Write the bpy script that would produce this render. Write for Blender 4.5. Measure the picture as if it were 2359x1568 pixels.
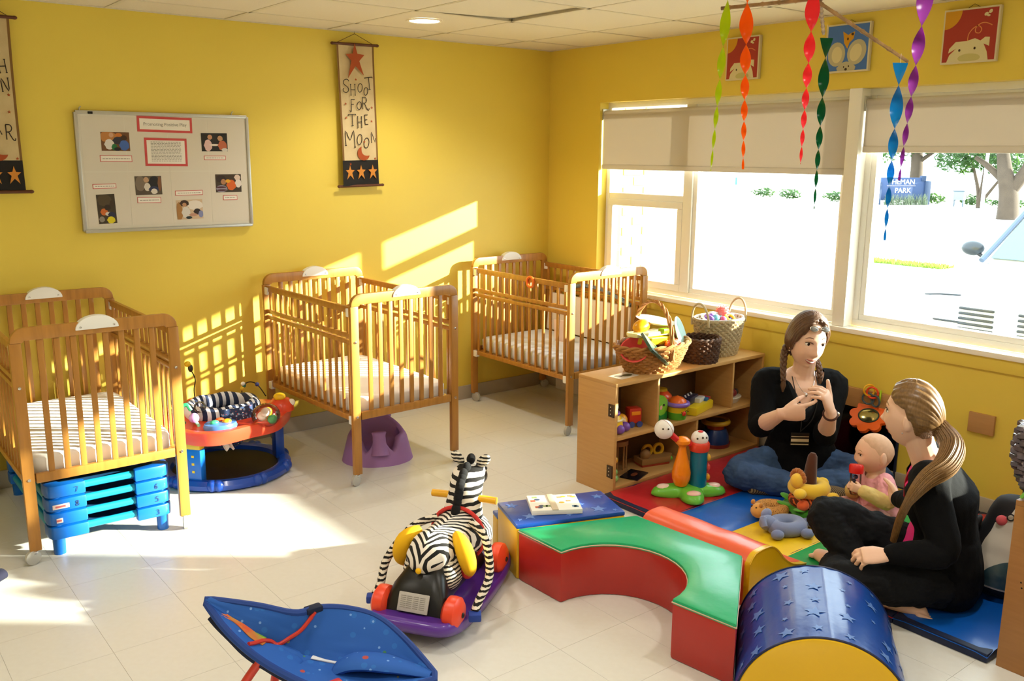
import bpy, bmesh, math, random
from mathutils import Vector, Matrix, Euler, noise
PI = math.pi
S = bpy.context.scene
for o in list(bpy.data.objects): bpy.data.objects.remove(o)
C = S.collection
V = Vector
random.seed(7)
# ------------------------------------------------------------------ camera
cam = bpy.data.cameras.new('camera'); camo = bpy.data.objects.new('camera', cam); C.objects.link(camo)
cam.sensor_fit = 'HORIZONTAL'; cam.sensor_width = 36.0; cam.lens = 36.0 * 2093.34 / 2359
cam.clip_start = 0.05; cam.clip_end = 300
_r = V((0.78414378, -0.62053958, 0.00701231)); _u = V((0.11958373, 0.16218033, 0.97948827)); _f = V((0.60894849, 0.76722107, -0.20137913))
camo.matrix_world = Matrix(((_r.x, _u.x, -_f.x, -4.29928), (_r.y, _u.y, -_f.y, -5.00628), (_r.z, _u.z, -_f.z, 1.676), (0, 0, 0, 1)))
S.camera = camo
# ------------------------------------------------------------------ sky and sun
S.view_settings.view_transform = 'Standard'; S.view_settings.look = 'None'
S.view_settings.exposure = 1.1; S.view_settings.gamma = 1.0; S.view_settings.use_curve_mapping = False
SKY = 4.0; SUN = 14.0
w = bpy.data.worlds.new('sky'); S.world = w; w.use_nodes = True
bg = w.node_tree.nodes['Background']; bg.inputs[0].default_value = (0.82, 0.91, 1.0, 1); bg.inputs[1].default_value = SKY
sl = bpy.data.lights.new('sun', 'SUN'); sl.energy = SUN; sl.color = (1.0, 0.93, 0.80); sl.angle = math.radians(0.9)
so = bpy.data.objects.new('sun', sl); C.objects.link(so)
so.rotation_euler = V((-1.25, 1.0, -0.41)).to_track_quat('-Z', 'Y').to_euler()
so.location = (8, -8, 4)

# ------------------------------------------------------------------ materials
def lin(c):
    if isinstance(c, str):
        c = c.lstrip('#'); c = [int(c[i:i+2], 16) / 255 for i in (0, 2, 4)]
        return tuple(x / 12.92 if x <= 0.04045 else ((x + 0.055) / 1.055) ** 2.4 for x in c)
    return tuple(c)
MATS = {}
def mat(name, col='#808080', rough=0.5, metal=0.0, spec=0.5, var=0.0, vscale=12.0, bump=0.0, bscale=60.0, coat=0.0, trans=0.0, sheen=0.0, emit=None, estr=0.0, stretch=None, rnd=0.0, ior=1.45, sss=0.0, col2=None):
    if name in MATS: return MATS[name]
    m = bpy.data.materials.new(name); m.use_nodes = True; nt = m.node_tree; b = nt.nodes['Principled BSDF']; L = nt.links
    c = lin(col)
    I = b.inputs
    I['Base Color'].default_value = (*c, 1); I['Roughness'].default_value = rough; I['Metallic'].default_value = metal
    I['Specular IOR Level'].default_value = spec; I['IOR'].default_value = ior
    if coat: I['Coat Weight'].default_value = coat; I['Coat Roughness'].default_value = 0.12
    if trans: I['Transmission Weight'].default_value = trans
    if sheen: I['Sheen Weight'].default_value = sheen
    if sss: I['Subsurface Weight'].default_value = sss; I['Subsurface Radius'].default_value = (0.01, 0.004, 0.002); I['Subsurface Scale'].default_value = 0.6
    if emit is not None: I['Emission Color'].default_value = (*lin(emit), 1); I['Emission Strength'].default_value = estr
    src = None
    if var or bump:
        tc = nt.nodes.new('ShaderNodeTexCoord'); mp = nt.nodes.new('ShaderNodeMapping'); L.new(tc.outputs['Object'], mp.inputs[0])
        if stretch: mp.inputs['Scale'].default_value = stretch
    if var or rnd:
        mix = nt.nodes.new('ShaderNodeMix'); mix.data_type = 'RGBA'
        k2 = lin(col2) if col2 else tuple(x * 0.45 for x in c)
        mix.inputs[6].default_value = (*c, 1); mix.inputs[7].default_value = (*k2, 1)
        if var:
            n = nt.nodes.new('ShaderNodeTexNoise'); n.inputs['Scale'].default_value = vscale; n.inputs['Detail'].default_value = 5
            L.new(mp.outputs[0], n.inputs['Vector'])
            mr = nt.nodes.new('ShaderNodeMapRange'); mr.inputs[1].default_value = 0.35; mr.inputs[2].default_value = 0.75; mr.inputs[4].default_value = var
            L.new(n.outputs['Fac'], mr.inputs[0]); src = mr.outputs[0]
        if rnd:
            oi = nt.nodes.new('ShaderNodeObjectInfo'); mm = nt.nodes.new('ShaderNodeMath'); mm.operation = 'MULTIPLY'; mm.inputs[1].default_value = rnd
            L.new(oi.outputs['Random'], mm.inputs[0])
            if src:
                ad = nt.nodes.new('ShaderNodeMath'); L.new(src, ad.inputs[0]); L.new(mm.outputs[0], ad.inputs[1]); src = ad.outputs[0]
            else: src = mm.outputs[0]
        L.new(src, mix.inputs[0]); L.new(mix.outputs[2], I['Base Color'])
    if bump:
        n2 = nt.nodes.new('ShaderNodeTexNoise'); n2.inputs['Scale'].default_value = bscale; n2.inputs['Detail'].default_value = 4
        L.new(mp.outputs[0], n2.inputs['Vector'])
        bp = nt.nodes.new('ShaderNodeBump'); bp.inputs['Strength'].default_value = bump; bp.inputs['Distance'].default_value = 0.004 if bscale > 12 else 0.02
        L.new(n2.outputs['Fac'], bp.inputs['Height']); L.new(bp.outputs[0], I['Normal'])
    MATS[name] = m; return m
def clear_mat(name, col='#ffffff', fac=0.12, rough=0.03):
    """thin clear sheet: light passes straight through, a little is reflected"""
    if name in MATS: return MATS[name]
    m = bpy.data.materials.new(name); m.use_nodes = True; nt = m.node_tree; nt.nodes.clear()
    o = nt.nodes.new('ShaderNodeOutputMaterial'); t = nt.nodes.new('ShaderNodeBsdfTransparent'); g = nt.nodes.new('ShaderNodeBsdfGlossy'); x = nt.nodes.new('ShaderNodeMixShader')
    t.inputs[0].default_value = (*lin(col), 1); g.inputs['Roughness'].default_value = rough
    fr = nt.nodes.new('ShaderNodeFresnel'); fr.inputs[0].default_value = 1.45
    mm = nt.nodes.new('ShaderNodeMath'); mm.operation = 'MULTIPLY'; mm.inputs[1].default_value = fac * 8
    nt.links.new(fr.outputs[0], mm.inputs[0]); nt.links.new(mm.outputs[0], x.inputs[0])
    nt.links.new(t.outputs[0], x.inputs[1]); nt.links.new(g.outputs[0], x.inputs[2]); nt.links.new(x.outputs[0], o.inputs[0])
    MATS[name] = m; return m
def sheet_mat(name, col, tcol=None, tfac=0.4, rough=0.6, clear=0.0):
    """thin sheet that lets some light through: cloth blind, film, leaf"""
    if name in MATS: return MATS[name]
    m = bpy.data.materials.new(name); m.use_nodes = True; nt = m.node_tree; nt.nodes.clear()
    o = nt.nodes.new('ShaderNodeOutputMaterial'); d = nt.nodes.new('ShaderNodeBsdfPrincipled'); t = nt.nodes.new('ShaderNodeBsdfTranslucent'); x = nt.nodes.new('ShaderNodeMixShader')
    d.inputs['Base Color'].default_value = (*lin(col), 1); d.inputs['Roughness'].default_value = rough
    t.inputs[0].default_value = (*lin(tcol or col), 1); x.inputs[0].default_value = tfac
    nt.links.new(d.outputs[0], x.inputs[1]); nt.links.new(t.outputs[0], x.inputs[2]); last = x.outputs[0]
    if clear:
        tr = nt.nodes.new('ShaderNodeBsdfTransparent'); tr.inputs[0].default_value = (*lin(tcol or col), 1)
        y = nt.nodes.new('ShaderNodeMixShader'); y.inputs[0].default_value = clear
        nt.links.new(last, y.inputs[1]); nt.links.new(tr.outputs[0], y.inputs[2]); last = y.outputs[0]
    nt.links.new(last, o.inputs[0]); MATS[name] = m; return m
def stripe_mat(name, c1, c2, scale=14.0, dist=3.0, dscale=1.5, thr=0.5, axis='Y', rough=0.75, rot=(0, 0, 0), bands=None, chev=0.0):
    if name in MATS: return MATS[name]
    m = bpy.data.materials.new(name); m.use_nodes = True; nt = m.node_tree; b = nt.nodes['Principled BSDF']; L = nt.links
    tc = nt.nodes.new('ShaderNodeTexCoord'); mp = nt.nodes.new('ShaderNodeMapping'); mp.inputs['Rotation'].default_value = rot
    wv = nt.nodes.new('ShaderNodeTexWave'); wv.bands_direction = axis; wv.inputs['Scale'].default_value = scale; wv.inputs['Distortion'].default_value = dist; wv.inputs['Detail Scale'].default_value = dscale; wv.inputs['Detail'].default_value = 1
    cr = nt.nodes.new('ShaderNodeValToRGB'); cr.color_ramp.interpolation = 'CONSTANT'
    if bands:
        cr.color_ramp.elements.remove(cr.color_ramp.elements[0])
        cr.color_ramp.elements[0].position = bands[0][0]; cr.color_ramp.elements[0].color = (*lin(bands[0][1]), 1)
        for p_, c_ in bands[1:]:
            e = cr.color_ramp.elements.new(p_); e.color = (*lin(c_), 1)
    else:
        cr.color_ramp.elements[0].color = (*lin(c1), 1); cr.color_ramp.elements[1].color = (*lin(c2), 1); cr.color_ramp.elements[1].position = thr
    L.new(tc.outputs['Object'], mp.inputs[0]); vec = mp.outputs[0]
    if chev:   # stripes that meet in a V along the middle line
        sp_ = nt.nodes.new('ShaderNodeSeparateXYZ'); cb = nt.nodes.new('ShaderNodeCombineXYZ'); ab = nt.nodes.new('ShaderNodeMath'); ab.operation = 'ABSOLUTE'; ma = nt.nodes.new('ShaderNodeMath'); ma.operation = 'MULTIPLY_ADD'; ma.inputs[1].default_value = chev
        L.new(vec, sp_.inputs[0]); L.new(sp_.outputs[1], ab.inputs[0]); L.new(ab.outputs[0], ma.inputs[0]); L.new(sp_.outputs[0], ma.inputs[2]); L.new(ma.outputs[0], cb.inputs[0]); L.new(sp_.outputs[1], cb.inputs[1]); L.new(sp_.outputs[2], cb.inputs[2]); vec = cb.outputs[0]
    L.new(vec, wv.inputs[0]); L.new(wv.outputs['Fac'], cr.inputs[0]); L.new(cr.outputs[0], b.inputs['Base Color'])
    b.inputs['Roughness'].default_value = rough
    MATS[name] = m; return m
def spot_mat(name, base, cols, scale=30.0, thr=0.28, rough=0.8):
    """base cloth with scattered coloured print spots"""
    if name in MATS: return MATS[name]
    m = bpy.data.materials.new(name); m.use_nodes = True; nt = m.node_tree; b = nt.nodes['Principled BSDF']; L = nt.links
    tc = nt.nodes.new('ShaderNodeTexCoord'); prev = None
    for i, (c, s, t) in enumerate(cols):
        vo = nt.nodes.new('ShaderNodeTexVoronoi'); vo.inputs['Scale'].default_value = scale * s
        mp = nt.nodes.new('ShaderNodeMapping'); mp.inputs['Location'].default_value = (3.1 * i, 1.7 * i, 0.9 * i); L.new(tc.outputs['Object'], mp.inputs[0]); L.new(mp.outputs[0], vo.inputs['Vector'])
        lt = nt.nodes.new('ShaderNodeMath'); lt.operation = 'LESS_THAN'; lt.inputs[1].default_value = t; L.new(vo.outputs['Distance'], lt.inputs[0])
        mx = nt.nodes.new('ShaderNodeMix'); mx.data_type = 'RGBA'; mx.inputs[6].default_value = (*lin(base), 1); mx.inputs[7].default_value = (*lin(c), 1)
        if prev: L.new(prev, mx.inputs[6])
        L.new(lt.outputs[0], mx.inputs[0]); prev = mx.outputs[2]
    L.new(prev, b.inputs['Base Color']); b.inputs['Roughness'].default_value = rough
    MATS[name] = m; return m

# ------------------------------------------------------------------ mesh builder
class MB:
    def __init__(s, M=None): s.v = []; s.f = []; s.mi = []; s.M = M or Matrix.Identity(4); s.cur = 0
    def _a(s, vs, fs):
        n = len(s.v); M = s.M
        s.v += [tuple(M @ V(p)) for p in vs]; s.f += [tuple(i + n for i in f) for f in fs]; s.mi += [s.cur] * len(fs); return s
    def box(s, x0, x1, y0, y1, z0, z1, bev=0.0):
        if x0 > x1: x0, x1 = x1, x0
        if y0 > y1: y0, y1 = y1, y0
        if z0 > z1: z0, z1 = z1, z0
        b = min(bev, (x1-x0)*.49, (y1-y0)*.49, (z1-z0)*.49)
        if b <= 0:
            return s._a([(x0,y0,z0),(x1,y0,z0),(x1,y1,z0),(x0,y1,z0),(x0,y0,z1),(x1,y0,z1),(x1,y1,z1),(x0,y1,z1)],
                        [(3,2,1,0),(4,5,6,7),(0,1,5,4),(1,2,6,5),(2,3,7,6),(3,0,4,7)])
        bm = bmesh.new(); bmesh.ops.create_cube(bm, size=1.0, matrix=Matrix.Translation(((x0+x1)/2,(y0+y1)/2,(z0+z1)/2)) @ Matrix.Diagonal((x1-x0,y1-y0,z1-z0,1)))
        bmesh.ops.bevel(bm, geom=bm.edges[:], offset=b, segments=2, profile=0.6, affect='EDGES', clamp_overlap=True)
        return s._bm(bm)
    def cbox(s, c, d, bev=0.0, R=None):
        o = s.M
        s.M = o @ Matrix.Translation(c) @ (R.to_4x4() if R is not None else Matrix.Identity(4))
        s.box(-d[0]/2, d[0]/2, -d[1]/2, d[1]/2, -d[2]/2, d[2]/2, bev); s.M = o; return s
    def _bm(s, bm):
        bm.verts.index_update(); s._a([v.co[:] for v in bm.verts], [[v.index for v in f.verts] for f in bm.faces]); bm.free(); return s
    def loft(s, rings, cap=True, closed=False):
        n = len(rings[0]); vs = [p for r in rings for p in r]; fs = []; m = len(rings)
        for i in range(m if closed else m - 1):
            a = i * n; b = ((i + 1) % m) * n
            for j in range(n):
                k = (j + 1) % n; fs.append((a + j, a + k, b + k, b + j))
        if cap and not closed:
            fs.append(tuple(range(n - 1, -1, -1))); fs.append(tuple((m - 1) * n + j for j in range(n)))
        return s._a(vs, fs)
    def tube(s, pts, r, n=8, closed=False, cap=True, flat=1.0, up=None):
        pts = [V(p) for p in pts]; m = len(pts); rr = r if isinstance(r, (list, tuple)) else [r] * m
        rings = []; nrm = None
        for i, p in enumerate(pts):
            if closed: t = (pts[(i+1) % m] - pts[i-1])
            else: t = pts[min(i+1, m-1)] - pts[max(i-1, 0)]
            t = t.normalized() if t.length > 1e-9 else V((0,0,1))
            if nrm is None:
                nrm = V(up) if up else (V((0,0,1)) if abs(t.z) < 0.9 else V((1,0,0)))
            nrm = nrm - t * nrm.dot(t)
            nrm = nrm.normalized() if nrm.length > 1e-6 else t.orthogonal().normalized()
            bn = t.cross(nrm)
            rings.append([p + (nrm * math.cos(a) * flat + bn * math.sin(a)) * rr[i] for a in [2*PI*j/n for j in range(n)]])
        return s.loft(rings, cap, closed)
    def lathe(s, prof, n=20, c=(0,0,0), sx=1.0, sy=1.0, cap=True):
        rings = [[(c[0] + r*math.cos(a)*sx, c[1] + r*math.sin(a)*sy, c[2] + z) for a in [2*PI*j/n for j in range(n)]] for r, z in prof]
        return s.loft(rings, cap)
    def ell(s, c, r, nu=16, nv=10, R=None):
        if not isinstance(r, (tuple, list)): r = (r, r, r)
        o = s.M; s.M = o @ Matrix.Translation(c) @ (R.to_4x4() if R is not None else Matrix.Identity(4))
        vs = [(0,0,r[2])]; fs = []
        for i in range(1, nv):
            t = PI*i/nv
            for j in range(nu):
                a = 2*PI*j/nu; vs.append((r[0]*math.sin(t)*math.cos(a), r[1]*math.sin(t)*math.sin(a), r[2]*math.cos(t)))
        vs.append((0,0,-r[2])); e = len(vs) - 1
        for j in range(nu):
            k = (j+1) % nu; fs.append((0, 1+j, 1+k))
            for i in range(nv-2):
                a = 1 + i*nu; fs.append((a+j, a+nu+j, a+nu+k, a+k))
            a = 1 + (nv-2)*nu; fs.append((a+j, e, a+k))
        s._a(vs, fs); s.M = o; return s
    def torus(s, c, R_, r, n=32, m=10, Rot=None, sx=1, sy=1, a0=0, a1=2*PI):
        o = s.M; s.M = o @ Matrix.Translation(c) @ (Rot.to_4x4() if Rot is not None else Matrix.Identity(4))
        full = abs(a1 - a0 - 2*PI) < 1e-6; k = n if full else n + 1
        s.tube([(R_*sx*math.cos(a0+(a1-a0)*i/n), R_*sy*math.sin(a0+(a1-a0)*i/n), 0) for i in range(k)], r, m, closed=full, up=(0,0,1)); s.M = o; return s
    def prism(s, poly, z0, z1, bev=0.0, seg=2):
        """polygon in local XY extruded from z0 to z1; concave outlines allowed"""
        bm = bmesh.new(); vs = [bm.verts.new((p[0], p[1], z0)) for p in poly]; f = bm.faces.new(vs)
        if f.normal.z > 0 or True:
            bm.normal_update()
            if f.normal.z > 0: f.normal_flip()
        r = bmesh.ops.extrude_face_region(bm, geom=[f]); nv = [g for g in r['geom'] if isinstance(g, bmesh.types.BMVert)]
        for v_ in nv: v_.co.z = z1
        bmesh.ops.recalc_face_normals(bm, faces=bm.faces[:])
        if bev:
            es = [e for e in bm.edges if len(e.link_faces) == 2 and e.calc_face_angle(0) > 0.6]
            bmesh.ops.bevel(bm, geom=es, offset=bev, segments=seg, profile=0.6, affect='EDGES', clamp_overlap=True)
        bmesh.ops.triangulate(bm, faces=[f_ for f_ in bm.faces if len(f_.verts) > 4])
        return s._bm(bm)
    def grid(s, fn, nu, nv, cu=False, cv=False):
        vs = []; fs = []
        for i in range(nu + (0 if cu else 1)):
            for j in range(nv + (0 if cv else 1)): vs.append(fn(i / nu, j / nv))
        w_ = nv + (0 if cv else 1); h_ = nu + (0 if cu else 1)
        for i in range(nu):
            for j in range(nv):
                i2 = (i+1) % h_ if cu else i+1; j2 = (j+1) % w_ if cv else j+1
                fs.append((i*w_+j, i2*w_+j, i2*w_+j2, i*w_+j2))
        return s._a(vs, fs)
    def shell(s, fn, nu, nv, th=0.004):
        """grid surface given real thickness"""
        P = [[V(fn(i/nu, j/nv)) for j in range(nv+1)] for i in range(nu+1)]
        N = [[None]*(nv+1) for _ in range(nu+1)]
        for i in range(nu+1):
            for j in range(nv+1):
                du = P[min(i+1,nu)][j] - P[max(i-1,0)][j]; dv = P[i][min(j+1,nv)] - P[i][max(j-1,0)]
                n_ = du.cross(dv); N[i][j] = n_.normalized() if n_.length > 1e-12 else V((0,0,1))
        w_ = nv+1; k = (nu+1)*w_
        vs = [P[i][j] + N[i][j]*th/2 for i in range(nu+1) for j in range(nv+1)] + [P[i][j] - N[i][j]*th/2 for i in range(nu+1) for j in range(nv+1)]
        fs = []
        for i in range(nu):
            for j in range(nv):
                a,b,c,d = i*w_+j,(i+1)*w_+j,(i+1)*w_+j+1,i*w_+j+1
                fs += [(a,b,c,d),(k+d,k+c,k+b,k+a)]
        for i in range(nu):
            a,b = i*w_,(i+1)*w_; fs.append((a,k+a,k+b,b)); a,b = i*w_+nv,(i+1)*w_+nv; fs.append((b,k+b,k+a,a))
        for j in range(nv):
            a,b = j,j+1; fs.append((b,k+b,k+a,a)); a,b = nu*w_+j,nu*w_+j+1; fs.append((a,k+a,k+b,b))
        return s._a(vs, fs)
    def mesh(s, name, smooth=40):
        me = bpy.data.meshes.new(name); me.from_pydata(s.v, [], s.f)
        me.polygons.foreach_set('material_index', s.mi)
        if smooth:
            me.polygons.foreach_set('use_smooth', [True]*len(s.f))
            me.set_sharp_from_angle(angle=math.radians(smooth))
        me.update(); return me
def obj(name, mb, m=None, parent=None, smooth=40, loc=None, rot=None):
    me = mb.mesh(name, smooth) if isinstance(mb, MB) else mb
    if m is not None:
        for x in (m if isinstance(m, (list, tuple)) else [m]):
            if x.name not in [k.name for k in me.materials if k]: me.materials.append(x)
    o = bpy.data.objects.new(name, me); C.objects.link(o)
    if parent is not None: o.parent = parent
    if loc is not None: o.location = loc
    if rot is not None: o.rotation_euler = rot
    return o
def tag(o, label, cat, group=None):
    o['label'] = label; o['category'] = cat
    if group: o['group'] = group
    return o
def thing(name, label, cat, loc=(0,0,0), rotz=0.0, group=None, rot=None):
    o = bpy.data.objects.new(name, None); C.objects.link(o); o.location = loc; o.rotation_euler = rot or (0,0,rotz); o.empty_display_size = 0.1
    return tag(o, label, cat, group)
def struct(name, mb, m, smooth=30, parent=None):
    o = obj(name, mb, m, parent, smooth)
    if parent is None: o['kind'] = 'structure'
    return o
def inst(src, parent, loc=None, rot=None, scale=None):
    """a further copy of a part, sharing its mesh"""
    o = src.copy(); C.objects.link(o); o.parent = parent
    if loc is not None: o.location = loc
    if rot is not None: o.rotation_euler = rot
    if scale is not None: o.scale = scale
    return o
def dup(root, loc, rotz=0.0, label=None, group=None):
    r = root.copy(); C.objects.link(r); r.location = loc; r.rotation_euler = (0,0,rotz)
    if label: r['label'] = label
    if group: r['group'] = group
    for ch in list(root.children):
        c = ch.copy(); C.objects.link(c); c.parent = r
        for g in ch.children:
            d = g.copy(); C.objects.link(d); d.parent = c
    return r
def RX(a): return Matrix.Rotation(a, 4, 'X')
def RY(a): return Matrix.Rotation(a, 4, 'Y')
def RZ(a): return Matrix.Rotation(a, 4, 'Z')
def T(*p): return Matrix.Translation(p)
def arc(cx, cy, r, a0, a1, n): return [(cx + r*math.cos(a0+(a1-a0)*i/n), cy + r*math.sin(a0+(a1-a0)*i/n)) for i in range(n+1)]
def smoothpts(pts, k=4):
    """Catmull-Rom through points"""
    P = [V(p) for p in pts]; out = []
    for i in range(len(P)-1):
        p0 = P[max(i-1,0)]; p1 = P[i]; p2 = P[i+1]; p3 = P[min(i+2,len(P)-1)]
        for j in range(k):
            t = j/k; out.append(0.5*((2*p1)+(p2-p0)*t+(2*p0-5*p1+4*p2-p3)*t*t+(3*p1-p0-3*p2+p3)*t**3))
    out.append(P[-1]); return out
def interp(xs, ys, x):
    if x <= xs[0]: return ys[0]
    for i in range(len(xs)-1):
        if x <= xs[i+1]:
            t = (x-xs[i])/(xs[i+1]-xs[i]); t = t*t*(3-2*t); return ys[i]+(ys[i+1]-ys[i])*t
    return ys[-1]
def star_pts(R_, r_=None, a0=PI/2, n=5):
    r_ = r_ or R_*0.42
    return [((R_ if i % 2 == 0 else r_)*math.cos(a0+PI*i/n), (R_ if i % 2 == 0 else r_)*math.sin(a0+PI*i/n)) for i in range(2*n)]
def text_mb(txt, size=0.05, depth=0.001, align='CENTER'):
    cu = bpy.data.curves.new('lettering', 'FONT'); cu.body = txt; cu.size = size; cu.extrude = depth/2; cu.align_x = align; cu.resolution_u = 3
    o = bpy.data.objects.new('lettering', cu); C.objects.link(o)
    dg = bpy.context.evaluated_depsgraph_get(); dg.update(); me = bpy.data.meshes.new_from_object(o.evaluated_get(dg))
    mb = ([tuple(v.co) for v in me.vertices], [tuple(p.vertices) for p in me.polygons])
    bpy.data.objects.remove(o); bpy.data.curves.remove(cu); bpy.data.meshes.remove(me); return mb
def stroke(mb, pts, w_, z=0.0, th=0.0008):
    """flat painted stroke along 2-D points, as a thin raised ribbon"""
    P = [V((p[0], p[1])) for p in pts]; n = len(P); L_ = []; R_ = []
    for i in range(n):
        t = P[min(i+1,n-1)] - P[max(i-1,0)]; t = t.normalized() if t.length > 0 else V((1,0)); q = V((-t.y, t.x))*w_/2
        L_.append(P[i]+q); R_.append(P[i]-q)
    vs = [(*p, z) for p in L_] + [(*p, z) for p in R_] + [(*p, z+th) for p in L_] + [(*p, z+th) for p in R_]; fs = []
    for i in range(n-1):
        a,b,c,d = i,i+1,n+i+1,n+i
        fs += [(2*n+a,2*n+d,2*n+c,2*n+b),(a,b,c,d),(a,2*n+a,2*n+b,b),(d,c,2*n+c,2*n+d)]
    fs += [(0,n,3*n,2*n),(n-1,3*n-1,4*n-1,2*n-1)]
    mb._a(vs, fs)
# ================================================================== room
HC = 2.372; XL = -6.6; YF = -7.4; WT = 0.22
m_wall = mat('yellow_wall_paint', '#e5ca54', 0.42, bump=0.08, bscale=220, var=0.03, vscale=3, spec=0.35)
m_wall2 = mat('cream_wall_paint', '#e9dcae', 0.6)
m_base = mat('grey_vinyl_baseboard', '#b8ae9b', 0.55, var=0.1, vscale=8)
m_tile = mat('cream_floor_tile', '#dbd9d2', 0.3, var=0.14, vscale=42, rnd=0.03, spec=0.5, col2='#c4bcab')
m_joint = mat('floor_joint', '#d2ccc0', 0.6)
m_ceil = mat('ceiling_tile_board', '#e6dcc6', 0.9, bump=0.35, bscale=260, var=0.06, vscale=160)
m_grid = mat('ceiling_grid_metal', '#d9cfb8', 0.5)
m_white = mat('white_window_frame', '#f4f1ea', 0.4)
m_sill = mat('white_sill_paint', '#f5efe2', 0.35)
m_glass = clear_mat('window_glass', '#f6fbf9', 0.04)
m_dark = mat('dark_void', '#1c1813', 0.9)

fl = MB().box(XL-.2, 0.0, YF-.2, 0.0, -.08, -.0016); floor = struct('floor', fl, m_joint)
TS = 0.3048; g = 0.0005
tile_me = MB().box(-TS/2+g, TS/2-g, -TS/2+g, TS/2-g, -.0015, 0.0).mesh('floor_tile', 0); tile_me.materials.append(m_tile)
rest = MB(); ntile = 0
x0 = -2.69 + TS/2; y0 = -1.96 + TS/2
def inview(x, y, z=0):
    d = V((x, y, z)) - camo.matrix_world.translation; c_ = d.dot(_f)
    if c_ < 0.3: return False
    return abs(d.dot(_r)/c_) < 0.60 and abs(d.dot(_u)/c_) < 0.42
for i in range(-14, 10):
    for j in range(-19, 8):
        cx, cy = x0+i*TS, y0+j*TS
        a, b_, c_, d_ = cx-TS/2+g, min(cx+TS/2-g, 0), cy-TS/2+g, min(cy+TS/2-g, 0)
        if a >= -.01 or c_ >= -.01 or b_ < XL or d_ < YF: continue
        if inview(cx, cy) and b_ < -.001 and d_ < -.001 and ntile < 300:
            o = bpy.data.objects.new('floor_tile', tile_me); C.objects.link(o); o.parent = floor; o.location = (cx, cy, 0); ntile += 1
        else: rest.box(a, b_, c_, d_, -.0015, 0)
o = obj('outer_floor_tiles', rest, m_tile, floor, 0); o['kind'] = 'stuff'

# ceiling: plenum, grid and lay-in tiles
ceil = struct('ceiling', MB().box(XL-.2, .2, YF-.2, .2, HC+.03, HC+.1), m_dark)
CT = 0.61; gx0 = -0.49; gy0 = -0.345
gr = MB()
gxs = [gx0 - CT*k for k in range(-1, 11)]; gys = [gy0 - CT*k for k in range(-1, 13)]
for x in gxs:
    if XL < x < 0: gr.box(x-.011, x+.011, YF, 0, HC-.0005, HC+.0025)
for y in gys:
    if YF < y < 0: gr.box(XL, 0, y-.011, y+.011, HC-.0005, HC+.0025)
gr.box(XL, 0, -.018, 0, HC-.001, HC+.003); gr.box(-.018, 0, YF, 0, HC-.001, HC+.003)
obj('ceiling_grid', gr, m_grid, ceil, 0)
ct_me = MB().box(-CT/2+.002, CT/2-.002, -CT/2+.002, CT/2-.002, .0015, .018).mesh('ceiling_tile', 0); ct_me.materials.append(m_ceil)
LX, LY = -1.494, -0.697
for i in range(-1, 11):
    for j in range(-1, 13):
        xa, xb, ya, yb = gx0-CT*(i+1), gx0-CT*i, gy0-CT*(j+1), gy0-CT*j
        if xa >= 0 or ya >= 0 or xb <= XL or yb <= YF: continue
        full = xb <= 0 and yb <= 0 and xa >= XL and ya >= YF
        if full:
            o = bpy.data.objects.new('ceiling_tile', ct_me); C.objects.link(o); o.parent = ceil; o.location = ((xa+xb)/2, (ya+yb)/2, HC)
            if i == 1 and j == 1: o.rotation_euler = (0.004, -0.03, 0.01); o.location.z += .006
        else:
            obj('ceiling_tile', MB().box(max(xa,XL)+.004, min(xb,0)-.004, max(ya,YF)+.004, min(yb,0)-.004, HC+.0035, HC+.018), m_ceil, ceil, 0)
# walls
struct('wall_back', MB().box(XL-.2, 0.0, 0, .2, -.08, HC+.1), m_wall)
struct('wall_left', MB().box(XL-.2, XL, YF, 0, -.08, HC+.1), m_wall2)
struct('wall_front', MB().box(XL-.2, WT, YF-.2, YF, -.08, HC+.1), m_wall2)
ZS, ZH = 0.79, 2.01
OP = [(-0.51, -2.335), (-2.40, -4.75), (-6.0, -7.2)]
wr = MB()
wr.box(0, WT, YF, .2, -.4, ZS-.02); wr.box(0, WT, YF, .2, ZH, HC+.1)
ed = [0.2]+[e for a in OP for e in a]+[YF]
for k in range(0, len(ed), 2): wr.box(0, WT, ed[k+1], ed[k], ZS-.02, ZH)
struct('wall_right', wr, m_wall)
struct('baseboard_back', MB().box(XL, -.012, -.012, 0, 0, .095, .003), m_base)
struct('baseboard_right', MB().box(-.012, 0, YF, -.012, 0, .095, .003), m_base)
# sill ledges, aprons and mullion post
for n, (a, b_) in enumerate(OP):
    pass
struct('trim_1', MB().box(-.022, .07, OP[1][1]-.03, OP[0][0]+.02, ZS-.022, ZS+.004, .004), m_sill)
struct('trim_2', MB().box(-.012, 0, OP[1][1]-.03, OP[0][0]+.25, .704, ZS-.022, .003), m_wall)
struct('trim_3', MB().box(-.004, WT-.01, OP[1][0]-.003, OP[0][1]+.003, ZS+.004, ZH, .004), m_white)
struct('trim_4', MB().box(-.022, .07, OP[2][1], OP[2][0], ZS-.022, ZS+.004, .004), m_sill)

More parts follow.
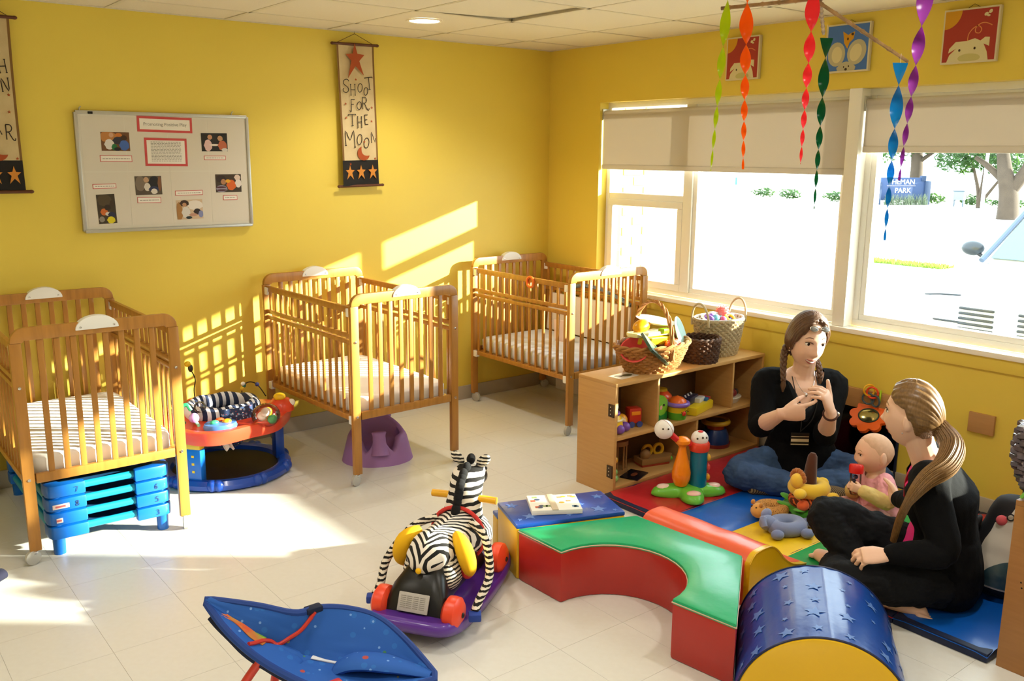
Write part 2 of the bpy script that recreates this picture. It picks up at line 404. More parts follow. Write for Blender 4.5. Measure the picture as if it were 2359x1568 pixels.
def win(idx, ya, yb, sash_first=True, fixed_only=False):
    """frame in the opening from ya (far) to yb (near)"""
    zb = ZS+.004; x0_, x1_ = .075, .135
    root = bpy.data.objects.new('window_%d' % idx, None); C.objects.link(root); root['kind'] = 'structure'
    def part(nm, mb, m=m_white): return obj(nm, mb, m, root, 30)
    fr = MB(); fw = .035
    fr.box(x0_, x1_, yb, ya, zb, zb+fw, .003); fr.box(x0_, x1_, yb, ya, ZH-fw, ZH, .003)
    fr.box(x0_, x1_, ya-fw, ya, zb+fw, ZH-fw, .003); fr.box(x0_, x1_, yb, yb+fw, zb+fw, ZH-fw, .003)
    part('window_frame', fr)
    if sash_first: ym0, ym1 = ya-.69, ya-.76
    else: ym0, ym1 = yb+.76, yb+.69
    part('mullion', MB().box(x0_-.01, x1_, ym1, ym0, zb+fw, ZH-fw, .004))
    s0, s1 = (ya-fw, ym0) if sash_first else (ym1, yb+fw)
    f0, f1 = (ym1, yb+fw) if sash_first else (ya-fw, ym0)
    # opening sash: transom and lower hopper
    part('transom', MB().box(x0_, x1_, s1, s0, 1.385, 1.425, .004))
    sf = MB(); q = .042
    sf.box(x0_-.012, x0_+.03, s1, s0, zb+fw, zb+fw+q, .004); sf.box(x0_-.012, x0_+.03, s1, s0, 1.385-q, 1.385, .004)
    sf.box(x0_-.012, x0_+.03, s0-q, s0, zb+fw+q, 1.385-q, .004); sf.box(x0_-.012, x0_+.03, s1, s1+q, zb+fw+q, 1.385-q, .004)
    part('sash_frame', sf)
    part('window_pane', MB().box(x0_+.01, x0_+.014, s1+q, s0-q, zb+fw+q, 1.385-q), m_glass)
    part('window_pane', MB().box(x0_+.03, x0_+.034, s1, s0, 1.425, ZH-fw), m_glass)
    ff = MB(); q = .03
    ff.box(x0_+.005, x1_-.005, f1, f0, zb+fw, zb+fw+q, .003); ff.box(x0_+.005, x1_-.005, f1, f0, ZH-fw-q, ZH-fw, .003)
    ff.box(x0_+.005, x1_-.005, f0-q, f0, zb+fw+q, ZH-fw-q, .003); ff.box(x0_+.005, x1_-.005, f1, f1+q, zb+fw+q, ZH-fw-q, .003)
    part('glazing_bead', ff)
    part('window_pane', MB().box(x0_+.03, x0_+.034, f1+q, f0-q, zb+fw+q, ZH-fw-q), m_glass)
    return root
win(1, *OP[0], sash_first=True); win(2, *OP[1], sash_first=False); win(3, *OP[2], sash_first=True)
# daylight portals at the glazed openings (they only guide the sky light)
for a, b_ in OP:
    pl = bpy.data.lights.new('sky_portal', 'AREA'); pl.shape = 'RECTANGLE'; pl.size = (ZH-ZS); pl.size_y = abs(b_-a)
    po = bpy.data.objects.new('sky_portal', pl); C.objects.link(po); po.location = (.2, (a+b_)/2, (ZS+ZH)/2); po.rotation_euler = (0, PI/2, 0)
    pl.cycles.is_portal = True
# roller blinds
m_blind = sheet_mat('beige_blind_cloth', '#cdc4b8', '#cfc6ba', 0.22)
m_bmetal = mat('blind_bracket_metal', '#c8c8c2', 0.35, metal=0.6)
def blind(ya, yb, zb, label):
    t = thing('roller_blind', label, 'blind', (0.05, (ya+yb)/2, 1.948), 0, 'roller blinds in the window wall'); h = abs(ya-yb)/2
    obj('roller', MB().tube([(0,-h,-.012),(0,h,-.012)], .024, 16), m_blind, t)
    obj('blind_cloth', MB().shell(lambda u, v: (-.022+.002*math.sin(u*9), -h+.004+u*(2*h-.008), -.012-v*(1.948-zb-.03)), 40, 14, .0012), m_blind, t)
    obj('bottom_bar', MB().box(-.030,-.012,-h+.004,h-.004,zb-1.948-.012,zb-1.948+.02,.006), m_blind, t)
    for s in (-1, 1): obj('bracket', MB().box(-.03,.03,s*h-.003,s*h+.003,-.05,.022,.002), m_bmetal, t)
blind(-.514, -2.328, 1.59, 'beige roller blind over the left window, drawn down further')
blind(-2.408, -4.74, 1.705, 'beige roller blind over the right window, drawn down less')
blind(-6.01, -7.19, 1.65, 'beige roller blind over the window out of frame')
# recessed ceiling lights; all but the first are unseen, added to fill the room
m_lamp = mat('lit_lamp_lens', '#ffffff', 0.5, emit='#fff3dc', estr=14.0); m_lring = mat('white_lamp_trim', '#f3ead8', 0.4)
for k, (x, y) in enumerate([(LX, LY), (-3.32, -2.22), (-1.49, -3.75), (-3.32, -3.75), (-5.15, -2.22), (-5.15, -5.27), (-3.32, -5.88), (-1.49, -5.88)]):
    t = thing('recessed_light', 'lit round ceiling light between the banner and the corner' if k == 0 else 'unseen round ceiling light added to fill the room', 'light', (x, y, HC), 0, 'recessed lights')
    obj('trim_ring', MB().lathe([(.082,.0),(.098,-.001),(.1,-.005),(.09,-.008),(.08,-.004)], 32, cap=False), m_lring, t)
    obj('lens', MB().lathe([(.0005,-.003),(.083,-.003)], 32, cap=False), m_lamp, t)
    ll = bpy.data.lights.new('downlight', 'SPOT'); ll.energy = 22; ll.color = (1, .95, .87); ll.spot_size = math.radians(140); ll.spot_blend = 0.6; ll.shadow_soft_size = .08
    lo = bpy.data.objects.new('downlight', ll); C.objects.link(lo); lo.location = (x, y, HC-.02)
# ================================================================== things on the walls
m_cloth = mat('aged_canvas_banner', '#d0ba8c', 0.85, var=0.3, vscale=9, col2='#94764a', bump=0.2, bscale=400)
m_cloth_edge = mat('brown_antiqued_edge', '#7d5a2c', 0.85)
m_black = mat('black_banner_cloth', '#1d1a17', 0.85); m_rust = mat('rust_orange_paint', '#a2481a', 0.8); m_gold = mat('tan_orange_paint', '#c9812f', 0.8)
m_ink = mat('dark_ink', '#241a12', 0.8); m_rod = mat('dark_turned_wood', '#5a2f16', 0.5); m_cord = mat('brown_cord', '#5d4225', 0.8)
# stroke letters on a 0..1 square
LET = {
 'S': [[(.95,.85),(.8,.98),(.5,1),(.2,.88),(.15,.68),(.4,.54),(.7,.42),(.85,.25),(.75,.06),(.45,0),(.15,.06),(.05,.22),(.2,.3)]],
 'H': [[(.1,0),(.1,1)],[(.9,0),(.9,1)],[(.1,.5),(.9,.5)],[(-.02,0),(.22,0)],[(.78,0),(1.02,0)],[(-.02,1),(.22,1)],[(.78,1),(1.02,1)]],
 'O': [[(.5+.45*math.cos(2*PI*k/14+PI/2), .5+.5*math.sin(2*PI*k/14+PI/2)) for k in range(15)]],
 'T': [[(.5,0),(.52,1)],[(0,.96),(1,1)],[(.35,0),(.65,0)],[(0,.88),(0,1)],[(1,.9),(1,1)]],
 'F': [[(.2,-.1),(.2,1)],[(.2,1),(.9,1)],[(.2,.55),(.7,.55)],[(.2,-.1),(.05,-.18),(-.1,-.1),(-.05,0)]],
 'R': [[(.1,0),(.1,1)],[(.1,1),(.6,.98),(.8,.78),(.6,.55),(.1,.5)],[(.4,.5),(.85,.02),(1.1,-.06),(1.18,.1)]],
 'E': [[(.15,0),(.15,1)],[(.15,1),(.85,1)],[(.15,.5),(.7,.5)],[(.15,0),(.85,0)]],
 'M': [[(.0,0),(.05,1),(.5,.35),(.95,1),(1,-.15)],[(-.1,0),(.1,0)],[(.9,-.15),(1.1,-.15)]],
 'N': [[(.05,0),(.15,1),(.8,0),(.95,1)],[(-.05,0),(.15,0)],[(.85,1),(1.05,1)]],
 'W': [[(0,1),(.25,0),(.5,.7),(.75,0),(1,1)]], 'I': [[(.5,0),(.5,1)],[(.3,0),(.7,0)],[(.3,1),(.7,1)]],
 'U': [[(.1,1),(.12,.2),(.5,0),(.88,.2),(.9,1)]], 'P': [[(.1,0),(.1,1)],[(.1,1),(.7,.95),(.85,.72),(.65,.5),(.1,.48)]],
 'A': [[(0,0),(.5,1),(1,0)],[(.2,.4),(.8,.4)]],
 '3': [[(.1,.9),(.5,1),(.85,.8),(.6,.55),(.35,.52)],[(.6,.55),(.9,.3),(.6,0),(.1,.1)]], '5': [[(.85,1),(.25,1),(.2,.58),(.6,.62),(.88,.35),(.6,.02),(.1,.08)]],
 '6': [[(.8,1),(.4,.75),(.15,.35),(.3,.04),(.65,.02),(.82,.26),(.6,.45),(.2,.35)]], '7': [[(.05,1),(.9,1),(.4,0)]],
 '8': [[(.5,.53),(.2,.72),(.3,.95),(.7,.95),(.8,.72),(.5,.53),(.15,.3),(.25,.03),(.75,.03),(.85,.3),(.5,.53)]]}
def letter(mb, ch, x, z, w_, h_, th=.006, rot=0.0):
    c, s = math.cos(rot), math.sin(rot)
    for pl in LET[ch]:
        pts = [(x + (px*w_)*c - (pz*h_)*s, z + (px*w_)*s + (pz*h_)*c) for px, pz in pl]
        if len(pts) > 3: pts = [(q.x, q.y) for q in smoothpts([(a, b, 0) for a, b in pts], 3)]
        stroke(mb, pts, th)
FRONT = RX(PI/2)   # local XY drawing -> wall facing -y (x stays, y->z)
def banner(x, zt, zb, words, label, tilt=0.0):
    """x centre, top and bottom heights; drawing plane in local XZ, facing the room"""
    t = thing('hanging_banner', label, 'banner', (x, -.035, zt), 0, 'cloth banners hung from the ceiling', rot=(0, tilt, 0))
    h = zt-zb; wd = .25
    def cx(u, v): return ((u-.5)*wd*(1-.05*math.sin(PI*v)), .006*math.sin(v*5+u*2)-.004*math.cos(u*PI*2), -v*h)
    split = .815
    obj('banner_cloth', MB().shell(lambda u, v: cx(u, v*split), 12, 40, .0016), m_cloth, t)
    obj('black_border', MB().shell(lambda u, v: cx(u, split+v*(1-split)), 12, 12, .0017), m_black, t)
    for s in (0, 1): obj('cloth_edge', MB().shell(lambda u, v: tuple(V(cx((.0 if s == 0 else .955)+u*.045, v*split))+V((0,-.0012,0))), 2, 40, .0008), m_cloth_edge, t)
    for z, nm in ((0, 'top_rod'), (-h, 'bottom_rod')):
        rd = MB().tube([(-.142,0,z),(.142,0,z)], .008, 10)
        for s in (-1, 1): rd.ell((s*.148,0,z), (.013,.009,.009), 10, 8)
        obj(nm, rd, m_rod, t)
    cd = MB()
    for s in (-1, 1): cd.tube([(s*.118,0,.006),(0,.0,HC-zt-.012)], .0016, 6)
    cd.tube([(0,0,HC-zt-.014),(0,0,HC-zt)], .001, 6); obj('hanging_cord', cd, m_cord, t)
    P = Matrix(((1,0,0,0),(0,0,-1,-.009),(0,1,0,0),(0,0,0,1)))
    big = [(p[0]*.062-.008, p[1]*.09-.085) for p in ((0,1),(.25,.35),(1,.3),(.42,-.1),(.85,-1.0),(0,-.42),(-.85,-1.2),(-.42,-.1),(-1,.3),(-.25,.35))]
    obj('painted_star', MB(P).prism(big, -.001, .0012), m_rust, t)
    for (a, b) in ((-.01,-.20),(-.085,-.34),(.09,-.36),(-.085,-.42),(.085,-.44),(.03,-.56),(.1,-.66),(-.07,-.69)): obj('painted_star', MB(P).prism([(a+p[0], b*h/.82+p[1]) for p in star_pts(.008)], -.001, .0012), m_rust, t)
    p0, p2_ = (-.31,.95), (.95,-.31); inner = [((1-q)**2*p2_[0]+2*q*(1-q)*-.56+q*q*p0[0], (1-q)**2*p2_[1]+2*q*(1-q)*-.56+q*q*p0[1]) for q in [k/12 for k in range(1, 12)]]
    mo = arc(0,0,1,PI*.6,PI*1.9,16)+inner
    obj('painted_moon', MB(P).prism([(a*.042+.022, b*.042-.628*h/.82) for a, b in mo], -.001, .0012), m_rust, t)
    for a in (-.075, 0, .08):
        obj('border_star', MB(P).prism([(a+p[0]*.03, -.9*h+p[1]*.042) for p in ((0,1),(.25,.35),(1,.3),(.42,-.1),(.75,-1.0),(0,-.42),(-.75,-1.0),(-.42,-.1),(-1,.3),(-.25,.35))], -.001, .0014), m_gold, t)
    lt = MB(P)
    for (ch, a, z, w_, hh, rr) in words: letter(lt, ch, a, z*h/.82, w_, hh, .0042, rr)
    obj('lettering', lt, m_ink, t)
W1 = [('S',-.10,-.275,.045,.075,0),('H',-.05,-.29,.035,.062,0),('O',-.005,-.268,.033,.05,-.2),('O',.036,-.285,.028,.045,-.2),('T',.055,-.255,.05,.07,.06),
      ('F',-.055,-.375,.035,.06,0),('O',-.015,-.368,.033,.045,-.2),('R',.025,-.37,.04,.07,0),
      ('T',-.07,-.465,.05,.065,.02),('H',-.012,-.475,.032,.062,0),('E',.036,-.458,.03,.055,.03),
      ('M',-.095,-.58,.06,.085,.03),('O',-.025,-.573,.035,.062,-.2),('O',.02,-.592,.037,.06,-.2),('N',.078,-.565,.032,.062,.04)]
banner(-1.552, 2.300, 1.478, W1, 'tan cloth banner lettered SHOOT FOR THE MOON above the middle crib', tilt=-.02)
W2 = [('W',-.10,-.27,.05,.06,0),('I',-.04,-.275,.03,.06,0),('S',0,-.265,.04,.065,0),('H',.06,-.26,.035,.06,.1),
      ('U',-.09,-.355,.035,.06,0),('P',-.04,-.36,.035,.06,0),('O',.01,-.35,.033,.05,-.2),('N',.065,-.345,.035,.06,.1),('A',-.02,-.45,.04,.06,0),
      ('S',-.10,-.55,.04,.065,0),('T',-.05,-.545,.04,.06,0),('A',.01,-.55,.035,.06,.1),('R',.06,-.57,.035,.07,0)]
banner(-3.50, 2.285, 1.478, W2, 'tan cloth banner cut off by the left edge of the photo', tilt=.0)

# ---- white notice board
m_wb = mat('white_board_surface', '#d9d2c2', 0.35); m_alu = mat('aluminium_frame', '#b9b7b0', 0.35, metal=0.75); m_paper = mat('white_paper', '#e9e2d6', 0.8)
m_sheet2 = mat('grey_white_backing_paper', '#d6cdbd', 0.8); m_pinkp = mat('coral_paper', '#c9504e', 0.8); m_print = mat('grey_print', '#8b867e', 0.8); m_dkp = mat('dark_grey_print', '#6a655f', 0.8)
bx, bz, bw, bh = -2.677, 1.568, .884, .592
t = thing('notice_board', 'white notice board with photos and captions on the yellow wall', 'notice board', (bx, 0, bz), 0, rot=(0, 0, 0))
P = Matrix(((1,0,0,0),(0,0,-1,-.02),(0,1,0,0),(0,0,0,1)))    # draw x,z on board face
obj('board_panel', MB().box(-bw/2+.004,bw/2-.004,-.018,-.002,-bh/2+.004,bh/2-.004), m_wb, t)
f = MB()
for a in (-1, 1):
    f.box(-bw/2,bw/2,-.024,0,a*bh/2-.009,a*bh/2+.009,.003); f.box(a*bw/2-.009,a*bw/2+.009,-.024,0,-bh/2,bh/2,.003)
f.box(-bw/2,bw/2,-.034,-.02,-bh/2-.009,-bh/2+.006,.003); obj('board_frame', f, m_alu, t)
for x in (-.42, .36): obj('wall_hook', MB().tube([(x,-.004,bh/2-.005),(x,-.012,bh/2+.02),(x+.008,-.012,bh/2+.028)], .003, 8), m_alu, t)
obj('magnet', MB().box(-.385,-.362,-.03,-.022,bh/2-.008,bh/2+.004,.002), m_dark, t)
def card(nm, x0_, z0_, x1_, z1_, rot=0.0, lift=.0006, m=m_paper, th=.0008):
    return obj(nm, MB(P @ T((x0_+x1_)/2-bx, (z0_+z1_)/2-bz, 0) @ RZ(rot)).box(-(x1_-x0_)/2,(x1_-x0_)/2,-abs(z1_-z0_)/2,abs(z1_-z0_)/2,lift-.0018,lift+th-.0018), m, t, 0)
for k in range(4):
    xa = -3.10+k*.214
    card('backing_sheet', xa, 1.572, xa+.21, 1.845, .0, 0, m_sheet2, .0005); card('backing_sheet', xa, 1.292, xa+.21, 1.568, .0, 0, m_sheet2, .0005)
def signcard(nm, x0_, z0_, x1_, z1_, bd, rot=0.0):
    o = card(nm, x0_, z0_, x1_, z1_, rot, .0008, m_pinkp, .001)
    obj('card_paper', MB(P @ T((x0_+x1_)/2-bx, (z0_+z1_)/2-bz, 0) @ RZ(rot)).box(-(x1_-x0_)/2+bd,(x1_-x0_)/2-bd,-abs(z1_-z0_)/2+bd,abs(z1_-z0_)/2-bd,-.0005,.0008), m_paper, o, 0); return o
o = signcard('title_card', -2.826, 1.772, -2.541, 1.852, .0125, -.015)
vs, fs = text_mb('Promoting Positive Play', .0235, .0008); mb = MB(P @ T(-2.683-bx, 1.805-bz, .0009)); mb._a(vs, fs); obj('lettering', mb, m_print, o, 0)
o = signcard('text_card', -2.797, 1.598, -2.576, 1.743, .012, -.01)
mb = MB(P @ T(-2.686-bx, 1.671-bz, .0009))
random.seed(3)
for k in range(14):
    z = .05-k*.0075; x = -.078
    while x < .075:
        l = random.uniform(.006,.016); mb.box(x, min(x+l,.078), z, z+.0028, 0, .0004); x += l+.003
obj('printed_lines', mb, m_print, o, 0)
CAPS = [(-3.02,1.620,-2.863,1.653),(-2.486,1.630,-2.366,1.653),(-3.066,1.486,-2.952,1.510),(-2.852,1.407,-2.731,1.438),(-2.654,1.443,-2.505,1.469),(-2.393,1.412,-2.312,1.438)]
for i, c_ in enumerate(CAPS):
    o = signcard('caption_card', *c_, .0028, (-.01,0,.02,-.01,.01,0)[i])
    mb = MB(P @ T((c_[0]+c_[2])/2-bx, (c_[1]+c_[3])/2-bz, .0009)); l = (c_[2]-c_[0])/2-.012; x = -l
    while x < l: k = random.uniform(.006,.014); mb.box(x, min(x+k,l), -.002, .001, 0, .0004); x += k+.003
    obj('printed_line', mb, m_print, o, 0)
PHOTO = [  # rect, background, then patches (colour, ellipse cx,cz,rx,rz) in 0..1 units
 ((-3.008,1.675,-2.869,1.769), '#6b4426', [('#b5793f',.25,.75,.3,.3),('#d9d3cc',.28,.35,.17,.28),('#c99a78',.36,.84,.08,.13),('#2b2a3a',.6,.55,.2,.2),('#3f63ad',.8,.3,.17,.28),('#3a2416',.8,.7,.11,.14),('#c8742c',.62,.85,.12,.1),('#1f6b3c',.45,.2,.1,.18),('#1b1720',.55,.1,.12,.1)]),
 ((-2.496,1.677,-2.352,1.773), '#17120f', [('#d9b3ad',.25,.32,.15,.33),('#c08a66',.33,.78,.09,.14),('#e3d6c8',.5,.35,.2,.06),('#b8623e',.8,.32,.17,.28),('#b98a63',.72,.72,.1,.15),('#cfc9c0',.88,.08,.12,.1)]),
 ((-3.052,1.308,-2.963,1.457), '#3a2f22', [('#4d3f2c',.4,.8,.4,.2),('#c4662a',.35,.4,.2,.12),('#2c1f1a',.55,.55,.18,.1),('#d0c8bd',.6,.33,.2,.07),('#232848',.75,.3,.2,.1),('#d7c51e',.7,.12,.22,.12),('#3b2b20',.8,.68,.12,.12),('#8a8378',.2,.15,.15,.1)]),
 ((-2.858,1.450,-2.722,1.547), '#54483c', [('#78695a',.2,.6,.2,.4),('#1a1820',.72,.65,.2,.35),('#cfc6ba',.45,.42,.12,.22),('#b79273',.42,.8,.1,.15),('#2a2f52',.7,.3,.2,.15),('#d8cfc4',.7,.18,.12,.15),('#7d5236',.92,.6,.07,.4)]),
 ((-2.652,1.315,-2.510,1.419), '#cbb192', [('#a3743d',.1,.4,.12,.5),('#e0d6ca',.7,.72,.3,.25),('#d5cfc6',.35,.35,.16,.3),('#3a2419',.3,.82,.17,.17),('#b58763',.3,.75,.08,.1),('#2e2324',.78,.38,.14,.16),('#7f86b0',.92,.25,.1,.18),('#b98a74',.62,.22,.16,.08),('#1f2f33',.45,.08,.12,.07)]),
 ((-2.430,1.455,-2.285,1.553), '#3c2c1d', [('#8f8794',.22,.2,.22,.2),('#4a1f2c',.2,.28,.2,.05),('#4a1f2c',.22,.12,.2,.05),('#2a1a14',.2,.75,.2,.2),('#a8754e',.3,.58,.1,.16),('#d2601c',.6,.4,.18,.3),('#e2a21e',.48,.62,.1,.1),('#ddd3cb',.88,.5,.12,.25),('#d9c2b2',.85,.82,.12,.15)])]
for i, (r_, bgc, pts) in enumerate(PHOTO):
    o = card('photograph', *r_, (0,.01,.03,.01,.02,0)[i], .0008, mat('photo_ground_%d' % i, bgc, .35), .001)
    w_, h_ = r_[2]-r_[0], r_[3]-r_[1]
    mb = MB(P @ T(r_[0]-bx, r_[1]-bz, -.0002)); ms = []
    for k, (c_, ex, ez, rx, rz) in enumerate(pts):
        mm = mat('photo_print_'+c_[1:], c_, .35); 
        if mm not in ms: ms.append(mm)
        mb.cur = ms.index(mm)
        pl = [(min(max(ex+rx*math.cos(2*PI*a/14)*(1+.12*math.sin(3*a)), 0), 1)*w_, min(max(ez+rz*math.sin(2*PI*a/14), 0), 1)*h_) for a in range(14)]
        n = len(mb.v); z = .0004+k*.00005
        mb._a([(x, y, z) for x, y in pl], [tuple(range(14))])
    obj('printed_scene', mb, ms, o, 0)

# ---- three nursery canvases over the windows
m_cedge = mat('cream_canvas_edge', '#d8cba6', 0.8); m_red = mat('brick_red_print', '#a5392b', 0.8); m_blue = mat('steel_blue_print', '#4a73b8', 0.8)
m_cream = mat('cream_print', '#d9cd9d', 0.8); m_mouse = mat('grey_beige_print', '#b9b191', 0.8); m_sunp = mat('ochre_print', '#cf951d', 0.8); m_dot = mat('dark_brown_print', '#43301a', 0.8); m_snout = mat('olive_cream_print', '#c2b878', 0.8); m_line = mat('peach_line_print', '#d98a4e', 0.8)
PW = Matrix(((0,0,-1,0),(-1,0,0,0),(0,1,0,0),(0,0,0,1)))   # x -> -y (to the viewer's right), y -> z, outwards -> -x
def canvas(yc, zc, w_, h_, kind, label, rot=0.0):
    t = thing('canvas_print', label, 'picture', (-.002, yc, zc), 0, 'nursery canvases above the windows', rot=(rot, 0, 0))
    D = .022
    def layer(nm, m, polys, k):
        for pl in polys: obj(nm, MB(PW).prism([(max(-w_/2+.008, min(w_/2-.008, x*w_)), max(-h_/2+.008, min(h_/2-.008, y*h_))) for x, y in pl], D-.001, D+.0004+k*.0003), m, t, 0)
    obj('canvas_body', MB(PW).box(-w_/2,w_/2,-h_/2,h_/2,0,D,.002), m_cedge, t)
    obj('nail_loop', MB(PW).tube([(-.03,h_/2,.004),(0,h_/2+.018,.004),(.03,h_/2,.004)], .001, 6), m_ink, t)
    def el(cx_, cy_, rx, ry, n=20, a0=0, rr=0.0): return [(cx_+rx*math.cos(2*PI*k/n+a0)*math.cos(rr)-ry*math.sin(2*PI*k/n+a0)*math.sin(rr), cy_+rx*math.cos(2*PI*k/n+a0)*math.sin(rr)+ry*math.sin(2*PI*k/n+a0)*math.cos(rr)) for k in range(n)]
    q = [(-.47,-.47),(.47,-.47),(.47,.47),(-.47,.47)]
    if kind == 'pig':
        layer('printed_ground', m_red, [q], 0)
        layer('printed_sun', m_sunp, [[(-.47,.47)]+[(-.47+.3*math.cos(a), .47-.33*math.sin(a)) for a in [PI/2*k/10 for k in range(11)]]], 1)
        layer('printed_head', m_cream, [[(-.38,-.47),(-.34,-.34),(-.22,-.22),(-.36,-.30),(-.35,-.22),(-.24,-.10),(-.05,-.1),(.1,-.06),(.2,-.11),(.28,-.05),(.36,-.06),(.36,-.22),(.26,-.17),(.33,-.32),(.36,-.47)]], 1)
        layer('printed_snout', m_snout, [el(.02,-.41,.2,.08)], 2)
        layer('printed_eye', m_dot, [el(-.16,-.26,.02,.025,8), el(.11,-.24,.02,.025,8)], 3)
        mb = MB(PW); pts = [(-.03,-.1),(-.02,.02),(.05,.12),(.14,.16),(.2,.1),(.17,.03),(.1,.05),(.1,.13),(.18,.2),(.28,.2),(.38,.15)]
        stroke(mb, [(p_.x*w_, p_.y*h_) for p_ in smoothpts([(a, b, 0) for a, b in pts], 4)], .004, D, .001); obj('printed_curl', mb, m_line, t, 0)
        layer('printed_butterfly_wing', m_cream, [el(.26,.36,.04,.03,8,0,.6), el(.33,.4,.04,.03,8,0,1.0), el(.3,.33,.03,.02,8)], 2)
    else:
        layer('printed_ground', m_blue, [q], 0)
        layer('printed_ear', m_mouse, [el(-.24,-.12,.2,.25), el(.22,-.1,.21,.26,20,0,-.3)], 1)
        layer('printed_inner_ear', m_cream, [el(-.23,-.13,.12,.17), el(.2,-.11,.13,.18,20,0,-.3)], 2)
        layer('printed_head', m_mouse, [[(-.2,-.47),(-.22,-.4),(-.1,-.3),(.0,-.28),(.12,-.3),(.22,-.4),(.2,-.47)]], 3)
        layer('printed_face_dot', m_dot, [el(-.05,-.39,.015,.02,8), el(.06,-.38,.015,.02,8), el(0,-.44,.03,.03,10)], 4)
        layer('printed_cheese', m_sunp, [[(-.12,.34),(-.08,.1),(.0,-.02),(.04,.1),(.13,.18),(.15,.32),(.08,.30),(.0,.26)]], 1)
        layer('printed_cheese_hole', m_dot, [el(0,.18,.02,.03,8), el(.1,.27,.03,.03,8)], 3)
canvas(-1.665, 2.205, .225, .232, 'pig', 'red pig canvas over the left window, behind the ribbons')
canvas(-2.312, 2.208, .243, .236, 'mouse', 'blue mouse canvas over the mullion between the windows')
canvas(-2.922, 2.212, .252, .238, 'pig', 'red pig canvas over the right window, near the photo corner')

# ---- ribbon mobile hung from the ceiling
m_bam = mat('bamboo_stick', '#b08a58', 0.6, var=0.8, vscale=26, col2='#3b2513'); m_thr = mat('clear_thread', '#cfc8b8', 0.5)
mc = V((-1.545, -3.155, 2.185))
t = thing('ribbon_mobile', 'hanging mobile of bamboo sticks with six twisted coloured ribbons', 'mobile', tuple(mc))
def loc_(p): return V(p)-mc
for a, b in (((-1.80,-2.955,2.15),(-1.50,-3.19,2.19)), ((-1.56,-3.145,2.18),(-1.13,-3.25,2.005)), ((-1.56,-3.165,2.185),(-1.17,-2.93,2.125))):
    A, B = loc_(a), loc_(b); n = 7; pts = []; rr = []
    for k in range(n):
        for e_, r_ in ((-.06,.0062),(0,.0082),(.06,.0062)):
            u_ = (k+.5)/n+e_/n*2; pts.append(A.lerp(B, max(0,min(1,u_)))); rr.append(r_)
    pts = [A]+pts+[B]; rr = [.006]+rr+[.006]; obj('bamboo_stick', MB().tube(pts, rr, 8), m_bam, t)
obj('ceiling_cord', MB().tube([(0,0,0),(0,0,HC-mc.z)], .0012, 6), m_thr, t)
def ribbon(px, ztop, zbot, w0, turns, col, xy_, dz_hang, lean=(0,0), ph=0.0):
    nm = 'ribbon_film_'+col[1:]
    m = sheet_mat(nm, col, col, .55, .25, clear=.38)
    A = loc_((*xy_, ztop)); n = 90; h = ztop-zbot
    def fn(u, v):
        k = u**1.0; a = ph + turns*PI*(u*(.4+.6*u)) ; wd = w0*(1-.86*u**.9)
        d = V((_r.x, _r.y, 0))*math.cos(a)+V((_f.x, _f.y, 0)).normalized()*math.sin(a)
        return A + V((_r.x*lean[0]*u, _r.y*lean[0]*u, -h*u)) + d*wd*(v-.5)
    obj('ribbon', MB().shell(fn, n, 4, .0006), m, t)
    if dz_hang > 0: obj('hanging_thread', MB().tube([A, A+V((0,0,dz_hang))], .0006, 5), m_thr, t)
ribbon(0, 2.202, 1.625, .042, 6.4, '#d2e41a', (-1.895,-3.06), 0, (-.028,0), .6)
ribbon(0, 2.211, 1.630, .056, 7.0, '#ff8c10', (-1.805,-3.06), 0, (.02,0), .35)
ribbon(0, 2.236, 1.648, .056, 7.2, '#fb5560', (-1.595,-3.165), 0, (-.005,0), .9)
ribbon(0, 2.088, 1.484, .050, 6.6, '#0a7a4a', (-1.315,-3.04), .045, (0,0), .15)
ribbon(0, 1.988, 1.385, .056, 6.0, '#1292cc', (-1.265,-3.30), .03, (0,0), .1)
ribbon(0, 2.25, 1.599, .058, 6.6, '#a648b0', (-1.41,-3.45), 0, (-.035,0), 1.3)
